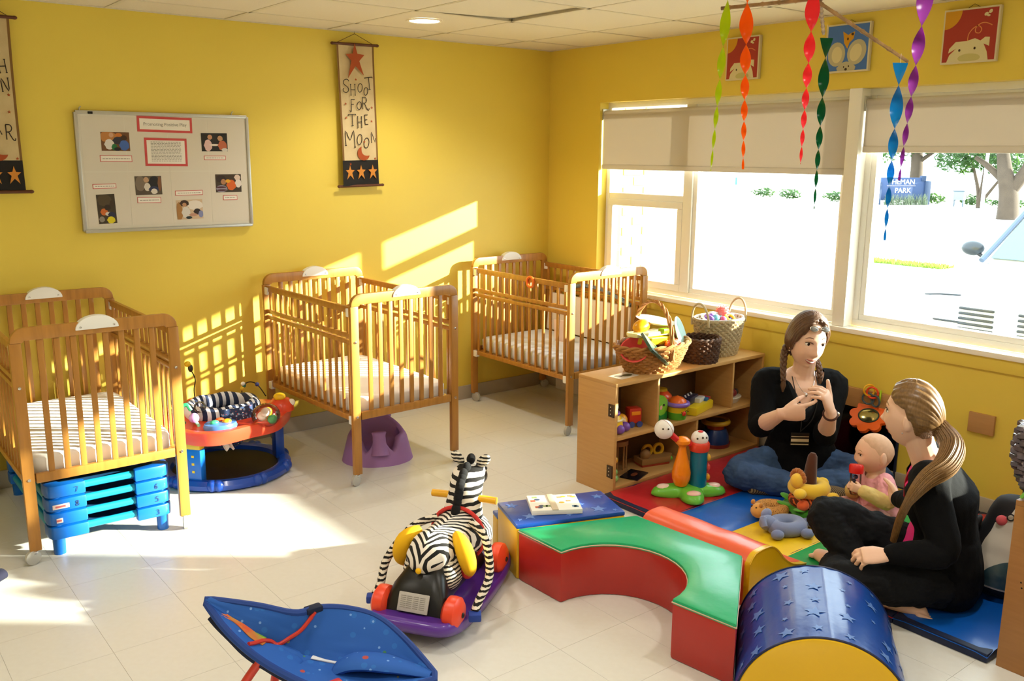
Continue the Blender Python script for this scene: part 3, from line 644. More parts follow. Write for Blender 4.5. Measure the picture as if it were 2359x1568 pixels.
# ================================================================== cribs
m_wood = mat('honey_crib_wood', '#b27a32', 0.38, var=0.55, vscale=5, stretch=(9, 9, 1.0), col2='#85551f', coat=0.25)
m_wplas = mat('white_plastic', '#e9e6de', 0.4); m_chrome = mat('chrome', '#d8d8d8', 0.2, metal=1.0); m_caster = mat('clear_grey_caster', '#c9c6be', 0.25, trans=0.3)
m_sheetw = mat('white_crib_sheet', '#f4f1ec', 0.85, bump=0.12, bscale=14, sheen=0.2); m_sheetb = mat('pale_blue_crib_sheet', '#dfe4ee', 0.85, bump=0.25, bscale=14)
CW, CL = .65, 1.0     # width, length
def make_crib():
    t = thing('crib', 'x', 'crib')
    px, py = CW/2-.0175, CL/2-.0125
    post = None
    for sx in (-1, 1):
        for sy in (-1, 1):
            if post is None: post = obj('post', MB().box(-.0225,.0225,-.0125,.0125,.058,.93,.004), m_wood, t); post.location = (sx*px, sy*py, 0)
            else: inst(post, t, (sx*px, sy*py, 0))
    # end arches with rounded shoulders
    R = .055; H = .99; o_ = [(-CW/2, .93)]+[(-CW/2+R-R*math.cos(a), H-R+R*math.sin(a)) for a in [PI/2*k/6 for k in range(7)]]
    o_ += [(CW/2-R+R*math.sin(a), H-R+R*math.cos(a)) for a in [PI/2*k/6 for k in range(7)]]+[(CW/2, .93),(CW/2-.046,.93),(CW/2-.05,.938),(-CW/2+.05,.938),(-CW/2+.046,.93)]
    PE = Matrix(((1,0,0,0),(0,0,-1,0),(0,1,0,0),(0,0,0,1)))
    er = obj('end_rail', MB(PE).prism(o_, -.0125, .0125, .003), m_wood, t); er.location = (0, -py, 0); inst(er, t, (0, py, 0))
    lr = obj('lower_end_rail', MB().box(-CW/2+.045,CW/2-.045,-.011,.011,.345,.385,.003), m_wood, t); lr.location = (0, -py, 0); inst(lr, t, (0, py, 0))
    sl = None
    for sy in (-1, 1):
        for k in range(8):
            x = -CW/2+.045+(k+1)*(CW-.09)/9
            if sl is None: sl = obj('end_slat', MB().box(-.0115,.0115,-.0065,.0065,.383,.942,.002), m_wood, t); sl.location = (x, sy*py, 0)
            else: inst(sl, t, (x, sy*py, 0))
    # sides: top rail, double middle rail, lower rail, short and long slats
    Ls = CL/2-.03
    rail = obj('top_side_rail', MB().box(-.010,.010,-Ls,Ls,.893,.925,.003), m_wood, t); rail.location = (-px, 0, 0); inst(rail, t, (px, 0, 0))
    m1 = obj('middle_rail', MB().box(-.011,.011,-Ls,Ls,.768,.790,.003), m_wood, t); m1.location = (-px, 0, 0); inst(m1, t, (px, 0, 0)); inst(m1, t, (-px, 0, -.034)); inst(m1, t, (px, 0, -.034))
    b1 = obj('bottom_side_rail', MB().box(-.011,.011,-Ls,Ls,.335,.362,.003), m_wood, t); b1.location = (-px, 0, 0); inst(b1, t, (px, 0, 0))
    ss = ls = None
    for sx in (-1, 1):
        for k in range(14):
            y = -Ls+(k+.5)*2*Ls/14
            if ss is None:
                ss = obj('short_slat', MB().box(-.0055,.0055,-.009,.009,.788,.895,.002), m_wood, t); ls = obj('long_slat', MB().box(-.0055,.0055,-.009,.009,.36,.736,.002), m_wood, t)
                ss.location = ls.location = (sx*px, y, 0)
            else: inst(ss, t, (sx*px, y, 0)); inst(ls, t, (sx*px, y, 0))
    obj('base_board', MB().box(-CW/2+.03,CW/2-.03,-CL/2+.03,CL/2-.03,.345,.36), m_wood, t)
    # plastic arch plates, brackets, screws, casters
    ap = [(-.085,0)]+[(.085*math.cos(PI-a)*1.0, .056*math.sin(a)) for a in [PI*k/14 for k in range(1, 14)]]+[(.085,0)]
    pl = obj('white_arch_plate', MB(PE).prism(ap, -.019, .019, .004), m_wplas, t); pl.location = (0, -py, .958); p2 = inst(pl, t, (0, py, .958))
    for p_ in (pl, p2):
        for s in (-1, 1): obj('screw', MB().lathe([(.0,-.0),(.005,0),(.004,.003),(.0005,.004)], 8), m_chrome, p_, rot=(PI/2,0,0), loc=(s*.065,-.019,.012))
    br = obj('rail_bracket', MB().box(-.014,.014,-.018,.018,-.03,.012,.003), m_wplas, t); br.location = (-px-.004, Ls-.01, .905)
    for q in ((-px-.004,-Ls+.01,.905),(px+.004,Ls-.01,.905),(px+.004,-Ls+.01,.905),(-px-.004,Ls-.01,.35),(-px-.004,-Ls+.01,.35)): inst(br, t, q)
    sc = None
    for sx in (-1, 1):
        for z in (.365, .75):
            if sc is None: sc = obj('bolt', MB().lathe([(.0005,0),(.0075,0),(.006,.004),(.0005,.005)], 10), m_chrome, t); sc.rotation_euler = (PI/2,0,0); sc.location = (sx*px, -py-.0125, z)
            else: inst(sc, t, (sx*px, -py-.0125, z))
    cs = None
    for sx in (-1, 1):
        for sy in (-1, 1):
            a = .5*sx+.8*sy
            if cs is None:
                cs = obj('caster', MB().box(-.012,.012,-.016,.004,.042,.058,.003).tube([(0,0,.05),(0,0,.075)], .006, 8), m_chrome, t)
                cs.location = (sx*px, sy*py, 0); cs.rotation_euler = (0,0,a)
                wh = obj('wheel', MB(RY(PI/2)).lathe([(.0005,-.012),(.022,-.012),(.031,-.008),(.031,.008),(.022,.012),(.0005,.012)], 20), m_caster, cs); wh.location = (0,-.014,.031)
            else:
                c2 = inst(cs, t, (sx*px, sy*py, 0), (0,0,a)); w2 = wh.copy(); C.objects.link(w2); w2.parent = c2
    return t
def mattress(x, y, m, label):
    mb = MB(); w_, l_, z0, z1 = CW/2-.035, CL/2-.035, .361, .452; n = 40
    def ring(z, ins, puff):
        out = []
        for k in range(n):
            a = 2*PI*k/n; e = .16
            cx_ = math.copysign(abs(math.cos(a))**e, math.cos(a)); cy_ = math.copysign(abs(math.sin(a))**e, math.sin(a))
            out.append((cx_*(w_-ins), cy_*(l_-ins), z+puff*noise.noise(V((cx_*2+x, cy_*3, z*9)))))
        return out
    mb.loft([ring(z0,.012,0),ring(z0+.015,0,0),ring(.41,.001,.001),ring(z1-.018,0,.001),ring(z1-.005,.008,.001),ring(z1-.001,.025,.001),ring(z1+.002,.08,.001),ring(z1+.004,.18,.001)])
    o = obj('crib_mattress', mb, m, None, 50, (x, y, 0)); tag(o, label, 'mattress', 'crib mattresses'); return o
crib = make_crib(); CY = -.555
crib.location = (-3.352, CY-.005, 0); crib['label'] = 'wooden slatted crib at the left edge, over the blue cots'; crib['group'] = 'wooden cribs along the yellow wall'
dup(crib, (-1.868, CY+.005, 0), .03, 'middle wooden slatted crib, over the purple floor seat')
dup(crib, (-.415, CY-.02, 0), .0, 'wooden slatted crib in the corner by the window')
mattress(-3.352, CY-.005, m_sheetw, 'white sheeted mattress in the left crib, striped by slat shadows')
mo = mattress(-1.868, CY+.005, m_sheetw, 'white sheeted mattress in the middle crib'); mo.rotation_euler = (0,0,.03)
mattress(-.415, CY-.02, m_sheetb, 'bluish white sheeted mattress in the corner crib')
# orange teething ring over the corner crib's rail
tr = obj('teething_ring', MB().torus((0,0,0), .032, .008, 24, 8, RY(PI/2)), mat('orange_soft_plastic', '#e8722a', .4)); tr.location = (-.415-CW/2+.0175-.018, -.70, .898); tag(tr, 'orange ring hung on the rail of the corner crib', 'ring')
# picture card propped inside the corner crib
t = thing('picture_card', 'pale pink and teal picture card standing in the corner crib', 'card', (-.36, -.60, .456), .9, rot=(-.15, 0, 1.9))
obj('card_board', MB().box(-.07,.07,-.003,.003,0,.15,.002), mat('pale_pink_card', '#ead3c8', .7), t)
mb = MB(); mb.ell((-.01,-.0032,.085), (.035,.0015,.045), 14, 8); obj('printed_face', mb, mat('peach_print', '#e2b49c', .7), t)
obj('printed_band', MB().box(-.068,.068,-.0045,-.003,.004,.035,.0006), mat('teal_print', '#7fb7a6', .7), t)
# padded bumper leaning on the window side inside the corner crib, and a white board on the floor behind
m_pad = mat('off_white_padded_vinyl', '#ece4da', 0.6, bump=0.1, bscale=30); m_dotf = spot_mat('grey_blue_dotted_fabric', '#7d8894', [('#4f5d6e', 1.0, .3), ('#a9b1b8', 1.3, .2)], 60)
t = thing('crib_bumper', 'off white padded bumper with grey dotted top inside the corner crib', 'bumper', (-.142, -.575, .458), 0, rot=(0, .09, 0))
obj('padded_panel', MB().box(-.014,.014,-.40,.40,.0,.262,.012), m_pad, t)
obj('dotted_hood', MB().shell(lambda u, v: (-.02+.045*v, -.40+.62*u, .262+.085*math.sin(PI*.5*min(1,u*1.5+.02))**1.0*(1 if u < .75 else 1-(u-.75)*1.8)*(1-.2*v)+.004), 24, 4, .02), m_dotf, t)
o = obj('white_board', MB().box(-.012,.012,-.44,.40,0,.235,.004), m_pad); o.location = (-.032, -.56, 0); tag(o, 'low white board standing on the floor under the corner crib', 'board')
# ================================================================== toy shelf and what stands on it
m_ply = mat('birch_plywood', '#c6985a', 0.45, var=0.3, vscale=6, stretch=(1.2, 1.2, 14), col2='#a8783e', coat=0.1)
m_plyd = mat('shelf_back_board', '#6e4d2c', 0.6, var=0.2, vscale=10); m_hinge = mat('dark_bronze_hinge', '#4a3a28', 0.4, metal=0.6)
SX0, SX1, SY0, SY1, SH = -1.232, -.055, -1.96, -1.69, .58
t = thing('toy_shelf', 'low birch toy shelf with baskets on top beside the seated woman', 'shelf', (SX0, SY0, 0)); W_ = SX1-SX0; D_ = SY1-SY0; k = .018
def sp(nm, *a, m=m_ply): return obj(nm, MB().box(*a, .0015), m, t, 30)
sp('end_panel', 0,k,0,D_,0,SH-.018); sp('end_panel', W_-k,W_,0,D_,0,SH-.018)
sp('shelf_top', 0,W_,-.003,D_,SH-.018,SH)
sp('middle_shelf', k,W_-k,0,D_-.006,.285,.303); sp('bottom_shelf', k,W_-k,0,D_-.006,.03,.048); sp('toe_board', k,W_-k,.02,.035,0,.03)
sp('back_panel', k,W_-k,D_-.006,D_,.0,SH-.018, m=m_plyd)
sp('divider', .305,.320,.004,D_-.006,.303,SH-.018); sp('divider', .905,.920,.004,D_-.006,.303,SH-.018); sp('divider', .62,.635,.004,D_-.006,.048,.285)
for z in (.44, .125):
    h = obj('hinge', MB().box(-.004,0,.012,.045,z-.032,z+.032,.001).tube([(-.004,.008,z-.032),(-.004,.008,z+.032)], .005, 8), m_hinge, t)
    for q in (-.018, .0, .018): obj('hinge_screw', MB(RY(-PI/2)).lathe([(.0005,0),(.0035,0),(.0005,.002)], 6), m_chrome, h, loc=(-.004,.03,z+q))
m_film = clear_mat('taped_clear_film', '#fbf7ee', .1, .1)
# taped photo card on the shelf top
pc = obj('taped_card', MB().box(-.07,.07,-.045,.045,0,.0008), mat('pale_glossy_card', '#ddd3c2', .2)); pc.location = (-1.08, -1.86, SH); pc.rotation_euler = (0,0,.1); tag(pc, 'small glossy card taped flat on the shelf top', 'card')
obj('printed_patch', MB().ell((.02,-.005,.0009), (.035,.022,.0004), 12, 6).ell((-.03,.01,.0009), (.025,.02,.0004), 10, 6), mat('dark_green_print', '#4b4a2e', .3), pc)

# ---- baskets
m_wick = mat('honey_willow', '#b27a3c', 0.55, var=0.45, vscale=30, rnd=0.0, col2='#7c4d1d'); m_wickd = mat('dark_brown_seagrass', '#5a3b26', 0.7, var=0.6, vscale=40, col2='#2a1a10'); m_wickb = mat('beige_seagrass', '#b7a27b', 0.75, var=0.4, vscale=40, col2='#83704c'); m_cloth_w = mat('cream_lining', '#efe6da', .9)
def weave(rx0, ry0, rx1, ry1, h, nst, nrow, r_, amp, bulge=.0, sy_off=0):
    """rows of strands winding in and out of upright stakes"""
    mb = MB()
    for i in range(nrow):
        v = (i+.5)/nrow; rx = rx0+(rx1-rx0)*v**.8+bulge*math.sin(PI*v); ry = ry0+(ry1-ry0)*v**.8+bulge*math.sin(PI*v); n = nst*2
        mb.tube([((rx+amp*math.cos(PI*k_+PI*i))*math.cos(2*PI*k_/n), (ry+amp*math.cos(PI*k_+PI*i))*math.sin(2*PI*k_/n), h*v+r_*.25*math.sin(k_*1.7+i)) for k_ in range(n)], r_, 6, closed=True, up=(0,0,1), flat=1.15)
    return mb
def stakes(rx0, ry0, rx1, ry1, h, nst, r_, bulge=0):
    mb = MB()
    for k_ in range(nst):
        a = 2*PI*(k_+.5)/nst
        mb.tube([((rx0+(rx1-rx0)*v**.8+bulge*math.sin(PI*v))*math.cos(a), (ry0+(ry1-ry0)*v**.8+bulge*math.sin(PI*v))*math.sin(a), h*v) for v in (0,.33,.66,1)], r_, 5)
    return mb
# 1 honey willow basket
t = thing('wicker_basket', 'honey willow basket with arched handle, heaped with plastic play food', 'basket', (-.865, -1.835, SH), .0)
a = (.130,.088,.205,.128,.122)
obj('woven_side', weave(a[0],a[1],a[2],a[3],a[4],22,10,.0075,.006), m_wick, t); obj('stakes', stakes(a[0],a[1],a[2],a[3],a[4],22,.004), m_wick, t)
obj('basket_base', MB().lathe([(.001,.004),(.125,.004),(.125,.012),(.001,.012)],24,sx=1,sy=.68), m_wick, t)
rim = MB()
for s in range(2): rim.tube([((.208+.007*math.cos(9*q+PI*s))*math.cos(q), (.131+.007*math.cos(9*q+PI*s))*math.sin(q), .125+.007*math.sin(9*q+PI*s)) for q in [2*PI*k_/72 for k_ in range(72)]], .007, 6, closed=True)
obj('braided_rim', rim, m_wick, t)
hd = MB()
for s in range(3): hd.tube([(.0+.008*math.cos(q*8+2.1*s), .13*math.cos(q)+.004*math.sin(q*8+2.1*s)*math.cos(q), .06+.265*math.sin(q)**.75+.004*math.sin(q*8+2.1*s)) for q in [PI*k_/50 for k_ in range(51)]], .0055, 6)
obj('handle', hd, m_wick, t)
BK = V((-.850, -1.835, SH)); t.location = BK; t.scale = (1.13, 1.08, 1.10)
def food(nm, mb, m, dx, dy, dz, label, cat='play food', rot=(0,0,0), g='play food in the willow basket'):
    o = obj(nm, mb, m); o.location = BK+V((dx*1.13, dy*1.08, dz*1.12)); o.scale = (1.15, 1.12, 1.12); o.rotation_euler = rot; tag(o, label, cat, g); return o
gl = dict(rough=.25, coat=.3)
food('toy_bowl', MB().lathe([(.001,0),(.035,.0),(.062,.03),(.066,.032),(.06,.033),(.033,.005),(.001,.005)],24), mat('coral_red_plastic','#e2504a',.3), -.135,-.02,.095,'coral red toy bowl leaning on the left rim', rot=(.5,-.7,0))
food('picture_book', MB().box(-.085,.085,-.055,.055,-.007,.007,.002), mat('dark_green_book','#2e5a48',.4,var=.6,vscale=18,col2='#8b7a52'), -.07,-.085,.115,'green cover board book tilted at the front of the willow basket','book',(.75,.55,.2))
food('plastic_food_box', MB().prism([(-.10,-.03),(.09,-.045),(.11,.0),(.07,.045),(-.08,.04),(-.115,.01)],0,.035,.006), mat('lemon_yellow_plastic','#ead01e',.25), -.0,-.015,.125,'flat lemon yellow plastic toy in the middle of the heap',rot=(.05,.05,.1))
food('plastic_food_box', MB().prism([(-.11,-.04),(.10,-.05),(.12,.0),(.08,.05),(-.09,.05),(-.12,.01)],0,.02,.006), mat('pale_yellow_plastic','#efe7a0',.25), -.03,.0,.162,'pale yellow flat plastic toy near the top of the heap',rot=(-.05,.03,.0))
food('toy_loaf', MB().ell((0,0,0),(.055,.035,.03),18,10), mat('amber_plastic','#e09a10',.3), -.055,.02,.205,'amber rounded toy loaf at the top of the heap',rot=(0,-.2,.2))
food('toy_plate', MB().lathe([(.001,0),(.05,.0),(.085,.012),(.088,.016),(.082,.016),(.048,.005),(.001,.005)],28,sx=1.15), mat('white_toy_plastic','#f3efe6',.3), .055,.04,.205,'white toy plate lying on top of the heap',rot=(.15,.12,0))
food('toy_pepper', MB().ell((0,0,0),(.042,.035,.03),16,10).ell((.02,.0,.004),(.034,.03,.028),14,8), mat('tomato_red_plastic','#e04a26',.25), .045,-.085,.118,'tomato red toy vegetable by the foot of the handle',rot=(.2,.1,.3))
food('toy_plate', MB().lathe([(.001,0),(.05,.0),(.08,.010),(.084,.014),(.078,.014),(.048,.004),(.001,.004)],28), mat('pale_aqua_plastic','#bcdcd4',.3), .145,-.03,.15,'pale aqua toy plate standing on edge at the right rim',rot=(1.15,-.55,.75))
food('toy_pea_pod', MB().box(-.035,.035,-.018,.018,-.012,.012,.008), mat('leaf_green_plastic','#8fc41e',.3), .045,-.035,.18,'small leaf green toy block under the white plate',rot=(0,.1,.2))
food('toy_cup', MB().lathe([(.001,0),(.026,0),(.034,.05),(.031,.05),(.024,.004),(.001,.004)],18), mat('salmon_plastic','#ea9a86',.3), .095,.0,.125,'salmon pink toy cup at the right of the heap',rot=(.3,.5,0))
food('toy_egg', MB().ell((0,0,0),(.03,.024,.024),14,9), mat('tan_toy_food','#d8b088',.4), -.105,.03,.135,'tan rounded toy food beside the coral bowl')
# 2 dark basket
t = thing('wicker_basket', 'dark brown woven basket, empty, between the two larger baskets', 'basket', (-.508, -1.868, SH))
obj('woven_side', weave(.085,.085,.10,.10,.125,18,9,.0088,.006), m_wickd, t); obj('stakes', stakes(.085,.085,.10,.10,.125,18,.005), m_wickd, t)
obj('basket_base', MB().lathe([(.001,.003),(.085,.003),(.085,.012),(.001,.012)],24), m_wickd, t)
rim = MB()
for s in range(2): rim.tube([((.101+.006*math.cos(10*q+PI*s))*math.cos(q), (.101+.006*math.cos(10*q+PI*s))*math.sin(q), .128+.006*math.sin(10*q+PI*s)) for q in [2*PI*k_/80 for k_ in range(80)]], .0065, 6, closed=True)
obj('braided_rim', rim, m_wickd, t)
# 3 beige tote basket
TB = V((-.275, -1.80, SH))
t = thing('wicker_basket', 'tall beige seagrass basket with two loop handles, full of small toys', 'basket', tuple(TB))
obj('woven_side', weave(.112,.09,.158,.116,.205,26,15,.008,.0045), m_wickb, t); obj('stakes', stakes(.112,.09,.158,.116,.205,26,.005), m_wickb, t)
obj('basket_base', MB().lathe([(.001,.003),(.10,.003),(.10,.012),(.001,.012)],24,sy=.85), m_wickb, t)
obj('lining', MB().lathe([(.142,.17),(.159,.208),(.163,.212),(.154,.212),(.140,.17)],32,sy=.74,cap=False), m_cloth_w, t)
for s in (-1, 1): obj('loop_handle', MB().tube([(s*.158+.014*s*math.sin(q), .06*math.cos(q), .175+.125*math.sin(q)**.8) for q in [PI*k_/24 for k_ in range(25)]], .006, 8), mat('beige_rope','#c3b08c',.8), t)
def smalltoy(nm, mb, c_, dx, dy, dz, label):
    o = obj(nm, mb, mat('small_toy_'+c_[1:], c_, .35)); o.location = TB+V((dx,dy,dz)); tag(o, label, 'toy', 'small toys in the beige basket')
def spiky(r_):
    mb = MB().ell((0,0,0), r_, 18, 12)
    for k_ in range(70):
        z = 1-2*(k_+.5)/70; a = k_*2.39996; q = math.sqrt(1-z*z); d = V((q*math.cos(a), q*math.sin(a), z)); mb.tube([d*r_*.95, d*r_*1.12], [.0035,.0012], 5)
    return mb
smalltoy('spiky_ball', spiky(.04), '#e8706a', .04,.01,.225, 'coral spiky ball on top of the beige basket')
smalltoy('rattle', MB().ell((0,0,0),.022).tube([(0,0,0),(.05,.01,-.01)],.007).ell((.055,.01,-.01),.018), '#7fd0d8', -.05,-.02,.21, 'pale aqua rattle in the beige basket')
smalltoy('toy_ring', MB().torus((0,0,0),.028,.009,24,8,RX(.6)), '#e9c64a', .045,-.04,.205, 'yellow toy ring at the front of the beige basket')
smalltoy('teether', MB().torus((0,0,0),.022,.009,20,8,RY(.7)).ell((.02,0,.01),.014), '#8a62b8', -.085,.0,.213, 'purple teether at the left of the beige basket')
smalltoy('toy_block', MB().box(-.02,.02,-.02,.02,-.02,.02,.005), '#f1ece2', -.015,.03,.215, 'white toy block behind the aqua rattle')
smalltoy('toy_block', MB().box(-.02,.02,-.015,.015,-.018,.018,.005), '#5b6fc0', .085,-.01,.205, 'blue toy block at the right of the beige basket')
smalltoy('toy_ball', MB().ell((0,0,0),.022), '#e05a8a', -.02,-.045,.2, 'pink toy ball at the front left of the beige basket')

# ---- toys inside the shelf
def P3(c_, r_=.3): return mat('toy_plastic_'+c_[1:], c_, r_, coat=.2)
def shelf_thing(nm, label, cat, x, y, z, rz=0): return thing(nm, label, cat, (x, y, z), rz, 'toys in the shelf')
Zm = .303; Zb = .048
t = shelf_thing('toy_figure', 'yellow and purple chunky toy character in the upper left compartment', 'toy', -1.165, -1.875, Zm, .3)
obj('body', MB().lathe([(.001,0),(.045,.0),(.055,.03),(.05,.07),(.03,.10),(.001,.11)],20), P3('#f0c21c'), t); obj('head', MB().ell((0,0,.135),(.03,.03,.035)), P3('#bcd3dc'), t); obj('cap', MB().lathe([(.001,.175),(.018,.168),(.028,.15),(.001,.15)],16), P3('#e8a01c'), t)
obj('collar', MB().torus((0,0,.10),.03,.01), P3('#7a4fb0'), t); obj('smile_band', MB().torus((0,0,.07),.05,.006), P3('#f6e9b8'), t)
for s in (-1, 1): obj('foot', MB().ell((.03*s+.02,-.045,.025),(.024,.03,.025)), P3('#7a4fb0'), t)
t = shelf_thing('toy_train', 'small red and orange toy train in the upper left compartment', 'toy', -1.0, -1.86, Zm, -.35)
obj('engine', MB().box(-.035,.035,-.03,.03,.02,.10,.01), P3('#c23220'), t); obj('grille', MB().box(-.025,.025,-.034,-.029,.065,.085,.003), P3('#e88a1c'), t); obj('wagon', MB().ell((-.075,-.02,.04),(.032,.03,.036)), P3('#f0a42c'), t)
obj('face', MB().ell((-.08,-.048,.04),(.02,.008,.02)), P3('#e8c08c'), t)
for x in (-.095,-.055,-.022,.022): obj('wheel', MB(T(x,-.03,.016) @ RX(PI/2)).lathe([(.001,-.006),(.016,-.006),(.016,.006),(.001,.006)],14), P3('#3a4a8a'), t)
t = shelf_thing('toy_turtle', 'lime green toy turtle in the upper middle compartment', 'toy', -.835, -1.875, Zm, .15)
obj('shell', MB(T(0,0,.085) @ RX(PI/2)).lathe([(.001,-.03),(.05,-.03),(.056,-.02),(.056,.02),(.05,.03),(.001,.03)],28), P3('#86c83a'), t)
obj('body', MB().box(-.055,.055,-.03,.03,.0,.05,.012), P3('#1d8a3c'), t); obj('cheek', MB(T(-.012,-.031,.08) @ RX(PI/2)).lathe([(.001,0),(.012,0),(.001,.002)],12), P3('#f0b8a0'), t); obj('eye', MB().ell((.012,-.032,.09),.006), P3('#1a1a1a'), t)
t = shelf_thing('toy_drum_pot', 'toy flower pot drum with purple rim and orange top', 'toy', -.715, -1.905, Zm, .0)
obj('pot', MB().lathe([(.001,0),(.046,0),(.056,.075),(.001,.075)],24), P3('#e8c41c'), t)
obj('grass_band', MB().lathe([(.0475,.001),(.0505,.018),(.0535,.04),(.0495,.04),(.046,.001)],24,cap=False), P3('#5aa82c'), t)
obj('rim', MB().torus((0,0,.083),.056,.012,28,10), P3('#8a68c8'), t); obj('top_dome', MB().lathe([(.05,.085),(.047,.1),(.03,.115),(.012,.12),(.001,.125)],24), P3('#f0702a'), t); obj('nose', MB().ell((-.005,-.054,.038),(.013,.008,.013)), P3('#e0392c'), t)
mb = MB(); stroke(mb, [(-.03,.048),(-.015,.043),(.0,.048),(.012,.052),(.03,.043)], .003); obj('painted_smile', mb, P3('#3a2a14'), t, loc=(0,-.055,0), rot=(PI/2,0,0))
t = shelf_thing('toy_hat_shaker', 'orange and yellow dome toy behind the flower pot drum', 'toy', -.72, -1.79, Zm)
obj('base', MB().lathe([(.001,0),(.05,0),(.055,.09),(.001,.09)],20), P3('#e0a01c'), t); obj('dome', MB().lathe([(.062,.09),(.06,.105),(.035,.13),(.001,.14)],24), P3('#ec5a2c'), t); obj('top_disc', MB().lathe([(.036,.13),(.034,.142),(.001,.148)],20), P3('#f0c02c'), t)
t = shelf_thing('toy_xylophone', 'yellow toy piano with coloured keys in the upper middle compartment', 'toy', -.51, -1.86, Zm, .35)
obj('tray', MB().prism([(-.12,-.05),(.10,-.065),(.125,-.03),(.12,.06),(.08,.085),(-.10,.08),(-.13,.03)],0,.045,.008), P3('#ecca22'), t); obj('panel', MB().box(-.09,.035,.0,.06,.045,.085,.006), P3('#2a2c44'), t); obj('white_lid', MB().box(-.02,.06,-.03,.005,.045,.072,.006), P3('#e9e4da'), t)
for k_ in range(4): obj('key', MB().box(.04+k_*.018,.055+k_*.018,-.045,.03,.045,.06,.003), P3(('#2a6ab8','#2aa0a8','#7a3a8a','#d8442c')[k_]), t)
for k_ in range(6): obj('bell_dot', MB().ell((-.08+k_*.021,.03+.012*(k_ % 2),.086),.005), P3('#e8e8e8'), t)
t = shelf_thing('toy_boat', 'small white toy boat with red top in the upper right compartment', 'toy', -.21, -1.87, Zm, .2)
obj('hull', MB().lathe([(.001,0),(.05,.0),(.075,.03),(.07,.034),(.001,.034)],24,sy=.6), P3('#dcd2c4'), t); obj('cabin', MB().ell((.0,0,.05),(.03,.025,.025)), P3('#8c2a30'), t); obj('funnel', MB().ell((-.04,-.005,.06),(.018,.018,.03)), P3('#4ea83a'), t); obj('knob', MB().ell((.045,0,.05),(.015,.015,.018)), P3('#4a4038'), t)
t = shelf_thing('bead_toy', 'stacked bead toy with blue, green and yellow balls at the lower left', 'toy', -1.175, -1.90, Zb)
obj('base', MB().ell((0,0,.02),(.03,.03,.02)), P3('#8fbf6a'), t)
for k_, c_ in enumerate(('#8fbf6a','#5a4aa8','#d8a02c','#2c5aa8')): obj('bead', MB().ell((.008*(-1)**k_,0,.05+k_*.032),(.02,.02,.018)), P3(c_), t)
t = shelf_thing('wooden_rattle_cage', 'wooden drum cage with turned bars in the lower left compartment', 'toy', -1.045, -1.80, Zb)
m_tw = mat('turned_toy_wood','#9a7040',.5)
obj('base_disc', MB().lathe([(.001,0),(.055,0),(.055,.02),(.001,.02)],24), m_tw, t); obj('top_disc', MB().lathe([(.001,.15),(.055,.15),(.055,.175),(.001,.175)],24), m_tw, t)
for k_ in range(8): obj('bar', MB().tube([(.045*math.cos(k_*PI/4),.045*math.sin(k_*PI/4),.02),(.045*math.cos(k_*PI/4),.045*math.sin(k_*PI/4),.15)],.005,8), m_tw, t)
t = shelf_thing('wooden_toy_boat', 'wooden pull boat with yellow wheels in the lower left compartment', 'toy', -.80, -1.83, Zb, -.25)
obj('hull', MB().prism([(-.10,-.045),(.08,-.045),(.12,0),(.08,.045),(-.10,.045)],.012,.045,.006), m_tw, t); obj('red_base', MB().prism([(-.095,-.04),(.075,-.04),(.112,0),(.075,.04),(-.095,.04)],0,.014,.003), P3('#a83a24'), t); obj('hump', MB().ell((-.06,-.01,.06),(.03,.03,.03)), m_tw, t)
for x in (-.03,.04): obj('wheel', MB(T(x,.02,.07) @ RX(PI/2)).torus((0,0,0),.028,.009,20,8), P3('#d8a41c'), t)
obj('dot', MB().ell((.085,-.035,.03),.012), P3('#6ab82c'), t)
o = obj('black_booklet', MB().box(-.07,.07,-.05,.05,0,.006,.001), mat('black_glossy_cover','#16151c',.25)); o.location = (-1.02,-1.90,Zb); o.rotation_euler = (0,0,.35); tag(o, 'black booklet lying flat on the bottom shelf', 'book')
obj('cover_print', MB().ell((0,0,.006),(.03,.015,.0006),12,6), P3('#8a4a2c'), o)
t = shelf_thing('toy_telephone', 'dark red toy phone in the lower right compartment', 'toy', -.53, -1.84, Zb, -.2)
obj('body', MB().prism([(-.07,-.06),(.06,-.06),(.06,.05),(-.07,.05)],0,.06,.015), P3('#a02428'), t); obj('arch', MB().torus((0,0,.06),.055,.012,20,8,RX(PI/2),a0=0,a1=PI), P3('#a02428'), t); obj('dial', MB().lathe([(.001,.06),(.035,.06),(.03,.075),(.001,.075)],20), P3('#3a5a8a'), t); obj('receiver', MB().box(-.05,.05,-.015,.015,.115,.135,.008), P3('#7a1f2a'), t)
t = shelf_thing('toy_drum', 'toy drum with yellow rim and blue body in the lower right compartment', 'toy', -.28, -1.82, Zb)
obj('drum_base', MB().lathe([(.001,0),(.085,0),(.088,.02),(.001,.02)],28), P3('#8a2a2a'), t); obj('drum_body', MB().lathe([(.08,.02),(.075,.07),(.06,.10),(.001,.10)],28), P3('#24407a'), t); obj('neck', MB().lathe([(.05,.10),(.05,.13),(.001,.13)],24), P3('#b8502c'), t); obj('rim', MB().torus((0,0,.14),.07,.014,28,10), P3('#c89a24'), t); obj('drum_head', MB().lathe([(.001,.14),(.068,.14),(.068,.146),(.001,.146)],28), P3('#6a5a40'), t)
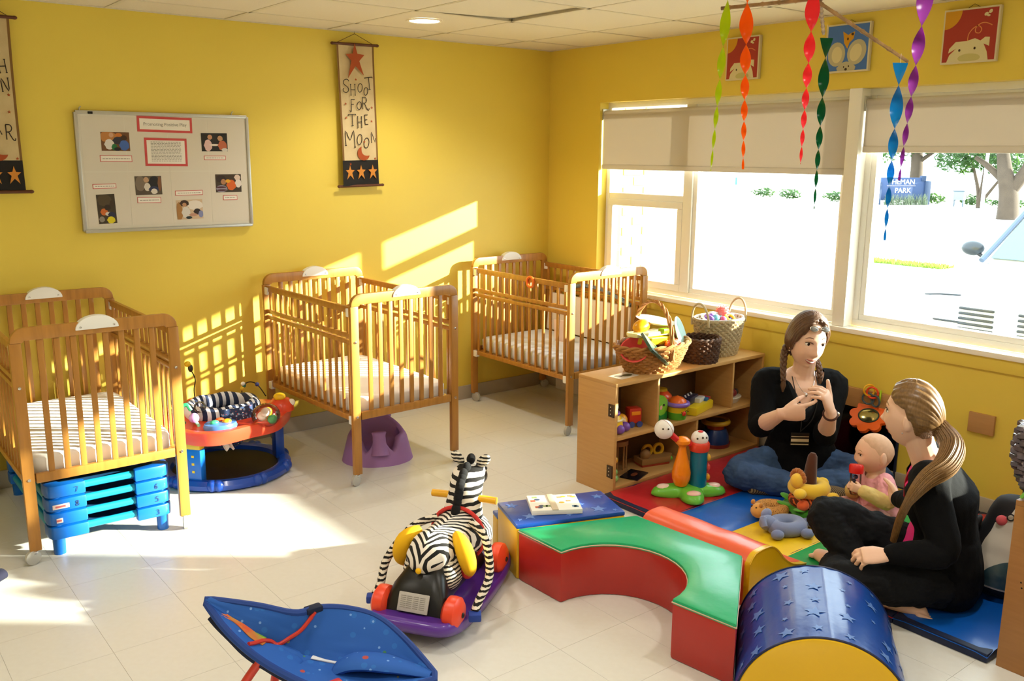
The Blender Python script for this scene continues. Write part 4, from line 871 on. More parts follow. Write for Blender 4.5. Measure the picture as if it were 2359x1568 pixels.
# ================================================================== soft play corner
def vinyl(name, c_, r_=.33): return mat(name, c_, r_, var=.06, vscale=6, bump=.22, bscale=6, coat=.15)
v_red = vinyl('red_vinyl', '#b02a20'); v_green = vinyl('green_vinyl', '#0fa56c'); v_blue = vinyl('blue_vinyl', '#1550b0'); v_yel = vinyl('yellow_vinyl', '#e3b412'); v_orange = vinyl('orange_red_vinyl', '#e8603c')
v_navy = vinyl('blue_star_vinyl', '#17479f', .28); v_star = mat('pale_blue_star_print', '#5a80c8', .35); v_mred = vinyl('mat_red_vinyl', '#b8272b'); v_mgreen = vinyl('mat_green_vinyl', '#0d9a50'); v_myel = vinyl('mat_yellow_vinyl', '#ecc11a'); v_mblue = vinyl('mat_blue_vinyl', '#0a56b4'); v_side = mat('mat_navy_side', '#101c3c', .5)
v_piping = mat('pale_piping', '#d8b8a0', .5)
# folding floor mat
MX0, MX1 = -1.31, -.03; MZ = .04
t = thing('folding_floor_mat', 'folding play mat of red, blue, yellow and green panels', 'mat', (MX0, -1.96, 0))
bnd = [-1.965, -2.36, -2.645, -2.95, -3.215, -3.485, -3.825]
for k, m in enumerate((v_mred, v_mblue, v_myel, v_mgreen, v_mred, v_mblue)):
    def fn(u, v, k=k): return (u*(MX1-MX0), bnd[k]+1.96+(bnd[k+1]-bnd[k])*v, MZ+.0015*noise.noise(V((u*9, v*3+k*5, 0)))-(.006 if v in (0,1) else 0)-(.012 if u in (0,1) else 0))
    mb = MB(); nu, nv = 24, 8; top = [[fn(i/nu, j/nv) for j in range(nv+1)] for i in range(nu+1)]
    mb.grid(lambda u, v: fn(u, v), nu, nv)
    o = obj('mat_panel', mb, m, t)
    sk = MB().box(.004, MX1-MX0-.004, bnd[k+1]+1.96+.001, bnd[k]+1.96-.001, .0, MZ-.005, .006); obj('panel_side', sk, v_side, o)
# piece 1: arch block, green top and red sides
def soft_block(nm, label, poly, h, m_side, m_top, group='foam soft play blocks', cat='soft block', bev=.012):
    c0 = (sum(p[0] for p in poly)/len(poly), sum(p[1] for p in poly)/len(poly))
    t = thing(nm, label, cat, (c0[0], c0[1], 0), 0, group); q = [(p[0]-c0[0], p[1]-c0[1]) for p in poly]
    obj('side_cover', MB().prism(q, 0, h-.012, bev), m_side, t)
    cx_ = 0
    obj('top_cover', MB().prism(q, h-.016, h+.004, .007), m_top, t)
    return t, c0, q
FL, FR, BR, BL = V((-2.172,-2.375)), V((-2.095,-3.385)), V((-1.665,-3.075)), V((-1.70,-2.565))
d = (FR-FL).normalized(); il = V((-2.172,-2.628)); ir = V((-2.122,-3.142)); cc = (il+ir)/2; rr = (ir-il).length/2; nrm = V((-d.y, d.x)); nrm = nrm if nrm.x > 0 else -nrm
arcp = [tuple(cc + d*(-rr*math.cos(a)) + nrm*(rr*1.02*math.sin(a))) for a in [PI*k/18 for k in range(19)]]
poly = [tuple(FL)]+arcp+[tuple(FR), tuple(BR), tuple(BL)]
AH = .215
t, c0, q = soft_block('arch_block', 'green topped red foam arch block with a curved cut-out', poly, AH, v_red, v_green)
pip = [(x, y, AH-.008) for x, y in q]; obj('piping', MB().tube(pip, .0025, 6, closed=True), v_piping, t)
# piece 2: two-step block, blue star tops and yellow sides
D_ = V((-2.177,-2.371)); ey = V((.34,.94)).normalized(); ex = V((.94,-.34)).normalized()
def sb(u, v): return tuple(D_+ex*u+ey*v)
g0 = sb(.24,.16)
t = thing('step_block', 'yellow sided foam step block with blue star top', 'soft block', (*g0, 0), 0, 'foam soft play blocks')
def loc2(P_): return [(x-g0[0], y-g0[1]) for x, y in P_]
hi = loc2([sb(-.0,.002), sb(.475,.002), sb(.475,.255), sb(0,.255)]); lo = loc2([sb(.0,.256), sb(.475,.256), sb(.475,.325), sb(0,.325)])
obj('tall_step_sides', MB().prism(hi, 0, .215, .01), v_yel, t); obj('low_step_sides', MB().prism(lo, 0, .155, .01), v_yel, t)
tp = obj('tall_step_top', MB().prism(hi, .213, .232, .007), v_navy, t); tl = obj('low_step_top', MB().prism(lo, .153, .17, .007), v_navy, t)
random.seed(11)
def star_at(u, v, R_, z, par, a):
    x, y = loc2([sb(u, v)])[0]
    obj('printed_star', MB(T(x, y, z) @ RZ(a)).prism(star_pts(R_), -.001, .0006), v_star, par, 0)
for (u, v, R_) in ((.045,.2,.028),(.08,.07,.033),(.03,.05,.014),(.38,.06,.036),(.43,.19,.026),(.30,.21,.014),(.24,.04,.016),(.33,.13,.015),(.20,.225,.024),(.13,.14,.015),(.44,.03,.014)): star_at(u, v, R_, .2325, tp, random.uniform(0, 1.2))
star_at(.06, .29, .02, .1705, tl, .3); star_at(.3, .29, .018, .1705, tl, .9)
# board book on the step
bx_, by_ = sb(.21, .135)
t = thing('board_book', 'white picture board book lying on the blue star step', 'book', (bx_, by_, .2335), -.55)
obj('pages', MB().box(-.105,.105,-.085,.085,0,.02,.002), mat('white_book_cover', '#ece6dc', .4), t)
obj('spine_strip', MB().box(-.02,.006,-.086,.086,.0195,.0225,.0008), mat('beige_spine_strip', '#c9b79c', .5), t)
random.seed(5)
for k in range(16):
    s_ = 1 if k % 2 else -1; x = s_*random.uniform(.03,.09); y = random.uniform(-.07,.07); c_ = ('#3a4b6a','#c98a6a','#8a9a6a','#c8a23a','#b85a4a','#5f86a8')[k % 6]
    obj('printed_picture', MB(T(x,y,.0198)).box(-.010,.010,-.009,.009,0,.0008) if k % 3 else MB().ell((x,y,.02),(.013,.01,.0008),10,6), mat('book_print_'+c_[1:], c_, .4), t)
# piece 3: orange ramp with yellow wave end
prof = [(0,.0),(0,.175),(.03,.205),(.08,.212),(.14,.207),(.19,.175),(.24,.125),(.30,.088),(.36,.068),(.40,.06),(.41,.0)]
R0, R1 = V((-1.655,-2.55)), V((-1.63,-3.07)); ea = (R1-R0).normalized(); eb = V((-ea.y, ea.x)); eb = eb if eb.x > 0 else -eb
t = thing('ramp_block', 'orange red foam ramp with a yellow wave shaped end', 'soft block', (*R0, 0), 0, 'foam soft play blocks')
def rp(s_, a, z): v_ = ea*s_+eb*a; return (v_.x, v_.y, z)
L_ = (R1-R0).length
pp = smoothpts([(a, z, 0) for a, z in prof[1:-1]], 3); P2 = [(0,.0)]+[(p_.x, p_.y) for p_ in pp]+[(.41,0)]
obj('ramp_cover', MB().loft([[rp(s_, a, z*(1+.03*noise.noise(V((s_*9,a*7,z*5))))) for a, z in P2] for s_ in [L_*k/16*.985 for k in range(17)]]), v_orange, t)
obj('wave_end', MB().loft([[rp(s_, a, z) for a, z in P2] for s_ in (L_*.985, L_*1.0, L_*1.03)]), v_yel, t)
obj('piping', MB().tube([rp(L_*1.03, a, z) for a, z in P2[1:-1]], .003, 6), mat('yellow_piping','#d9a80c',.4), t)
# piece 4: half round tunnel block with blue star cover
t0 = V((-2.008,-3.651)); t1 = V((-1.603,-3.351)); ax = (t1-t0).normalized(); pr = V((ax.y, -ax.x)); Rr = .262; TL = (t1-t0).length
t = thing('half_round_block', 'blue star covered half round foam block with yellow ends', 'soft block', (*((t0+t1)/2), 0), 0, 'foam soft play blocks')
t0l = t0-(t0+t1)/2
def cyl(s_, a, r_=Rr): v_ = t0l+ax*s_+pr*(r_*math.cos(a)); return (v_.x, v_.y, r_*math.sin(a))
aa = [PI*k/40 for k in range(41)]
obj('star_cover', MB().grid(lambda u, v: cyl(u*TL, v*PI, Rr+.0012*math.sin(v*PI*30)*max(0,1-abs(v-.5)*5)), 20, 80), v_navy, t)
for s_, e_ in ((0,-.012),(TL,.012)): obj('end_panel', MB().loft([[cyl(s_, a, Rr-.002) for a in aa], [cyl(s_+e_*.7, a, Rr-.004) for a in aa], [cyl(s_+e_, a, Rr-.02) for a in aa]]), v_yel, t)
for s_ in (0, TL): obj('seam_piping', MB().tube([cyl(s_, a, Rr) for a in aa], .004, 6), mat('navy_piping','#0e1c48',.4), t)
obj('underside', MB().loft([[cyl(s_, a, Rr-.006) for a in aa] for s_ in (.001, TL-.001)], cap=False), v_navy, t)
random.seed(21)
k = 0
spots = [(u_+random.uniform(-.03,.03), v_+random.uniform(-.03,.03)) for u_ in (.1,.3,.5,.7,.9) for v_ in (.14,.27,.4,.53,.66,.79,.9)]
for (u_, v_) in spots:
    R_ = random.choice((.036,.03,.02,.013)); a0 = random.uniform(0, 1.2)
    pts = star_pts(R_, a0=a0); v0 = [cyl(min(max(u_*TL+p[0],.004),TL-.004), v_*PI+p[1]/Rr, Rr+.0022) for p in pts]; ce = cyl(u_*TL, v_*PI, Rr+.0026)
    mb = MB(); mb._a(v0+[ce], [(i, (i+1) % 10, 10) for i in range(10)]); obj('printed_star', mb, v_star, t, 60)
# second low shelf seen from its end, right edge
t = thing('toy_shelf', 'low brown wooden shelf end at the right edge of the photo', 'shelf', (-1.288, -3.845, 0))
m_ply2 = mat('brown_plywood', '#a8743c', 0.45, var=0.3, vscale=6, stretch=(1.2, 1.2, 14), col2='#8a5a2a', coat=.1)
def s2(nm, *a): return obj(nm, MB().box(*a, .0015), m_ply2, t, 30)
s2('end_panel', 0,.018,-.30,0,0,.572); s2('end_panel', 1.15,1.168,-.30,0,0,.572); s2('shelf_top', 0,1.168,-.303,0,.572,.59); s2('back_panel', .018,1.15,-.008,-.001,.0,.572); s2('middle_shelf', .018,1.15,-.296,-.008,.28,.298); s2('bottom_shelf', .018,1.15,-.296,-.008,.03,.048)
for y, z in ((-.05,.30),(-.046,.318),(-.075,.305),(-.072,.325)): obj('peg_hole', MB(T(-.0002,y,z) @ RY(-PI/2)).lathe([(.0005,0),(.003,0),(.0005,.0006)],8), m_dark, t)
# shiny dark basket on it and its green strap
t = thing('woven_basket', 'dark shiny woven basket at the right edge, on the shelf', 'basket', (-1.19, -3.912, .59))
m_sh = mat('shiny_dark_weave', '#6b5f66', .22, metal=.5, var=.6, vscale=40, col2='#1c1618')
obj('woven_side', weave(.058,.058,.105,.105,.24,16,12,.0115,.007,.03), m_sh, t); obj('stakes', stakes(.058,.058,.105,.105,.24,16,.006,.03), m_sh, t); obj('basket_base', MB().lathe([(.001,.002),(.058,.002),(.058,.012),(.001,.012)],20), m_sh, t)
obj('green_strap', MB().tube([(-.085,.03,.05),(-.082,.05,.02),(-.085,.058,.006)], .006, 8), mat('lime_strap','#7fc84a',.5), t)
# wall rail with mirror below
m_rail = mat('birch_rail', '#b98a55', .45, var=.25, vscale=6, stretch=(14,1.2,14), col2='#96683a')
t = thing('pull_up_rail', 'birch pull-up rail fixed low on the window wall', 'rail', (0, -2.5, .45))
obj('rail_board', MB().box(-.055,-.03,-.40,.60,-.055,.045,.004), m_rail, t); 
for y in (-.66, .3): obj('mount_block', MB().box(-.018,0,y-.06+.0,y+.06,-.05,.045,.003), m_rail, t)
obj('end_bracket', MB().box(-.055,-.0,-.44,-.40,-.03,.03,.006), m_hinge, t)
for y in (-.3, .3): obj('bracket', MB().box(-.032,-.0,y-.02,y+.02,-.03,.03,.004), m_hinge, t)
t = thing('wall_mirror', 'low dark mirror panel on the wall under the rail', 'mirror', (-.002, -2.33, .225))
obj('mirror_sheet', MB().box(-.008,0,-.425,.32,-.165,.165), mat('acrylic_mirror', '#2c3442', .08, metal=1.0), t); 
mb = MB()
for a in (-.43, .325): mb.box(-.012,0,a-.006,a+.006,-.175,.175,.002)
mb.box(-.012,0,-.43,.325,-.175,-.165,.002).box(-.012,0,-.43,.325,.165,.175,.002); obj('mirror_frame', mb, mat('navy_edge_trim','#1a2440',.4), t)
# flower mirror toy on links
t = thing('flower_toy', 'orange flower shaped baby mirror hung on the rail by links', 'toy', (-.085, -2.64, .372))
fp = []
for k in range(72):
    a = 2*PI*k/72; q_ = .066+.03*abs(math.cos(4*a))**.55; fp.append((q_*math.cos(a)*1.1, q_*math.sin(a)))
FM = Matrix(((0,0,-1,0),(-1,0,0,0),(0,1,0,0),(0,0,0,1))) @ RX(-.75)
obj('petals', MB(FM).prism(fp, -.008, .012), mat('orange_toy_flower','#f0641a',.4), t); obj('mirror_face', MB(FM).lathe([(.001,.013),(.048,.013),(.045,.0145),(.001,.0145)],28,sx=1.1,sy=.8), mat('toy_mirror','#a39a62',.15,metal=.9), t); obj('mirror_rim', MB(FM).torus((0,0,.013),.048,.004,32,8,sx=1.1,sy=.8), mat('dark_green_rim','#2c3a2a',.4), t)
for k, (c_, y, z, rz) in enumerate((('#4a5a60',.02,.09,.3),('#4a5a60',-.02,.085,-.3),('#e8441c',.0,.125,.2),('#f0b41c',.018,.135,.9))): obj('link', MB(T(.008,y,z) @ RZ(rz) @ RY(PI/2)).torus((0,0,0),.028,.005,20,8), mat('link_'+c_[1:], c_, .35), t)
lk = obj('toy_link', MB(RZ(.5) @ RX(PI/2)).torus((0,0,0),.030,.005,20,8), mat('lime_link','#a8d41c',.35)); lk.location = (-.043,-2.665,.475); tag(lk, 'lime green plastic link looped over the rail', 'link')
# penguin roly-poly
t = thing('penguin_toy', 'large round black and white penguin toy leaning by the right shelf', 'toy', (-.815, -3.635, .04), 0, rot=(-.05,.10,-1.0))
m_pb = mat('black_plush','#15141a',.8); m_pw = mat('white_plush','#cfc8bc',.8,var=.1,vscale=9)
pen = [(.001,0),(.09,.004),(.135,.05),(.145,.11),(.125,.19),(.095,.27),(.085,.32),(.06,.37),(.001,.39)]
obj('body', MB().lathe([(p_.x, p_.y) for p_ in smoothpts([(r_, z, 0) for r_, z in pen], 3)], 32, sy=.9), m_pb, t)
def front(u, v):   # white bib on the -y side
    z = .045+.305*v; r_ = interp([p[1] for p in pen], [p[0] for p in pen], z)+.003; a = -PI/2+(u-.5)*2*interp([0,.25,.5,.75,1],[.85,1.05,.9,.85,.25],v); return (r_*math.cos(a), r_*.9*math.sin(a), z)
obj('white_bib', MB().shell(front, 16, 18, .004), m_pw, t)
obj('tummy_window', MB().shell(lambda u, v: tuple(V(front(.14+.72*u, .03+.36*math.sin(PI*.5*v)**.9*(1-(2*u-1)**2*.75)))*1.0+V((0,-.006,0))), 14, 10, .004), mat('dark_teal_print','#2c4a55',.3,var=.5,vscale=22,col2='#6a7068'), t)
for s_ in (-1,1):
    obj('cheek', MB().ell((s_*.055,-.073,.30),(.02,.012,.02)), mat('pink_cheek','#e0606a',.8), t); obj('eye_line', MB().torus((s_*.03,-.082,.32),.012,.0025,16,6,RX(PI/2)), m_pb, t)
    obj('flipper', MB().ell((s_*.14,0,.2),(.02,.045,.09),12,10,Matrix.Rotation(s_*-.35,3,'Y')), m_pb, t)
obj('beak', MB().tube([(0,-.08,.29),(0,-.115,.283)],[.014,.002],8), mat('yellow_beak','#e0c020',.6), t)
# ================================================================== toys and gear on the open floor
# ---- stack of blue nap cots under the left crib
m_cot = mat('cyan_blue_cot_plastic', '#0862be', .35, coat=.2); m_cotrail = mat('teal_cot_tube', '#1590b4', .35); m_cotf = sheet_mat('blue_mesh_cloth', '#17507e', '#17507e', .1); m_cap = mat('white_cap','#ece4da',.4); m_stick = mat('pale_sticker','#d9c6bf',.5); m_stickr = mat('red_sticker_print','#b85a5a',.5)
def digits(par, s_, x, z, m=None):
    mb = MB(Matrix(((1,0,0,0),(0,0,-1,-.043),(0,1,0,0),(0,0,0,1)))); letter(mb, s_, x, z, .014, .022, .0022); obj('number', mb, m_ink, par, 0)
CX, CYF, CWd, CLn, DZ = -3.345, -.995, .50, .86, .061
cots = []
for k in range(4):
    z = .10+k*DZ
    t = thing('nap_cot', ('lowest blue nap cot of the stack, marked 3', 'second blue nap cot from the floor, marked 5', 'third blue nap cot from the floor, marked 6 and 8', 'topmost blue nap cot of the stack, marked 7')[k], 'cot', (CX, CYF, z), .0, 'stacked blue nap cots')
    for sx in (-1, 1):
        for ey_ in (0, CLn):
            sy = 1 if ey_ == 0 else -1
            cp = [(sx*.10,-.0),(sx*.22,0),(sx*.245,.012*sy),(sx*.255,.04*sy),(sx*.255,.10*sy),(sx*.205,.10*sy),(sx*.19,.055*sy),(sx*.10,.04*sy)]
            o = obj('corner_casting', MB(T(0,ey_-.04*(1 if sy==1 else -1)*0,0)).prism([(a,b-.04*sy) for a,b in cp], -.027, .027, .009), m_cot, t)
            if k == 0: obj('foot', MB().lathe([(.024,-.10),(.026,-.03),(.028,-.02)],16,c=(sx*.215,ey_,0)), m_cot, t)
            else: obj('stacking_foot', MB().lathe([(.02,-.04),(.022,-.02)],14,c=(sx*.215,ey_,0)), m_cot, t)
    for ey_ in (-.012, CLn+.012): obj('end_tube', MB().tube([(-.12,ey_,.004),(.12,ey_,.004)], .016, 14), m_cotrail, t)
    for sx in (-1, 1):
        obj('side_tube', MB().tube([(sx*.23,.05,.004),(sx*.23,CLn-.05,.004)], .015, 12), m_cotrail, t)
        for ey_ in (-.012, CLn+.012): obj('end_cap', MB().tube([(sx*.105,ey_,.004),(sx*.118,ey_,.004)], .0185, 14), m_cap, t)
    obj('cot_cloth', MB().shell(lambda u, v: (-.22+.44*u, .02+(CLn-.04)*v, .008-.018*math.sin(PI*u)-.012*math.sin(PI*v)), 10, 14, .002), m_cotf, t)
    if k == 3: digits(t, '7', -.145, -.012)
    if k == 2: digits(t, '8', -.145, -.012); digits(t, '6', .18, -.012)
    if k == 1: digits(t, '5', .18, -.012)
    if k == 0: digits(t, '3', .18, -.012)
    if k in (1, 2): obj('sticker', MB().box(-.235+(.01 if k==1 else 0),-.17-(.03 if k==1 else 0),-.0445,-.0415,-.012,.008,.001), m_stick, t); obj('sticker_print', MB().box(-.225,-.205+(.02 if k==2 else 0),-.045,-.0444,-.006,.002), m_stickr, t)

# ---- activity saucer between the left and middle cribs
ax_, ay_ = -2.615, -.425
t = thing('activity_saucer', 'baby activity saucer with red toy tray and blue base', 'activity saucer', (ax_, ay_, 0), .0)
m_bl = mat('cobalt_plastic','#1646a8',.3,coat=.2); m_blb = mat('bright_blue_plastic','#1568c8',.3,coat=.2); m_rd = mat('coral_red_tray','#e2492c',.3,coat=.25); m_yl = mat('sun_yellow_plastic','#ecc01c',.3,coat=.2); m_dkf = mat('dark_saucer_floor','#15161f',.5); m_clr = clear_mat('clear_toy_dome','#fdf6f2',.12,.05)
obj('base_ring', MB().lathe([(.272,.03),(.272,.012),(.29,.0),(.32,.0),(.338,.012),(.34,.035),(.325,.055),(.30,.058),(.28,.05),(.27,.03)],48,cap=False), m_bl, t)
obj('base_floor', MB().lathe([(.001,.018),(.10,.017),(.28,.03)],40,cap=False), m_dkf, t)
for k in range(9):
    for dd in (-.05,.05):
        a = 2*PI*k/9+dd; obj('ring_bump', MB().ell((.325*math.cos(a),.325*math.sin(a),.034),(.028,.028,.032),10,8), m_bl, t)
for k, a in enumerate((-2.45,-.15,1.85)):
    x, y = .285*math.cos(a), .285*math.sin(a)
    R_ = Matrix.Rotation(a,3,'Z'); o = obj('leg', MB().cbox((x,y,.13),(.05,.085,.19),.012,R_), m_blb if k == 0 else m_bl, t); obj('leg_top', MB().cbox((x,y,.245),(.048,.083,.075),.01,R_), m_yl, o)
    for zz in (.10,.14,.18): obj('height_hole', MB().cbox((x+.026*math.cos(a),y+.026*math.sin(a),zz),(.003,.014,.012),.001,R_), m_yl, o)
def trayr(a): return .330+.022*math.cos(3*a+.6)+.012*math.cos(6*a)
n = 96
def tring(f_, z): return [(trayr(2*PI*k/n)*f_*math.cos(2*PI*k/n), trayr(2*PI*k/n)*f_*math.sin(2*PI*k/n), z) for k in range(n)]
def iring(r_, z): return [(r_*math.cos(2*PI*k/n), r_*math.sin(2*PI*k/n), z) for k in range(n)]
obj('tray', MB().loft([iring(.17,.30),tring(.94,.25),tring(.99,.252),tring(1.02,.29),tring(1.01,.318),tring(.95,.325),tring(.86,.316),iring(.20,.322),iring(.175,.33),iring(.17,.30)],cap=False), m_rd, t)
m_st = stripe_mat('striped_seat_cloth','#1c2a4c','#dfe2ee',9.0,.4,1.0,.55,'X',.85); m_seat = spot_mat('print_seat_cloth','#2c3f66',[('#8fb0d8',1.0,.28),('#c8505a',1.4,.16),('#e8e8f0',1.1,.18)],45)
obj('seat_ring', MB().tube([(.165*math.cos(a),.15*math.sin(a),.352+.004*math.sin(7*a)) for a in [2*PI*k/60 for k in range(60)]],.034,12,closed=True,up=(0,0,1),flat=1.25), m_st, t)
obj('seat_skirt', MB().lathe([(.172,.345),(.165,.30),(.14,.22),(.09,.15),(.03,.13)],40,sy=.92,cap=False), m_seat, t)
obj('seat_front_panel', MB().shell(lambda u, v: (.202*math.cos(-1.95+1.0*u), .19*math.sin(-1.95+1.0*u), .39-.085*v), 14, 5, .006), m_seat, t)
for p_, q_ in (((.0,-.17,.135),(.005,-.19,.10)),): obj('cloth_tag', MB().shell(lambda u, v: (-.10+.05*u+.02*v, -.19-.03*v, .25-.06*v-.01*math.sin(u*9)), 6, 5, .002), mat('white_tag','#e6ddd2',.8), t)
# toys round the tray
def tt(a, r_): return r_*math.cos(a), r_*math.sin(a)
x, y = tt(-1.98,.265); dr = obj('drum_pad_toy', MB().lathe([(.001,.318),(.082,.318),(.085,.33),(.078,.345),(.001,.348)],28,c=(x,y,0),sy=.8), mat('pad_blue','#4a7ac0',.3), t)
for dx, dy, c_ in ((-.03,.0,'#3ca878'),(.03,-.01,'#f0981c'),(.01,.03,'#e8542c')): obj('pad_button', MB().ell((x+dx,y+dy,.35),(.024,.018,.012)), P3(c_), dr)
x, y = tt(-1.15,.30); sp_ = obj('clear_spinner', MB().ell((x,y,.35),(.074,.07,.062),20,14), m_clr, t)
for dx, dy, dz, c_ in ((-.02,0,.0,'#f0e8e0'),(.015,.01,.015,'#f0c42c'),(.025,-.02,-.02,'#4ca868'),(-.01,-.025,.025,'#f0e2da')): obj('spinner_part', MB().ell((x+dx,y+dy,.35+dz),(.026,.02,.024)), P3(c_), sp_)
x, y = tt(-.35,.30); md = obj('motor_dome_toy', MB().lathe([(.07,.315),(.066,.35),(.045,.375),(.001,.385)],24,c=(x,y,0)), m_rd, t); obj('yellow_knob', MB().ell((x-.01,y-.01,.39),(.034,.03,.022)), m_yl, md); obj('white_knob', MB().ell((x+.045,y-.035,.355),(.02,.02,.02)), P3('#f4eee6'), md)
x, y = tt(1.78,.26); ob = obj('springy_stalk', MB().tube(smoothpts([(x,y,.33),(x-.004,y,.40),(x+.006,y,.46),(x-.012,y,.51)],6),.003,6), m_ink, t); obj('stalk_base', MB().lathe([(.05,.32),(.046,.345),(.035,.352),(.001,.352)],20,c=(x,y,0)), m_rd, ob); obj('bee_body', MB().ell((x-.016,y,.525),(.014,.014,.022)), P3('#2c241c'), ob); obj('bee_head', MB().ell((x-.03,y,.55),(.018,.016,.016)), m_yl, ob)
x, y = tt(.55,.26); ob = obj('bead_arch', MB().tube(smoothpts([(x-.06,y,.325),(x-.055,y,.40),(x-.02,y,.43),(x+.03,y,.41),(x+.07,y-.02,.34)],6),.003,6), m_ink, t)
for dx, dz, c_ in ((-.055,.40,'#e8c02c'),(-.045,.415,'#2c6a5a'),(-.05,.425,'#e8e8e8'),(.03,.41,'#3a4a9a')): obj('bead', MB().ell((x+dx,y,dz),.012), P3(c_), ob)
x, y = tt(-2.75,.28); ob = obj('stem_toy', MB().tube(smoothpts([(x+.02,y,.33),(x-.01,y,.40),(x+.03,y-.01,.43),(x+.05,y-.02,.40)],6),.010,8), P3('#2c9a68'), t); obj('clear_bulb', MB().ell((x+.10,y-.01,.405),(.03,.03,.03)), m_clr, ob); obj('purple_bead', MB().ell((x+.06,y-.03,.36),(.026,.024,.026)), P3('#b88ac8'), ob); obj('leaf_foot', MB().lathe([(.001,.25),(.03,.25),(.018,.29),(.001,.30)],16,c=(x+.05,y-.06,0)), P3('#1f9a58'), ob); obj('leaf_stem', MB().tube(smoothpts([(x+.06,y-.03,.345),(x+.075,y-.05,.32),(x+.05,y-.06,.285)],5),.008,8), P3('#8ad0b0'), ob)
x, y = tt(2.85,.28); ob = obj('clear_roller', MB(T(x,y,.38) @ RX(PI/2)).lathe([(.001,-.035),(.042,-.035),(.045,0),(.042,.035),(.001,.035)],22), m_clr, t); obj('roller_mount', MB().box(x-.05,x+.05,y-.045,y+.045,.315,.345,.01), m_rd, ob)

# ---- purple floor seat under the middle crib
t = thing('floor_seat', 'lilac purple moulded foam baby floor seat under the middle crib', 'baby seat', (-1.865, -.735, 0), -.42)
m_lil = mat('lilac_foam','#9a6fa8',.55,bump=.05,bscale=90)
def seat_mesh():
    bm_ = MB(); N = 48
    def R_at(a, z): # outer wall flares to the floor; back is higher
        return .185-.055*(z/.22)+.012*math.cos(2*a)
    def top(a):   # rim height by angle, back at +y
        b = math.sin(a); q = a+PI/2; return .15+.10*max(0,b)**1.2-.075*(math.exp(-((q-.52)/.24)**2)+math.exp(-((q+.52)/.24)**2))
    def nrm_a(k): a = 2*PI*k/N; return a if a <= PI else a-2*PI
    rings = []
    for f_ in (0,.06,.3,.6,.85,.97,1.0): rings.append([((R_at(nrm_a(k),top(nrm_a(k))*f_)-(.0 if f_ < .97 else .008+.01*(f_-.97)/.03))*math.cos(nrm_a(k)), (R_at(nrm_a(k),top(nrm_a(k))*f_)-(.0 if f_ < .97 else .008+.01*(f_-.97)/.03))*.95*math.sin(nrm_a(k)), top(nrm_a(k))*f_) for k in range(N)])
    for f_, q_ in ((.96,.036),(.75,.045),(.5,.055),(.38,.075)): rings.append([((R_at(nrm_a(k),top(nrm_a(k))*f_)-q_)*math.cos(nrm_a(k)), (R_at(nrm_a(k),top(nrm_a(k))*f_)-q_)*.95*math.sin(nrm_a(k)), max(.055,top(nrm_a(k))*f_)) for k in range(N)])
    rings.append([(.03*math.cos(nrm_a(k)), .03*math.sin(nrm_a(k)), .055) for k in range(N)])
    return bm_.loft(rings)
obj('seat_body', seat_mesh(), m_lil, t, 60)
obj('front_pommel', MB().tube(smoothpts([(0,-.135,.06),(0,-.12,.12),(0,-.105,.165),(0,-.10,.185)],4), [.052,.05,.046,.042,.038,.036,.036,.035,.036,.038,.04,.038,.03], 16), m_lil, t, 60)
obj('back_crest', MB().ell((0,.13,.21),(.095,.035,.06),20,12), m_lil, t)

# ---- zebra ride-on rocker
t = thing('zebra_rocker', 'plush zebra ride-on rocker with purple base and red wheels', 'rocking toy', (-2.482, -2.335, 0), math.atan2(.54,.84))
# local +x is forward
m_pur = mat('purple_rocker_plastic','#5b2f96',.3,coat=.25); m_zeb = stripe_mat('zebra_plush','#14110f','#ece3d6',10.0,2.0,1.6,.45,'X',.9,chev=-1.3); m_zebn = stripe_mat('zebra_plush_neck','#14110f','#ece3d6',11.0,2.2,1.6,.42,'Z',.9); m_zebl = stripe_mat('zebra_plush_leg','#14110f','#e6dccb',22.0,1.6,3.0,.45,'Z',.9); m_blk = mat('black_moulded_plastic','#131211',.35); m_wh = mat('red_orange_wheel','#ee4a2a',.35); m_yp = mat('yellow_plush','#efb70e',.85); m_rp = mat('red_plush','#d83a34',.85)
bp = []
for k in range(48):
    a = 2*PI*k/48; e = .38; bp.append((.365*math.copysign(abs(math.cos(a))**e,math.cos(a))-.03, .175*math.copysign(abs(math.sin(a))**e,math.sin(a))))
obj('rocker_base', MB().loft([[(x*f_, y*f_, z+.045*(x/.375)**2) for x, y in bp] for f_, z in ((.84,.0),(.95,.006),(1.0,.03),(.99,.05),(.95,.058),(.91,.05),(.5,.046))]), m_pur, t, 60)
# black moulded rear and body
rb = [(-.33,.035,.115,.06),(-.305,.035,.12,.15),(-.265,.035,.108,.215),(-.20,.04,.085,.25),(-.16,.05,.085,.24),(-.05,.06,.085,.22),(.06,.06,.085,.215),(.14,.05,.09,.18),(.19,.05,.08,.13)]
obj('black_chassis', MB().loft([[(x, w_*math.copysign(abs(math.cos(a))**.6,math.cos(a)), z0+(zt-z0)*(math.sin(a)*.5+.5)) for a in [2*PI*k/20 for k in range(20)]] for x, z0, w_, zt in rb]), m_blk, t, 60)
obj('maker_label', MB(T(-.311,0,.135) @ RY(-PI/2+.42) ).box(-.033,.033,-.058,.058,-.001,.006,.005), mat('grey_label','#bcb6ae',.5,var=.15,vscale=90), t)
mb = MB(T(-.311,0,.135) @ RY(-PI/2+.42))
for k in range(7):
    for y in (-.045,-.02,.005,.028): mb.box(-.02+k*.0065,-.0175+k*.0065,y,y+.02,.0055,.0065)
obj('label_print', mb, m_print, t, 0)
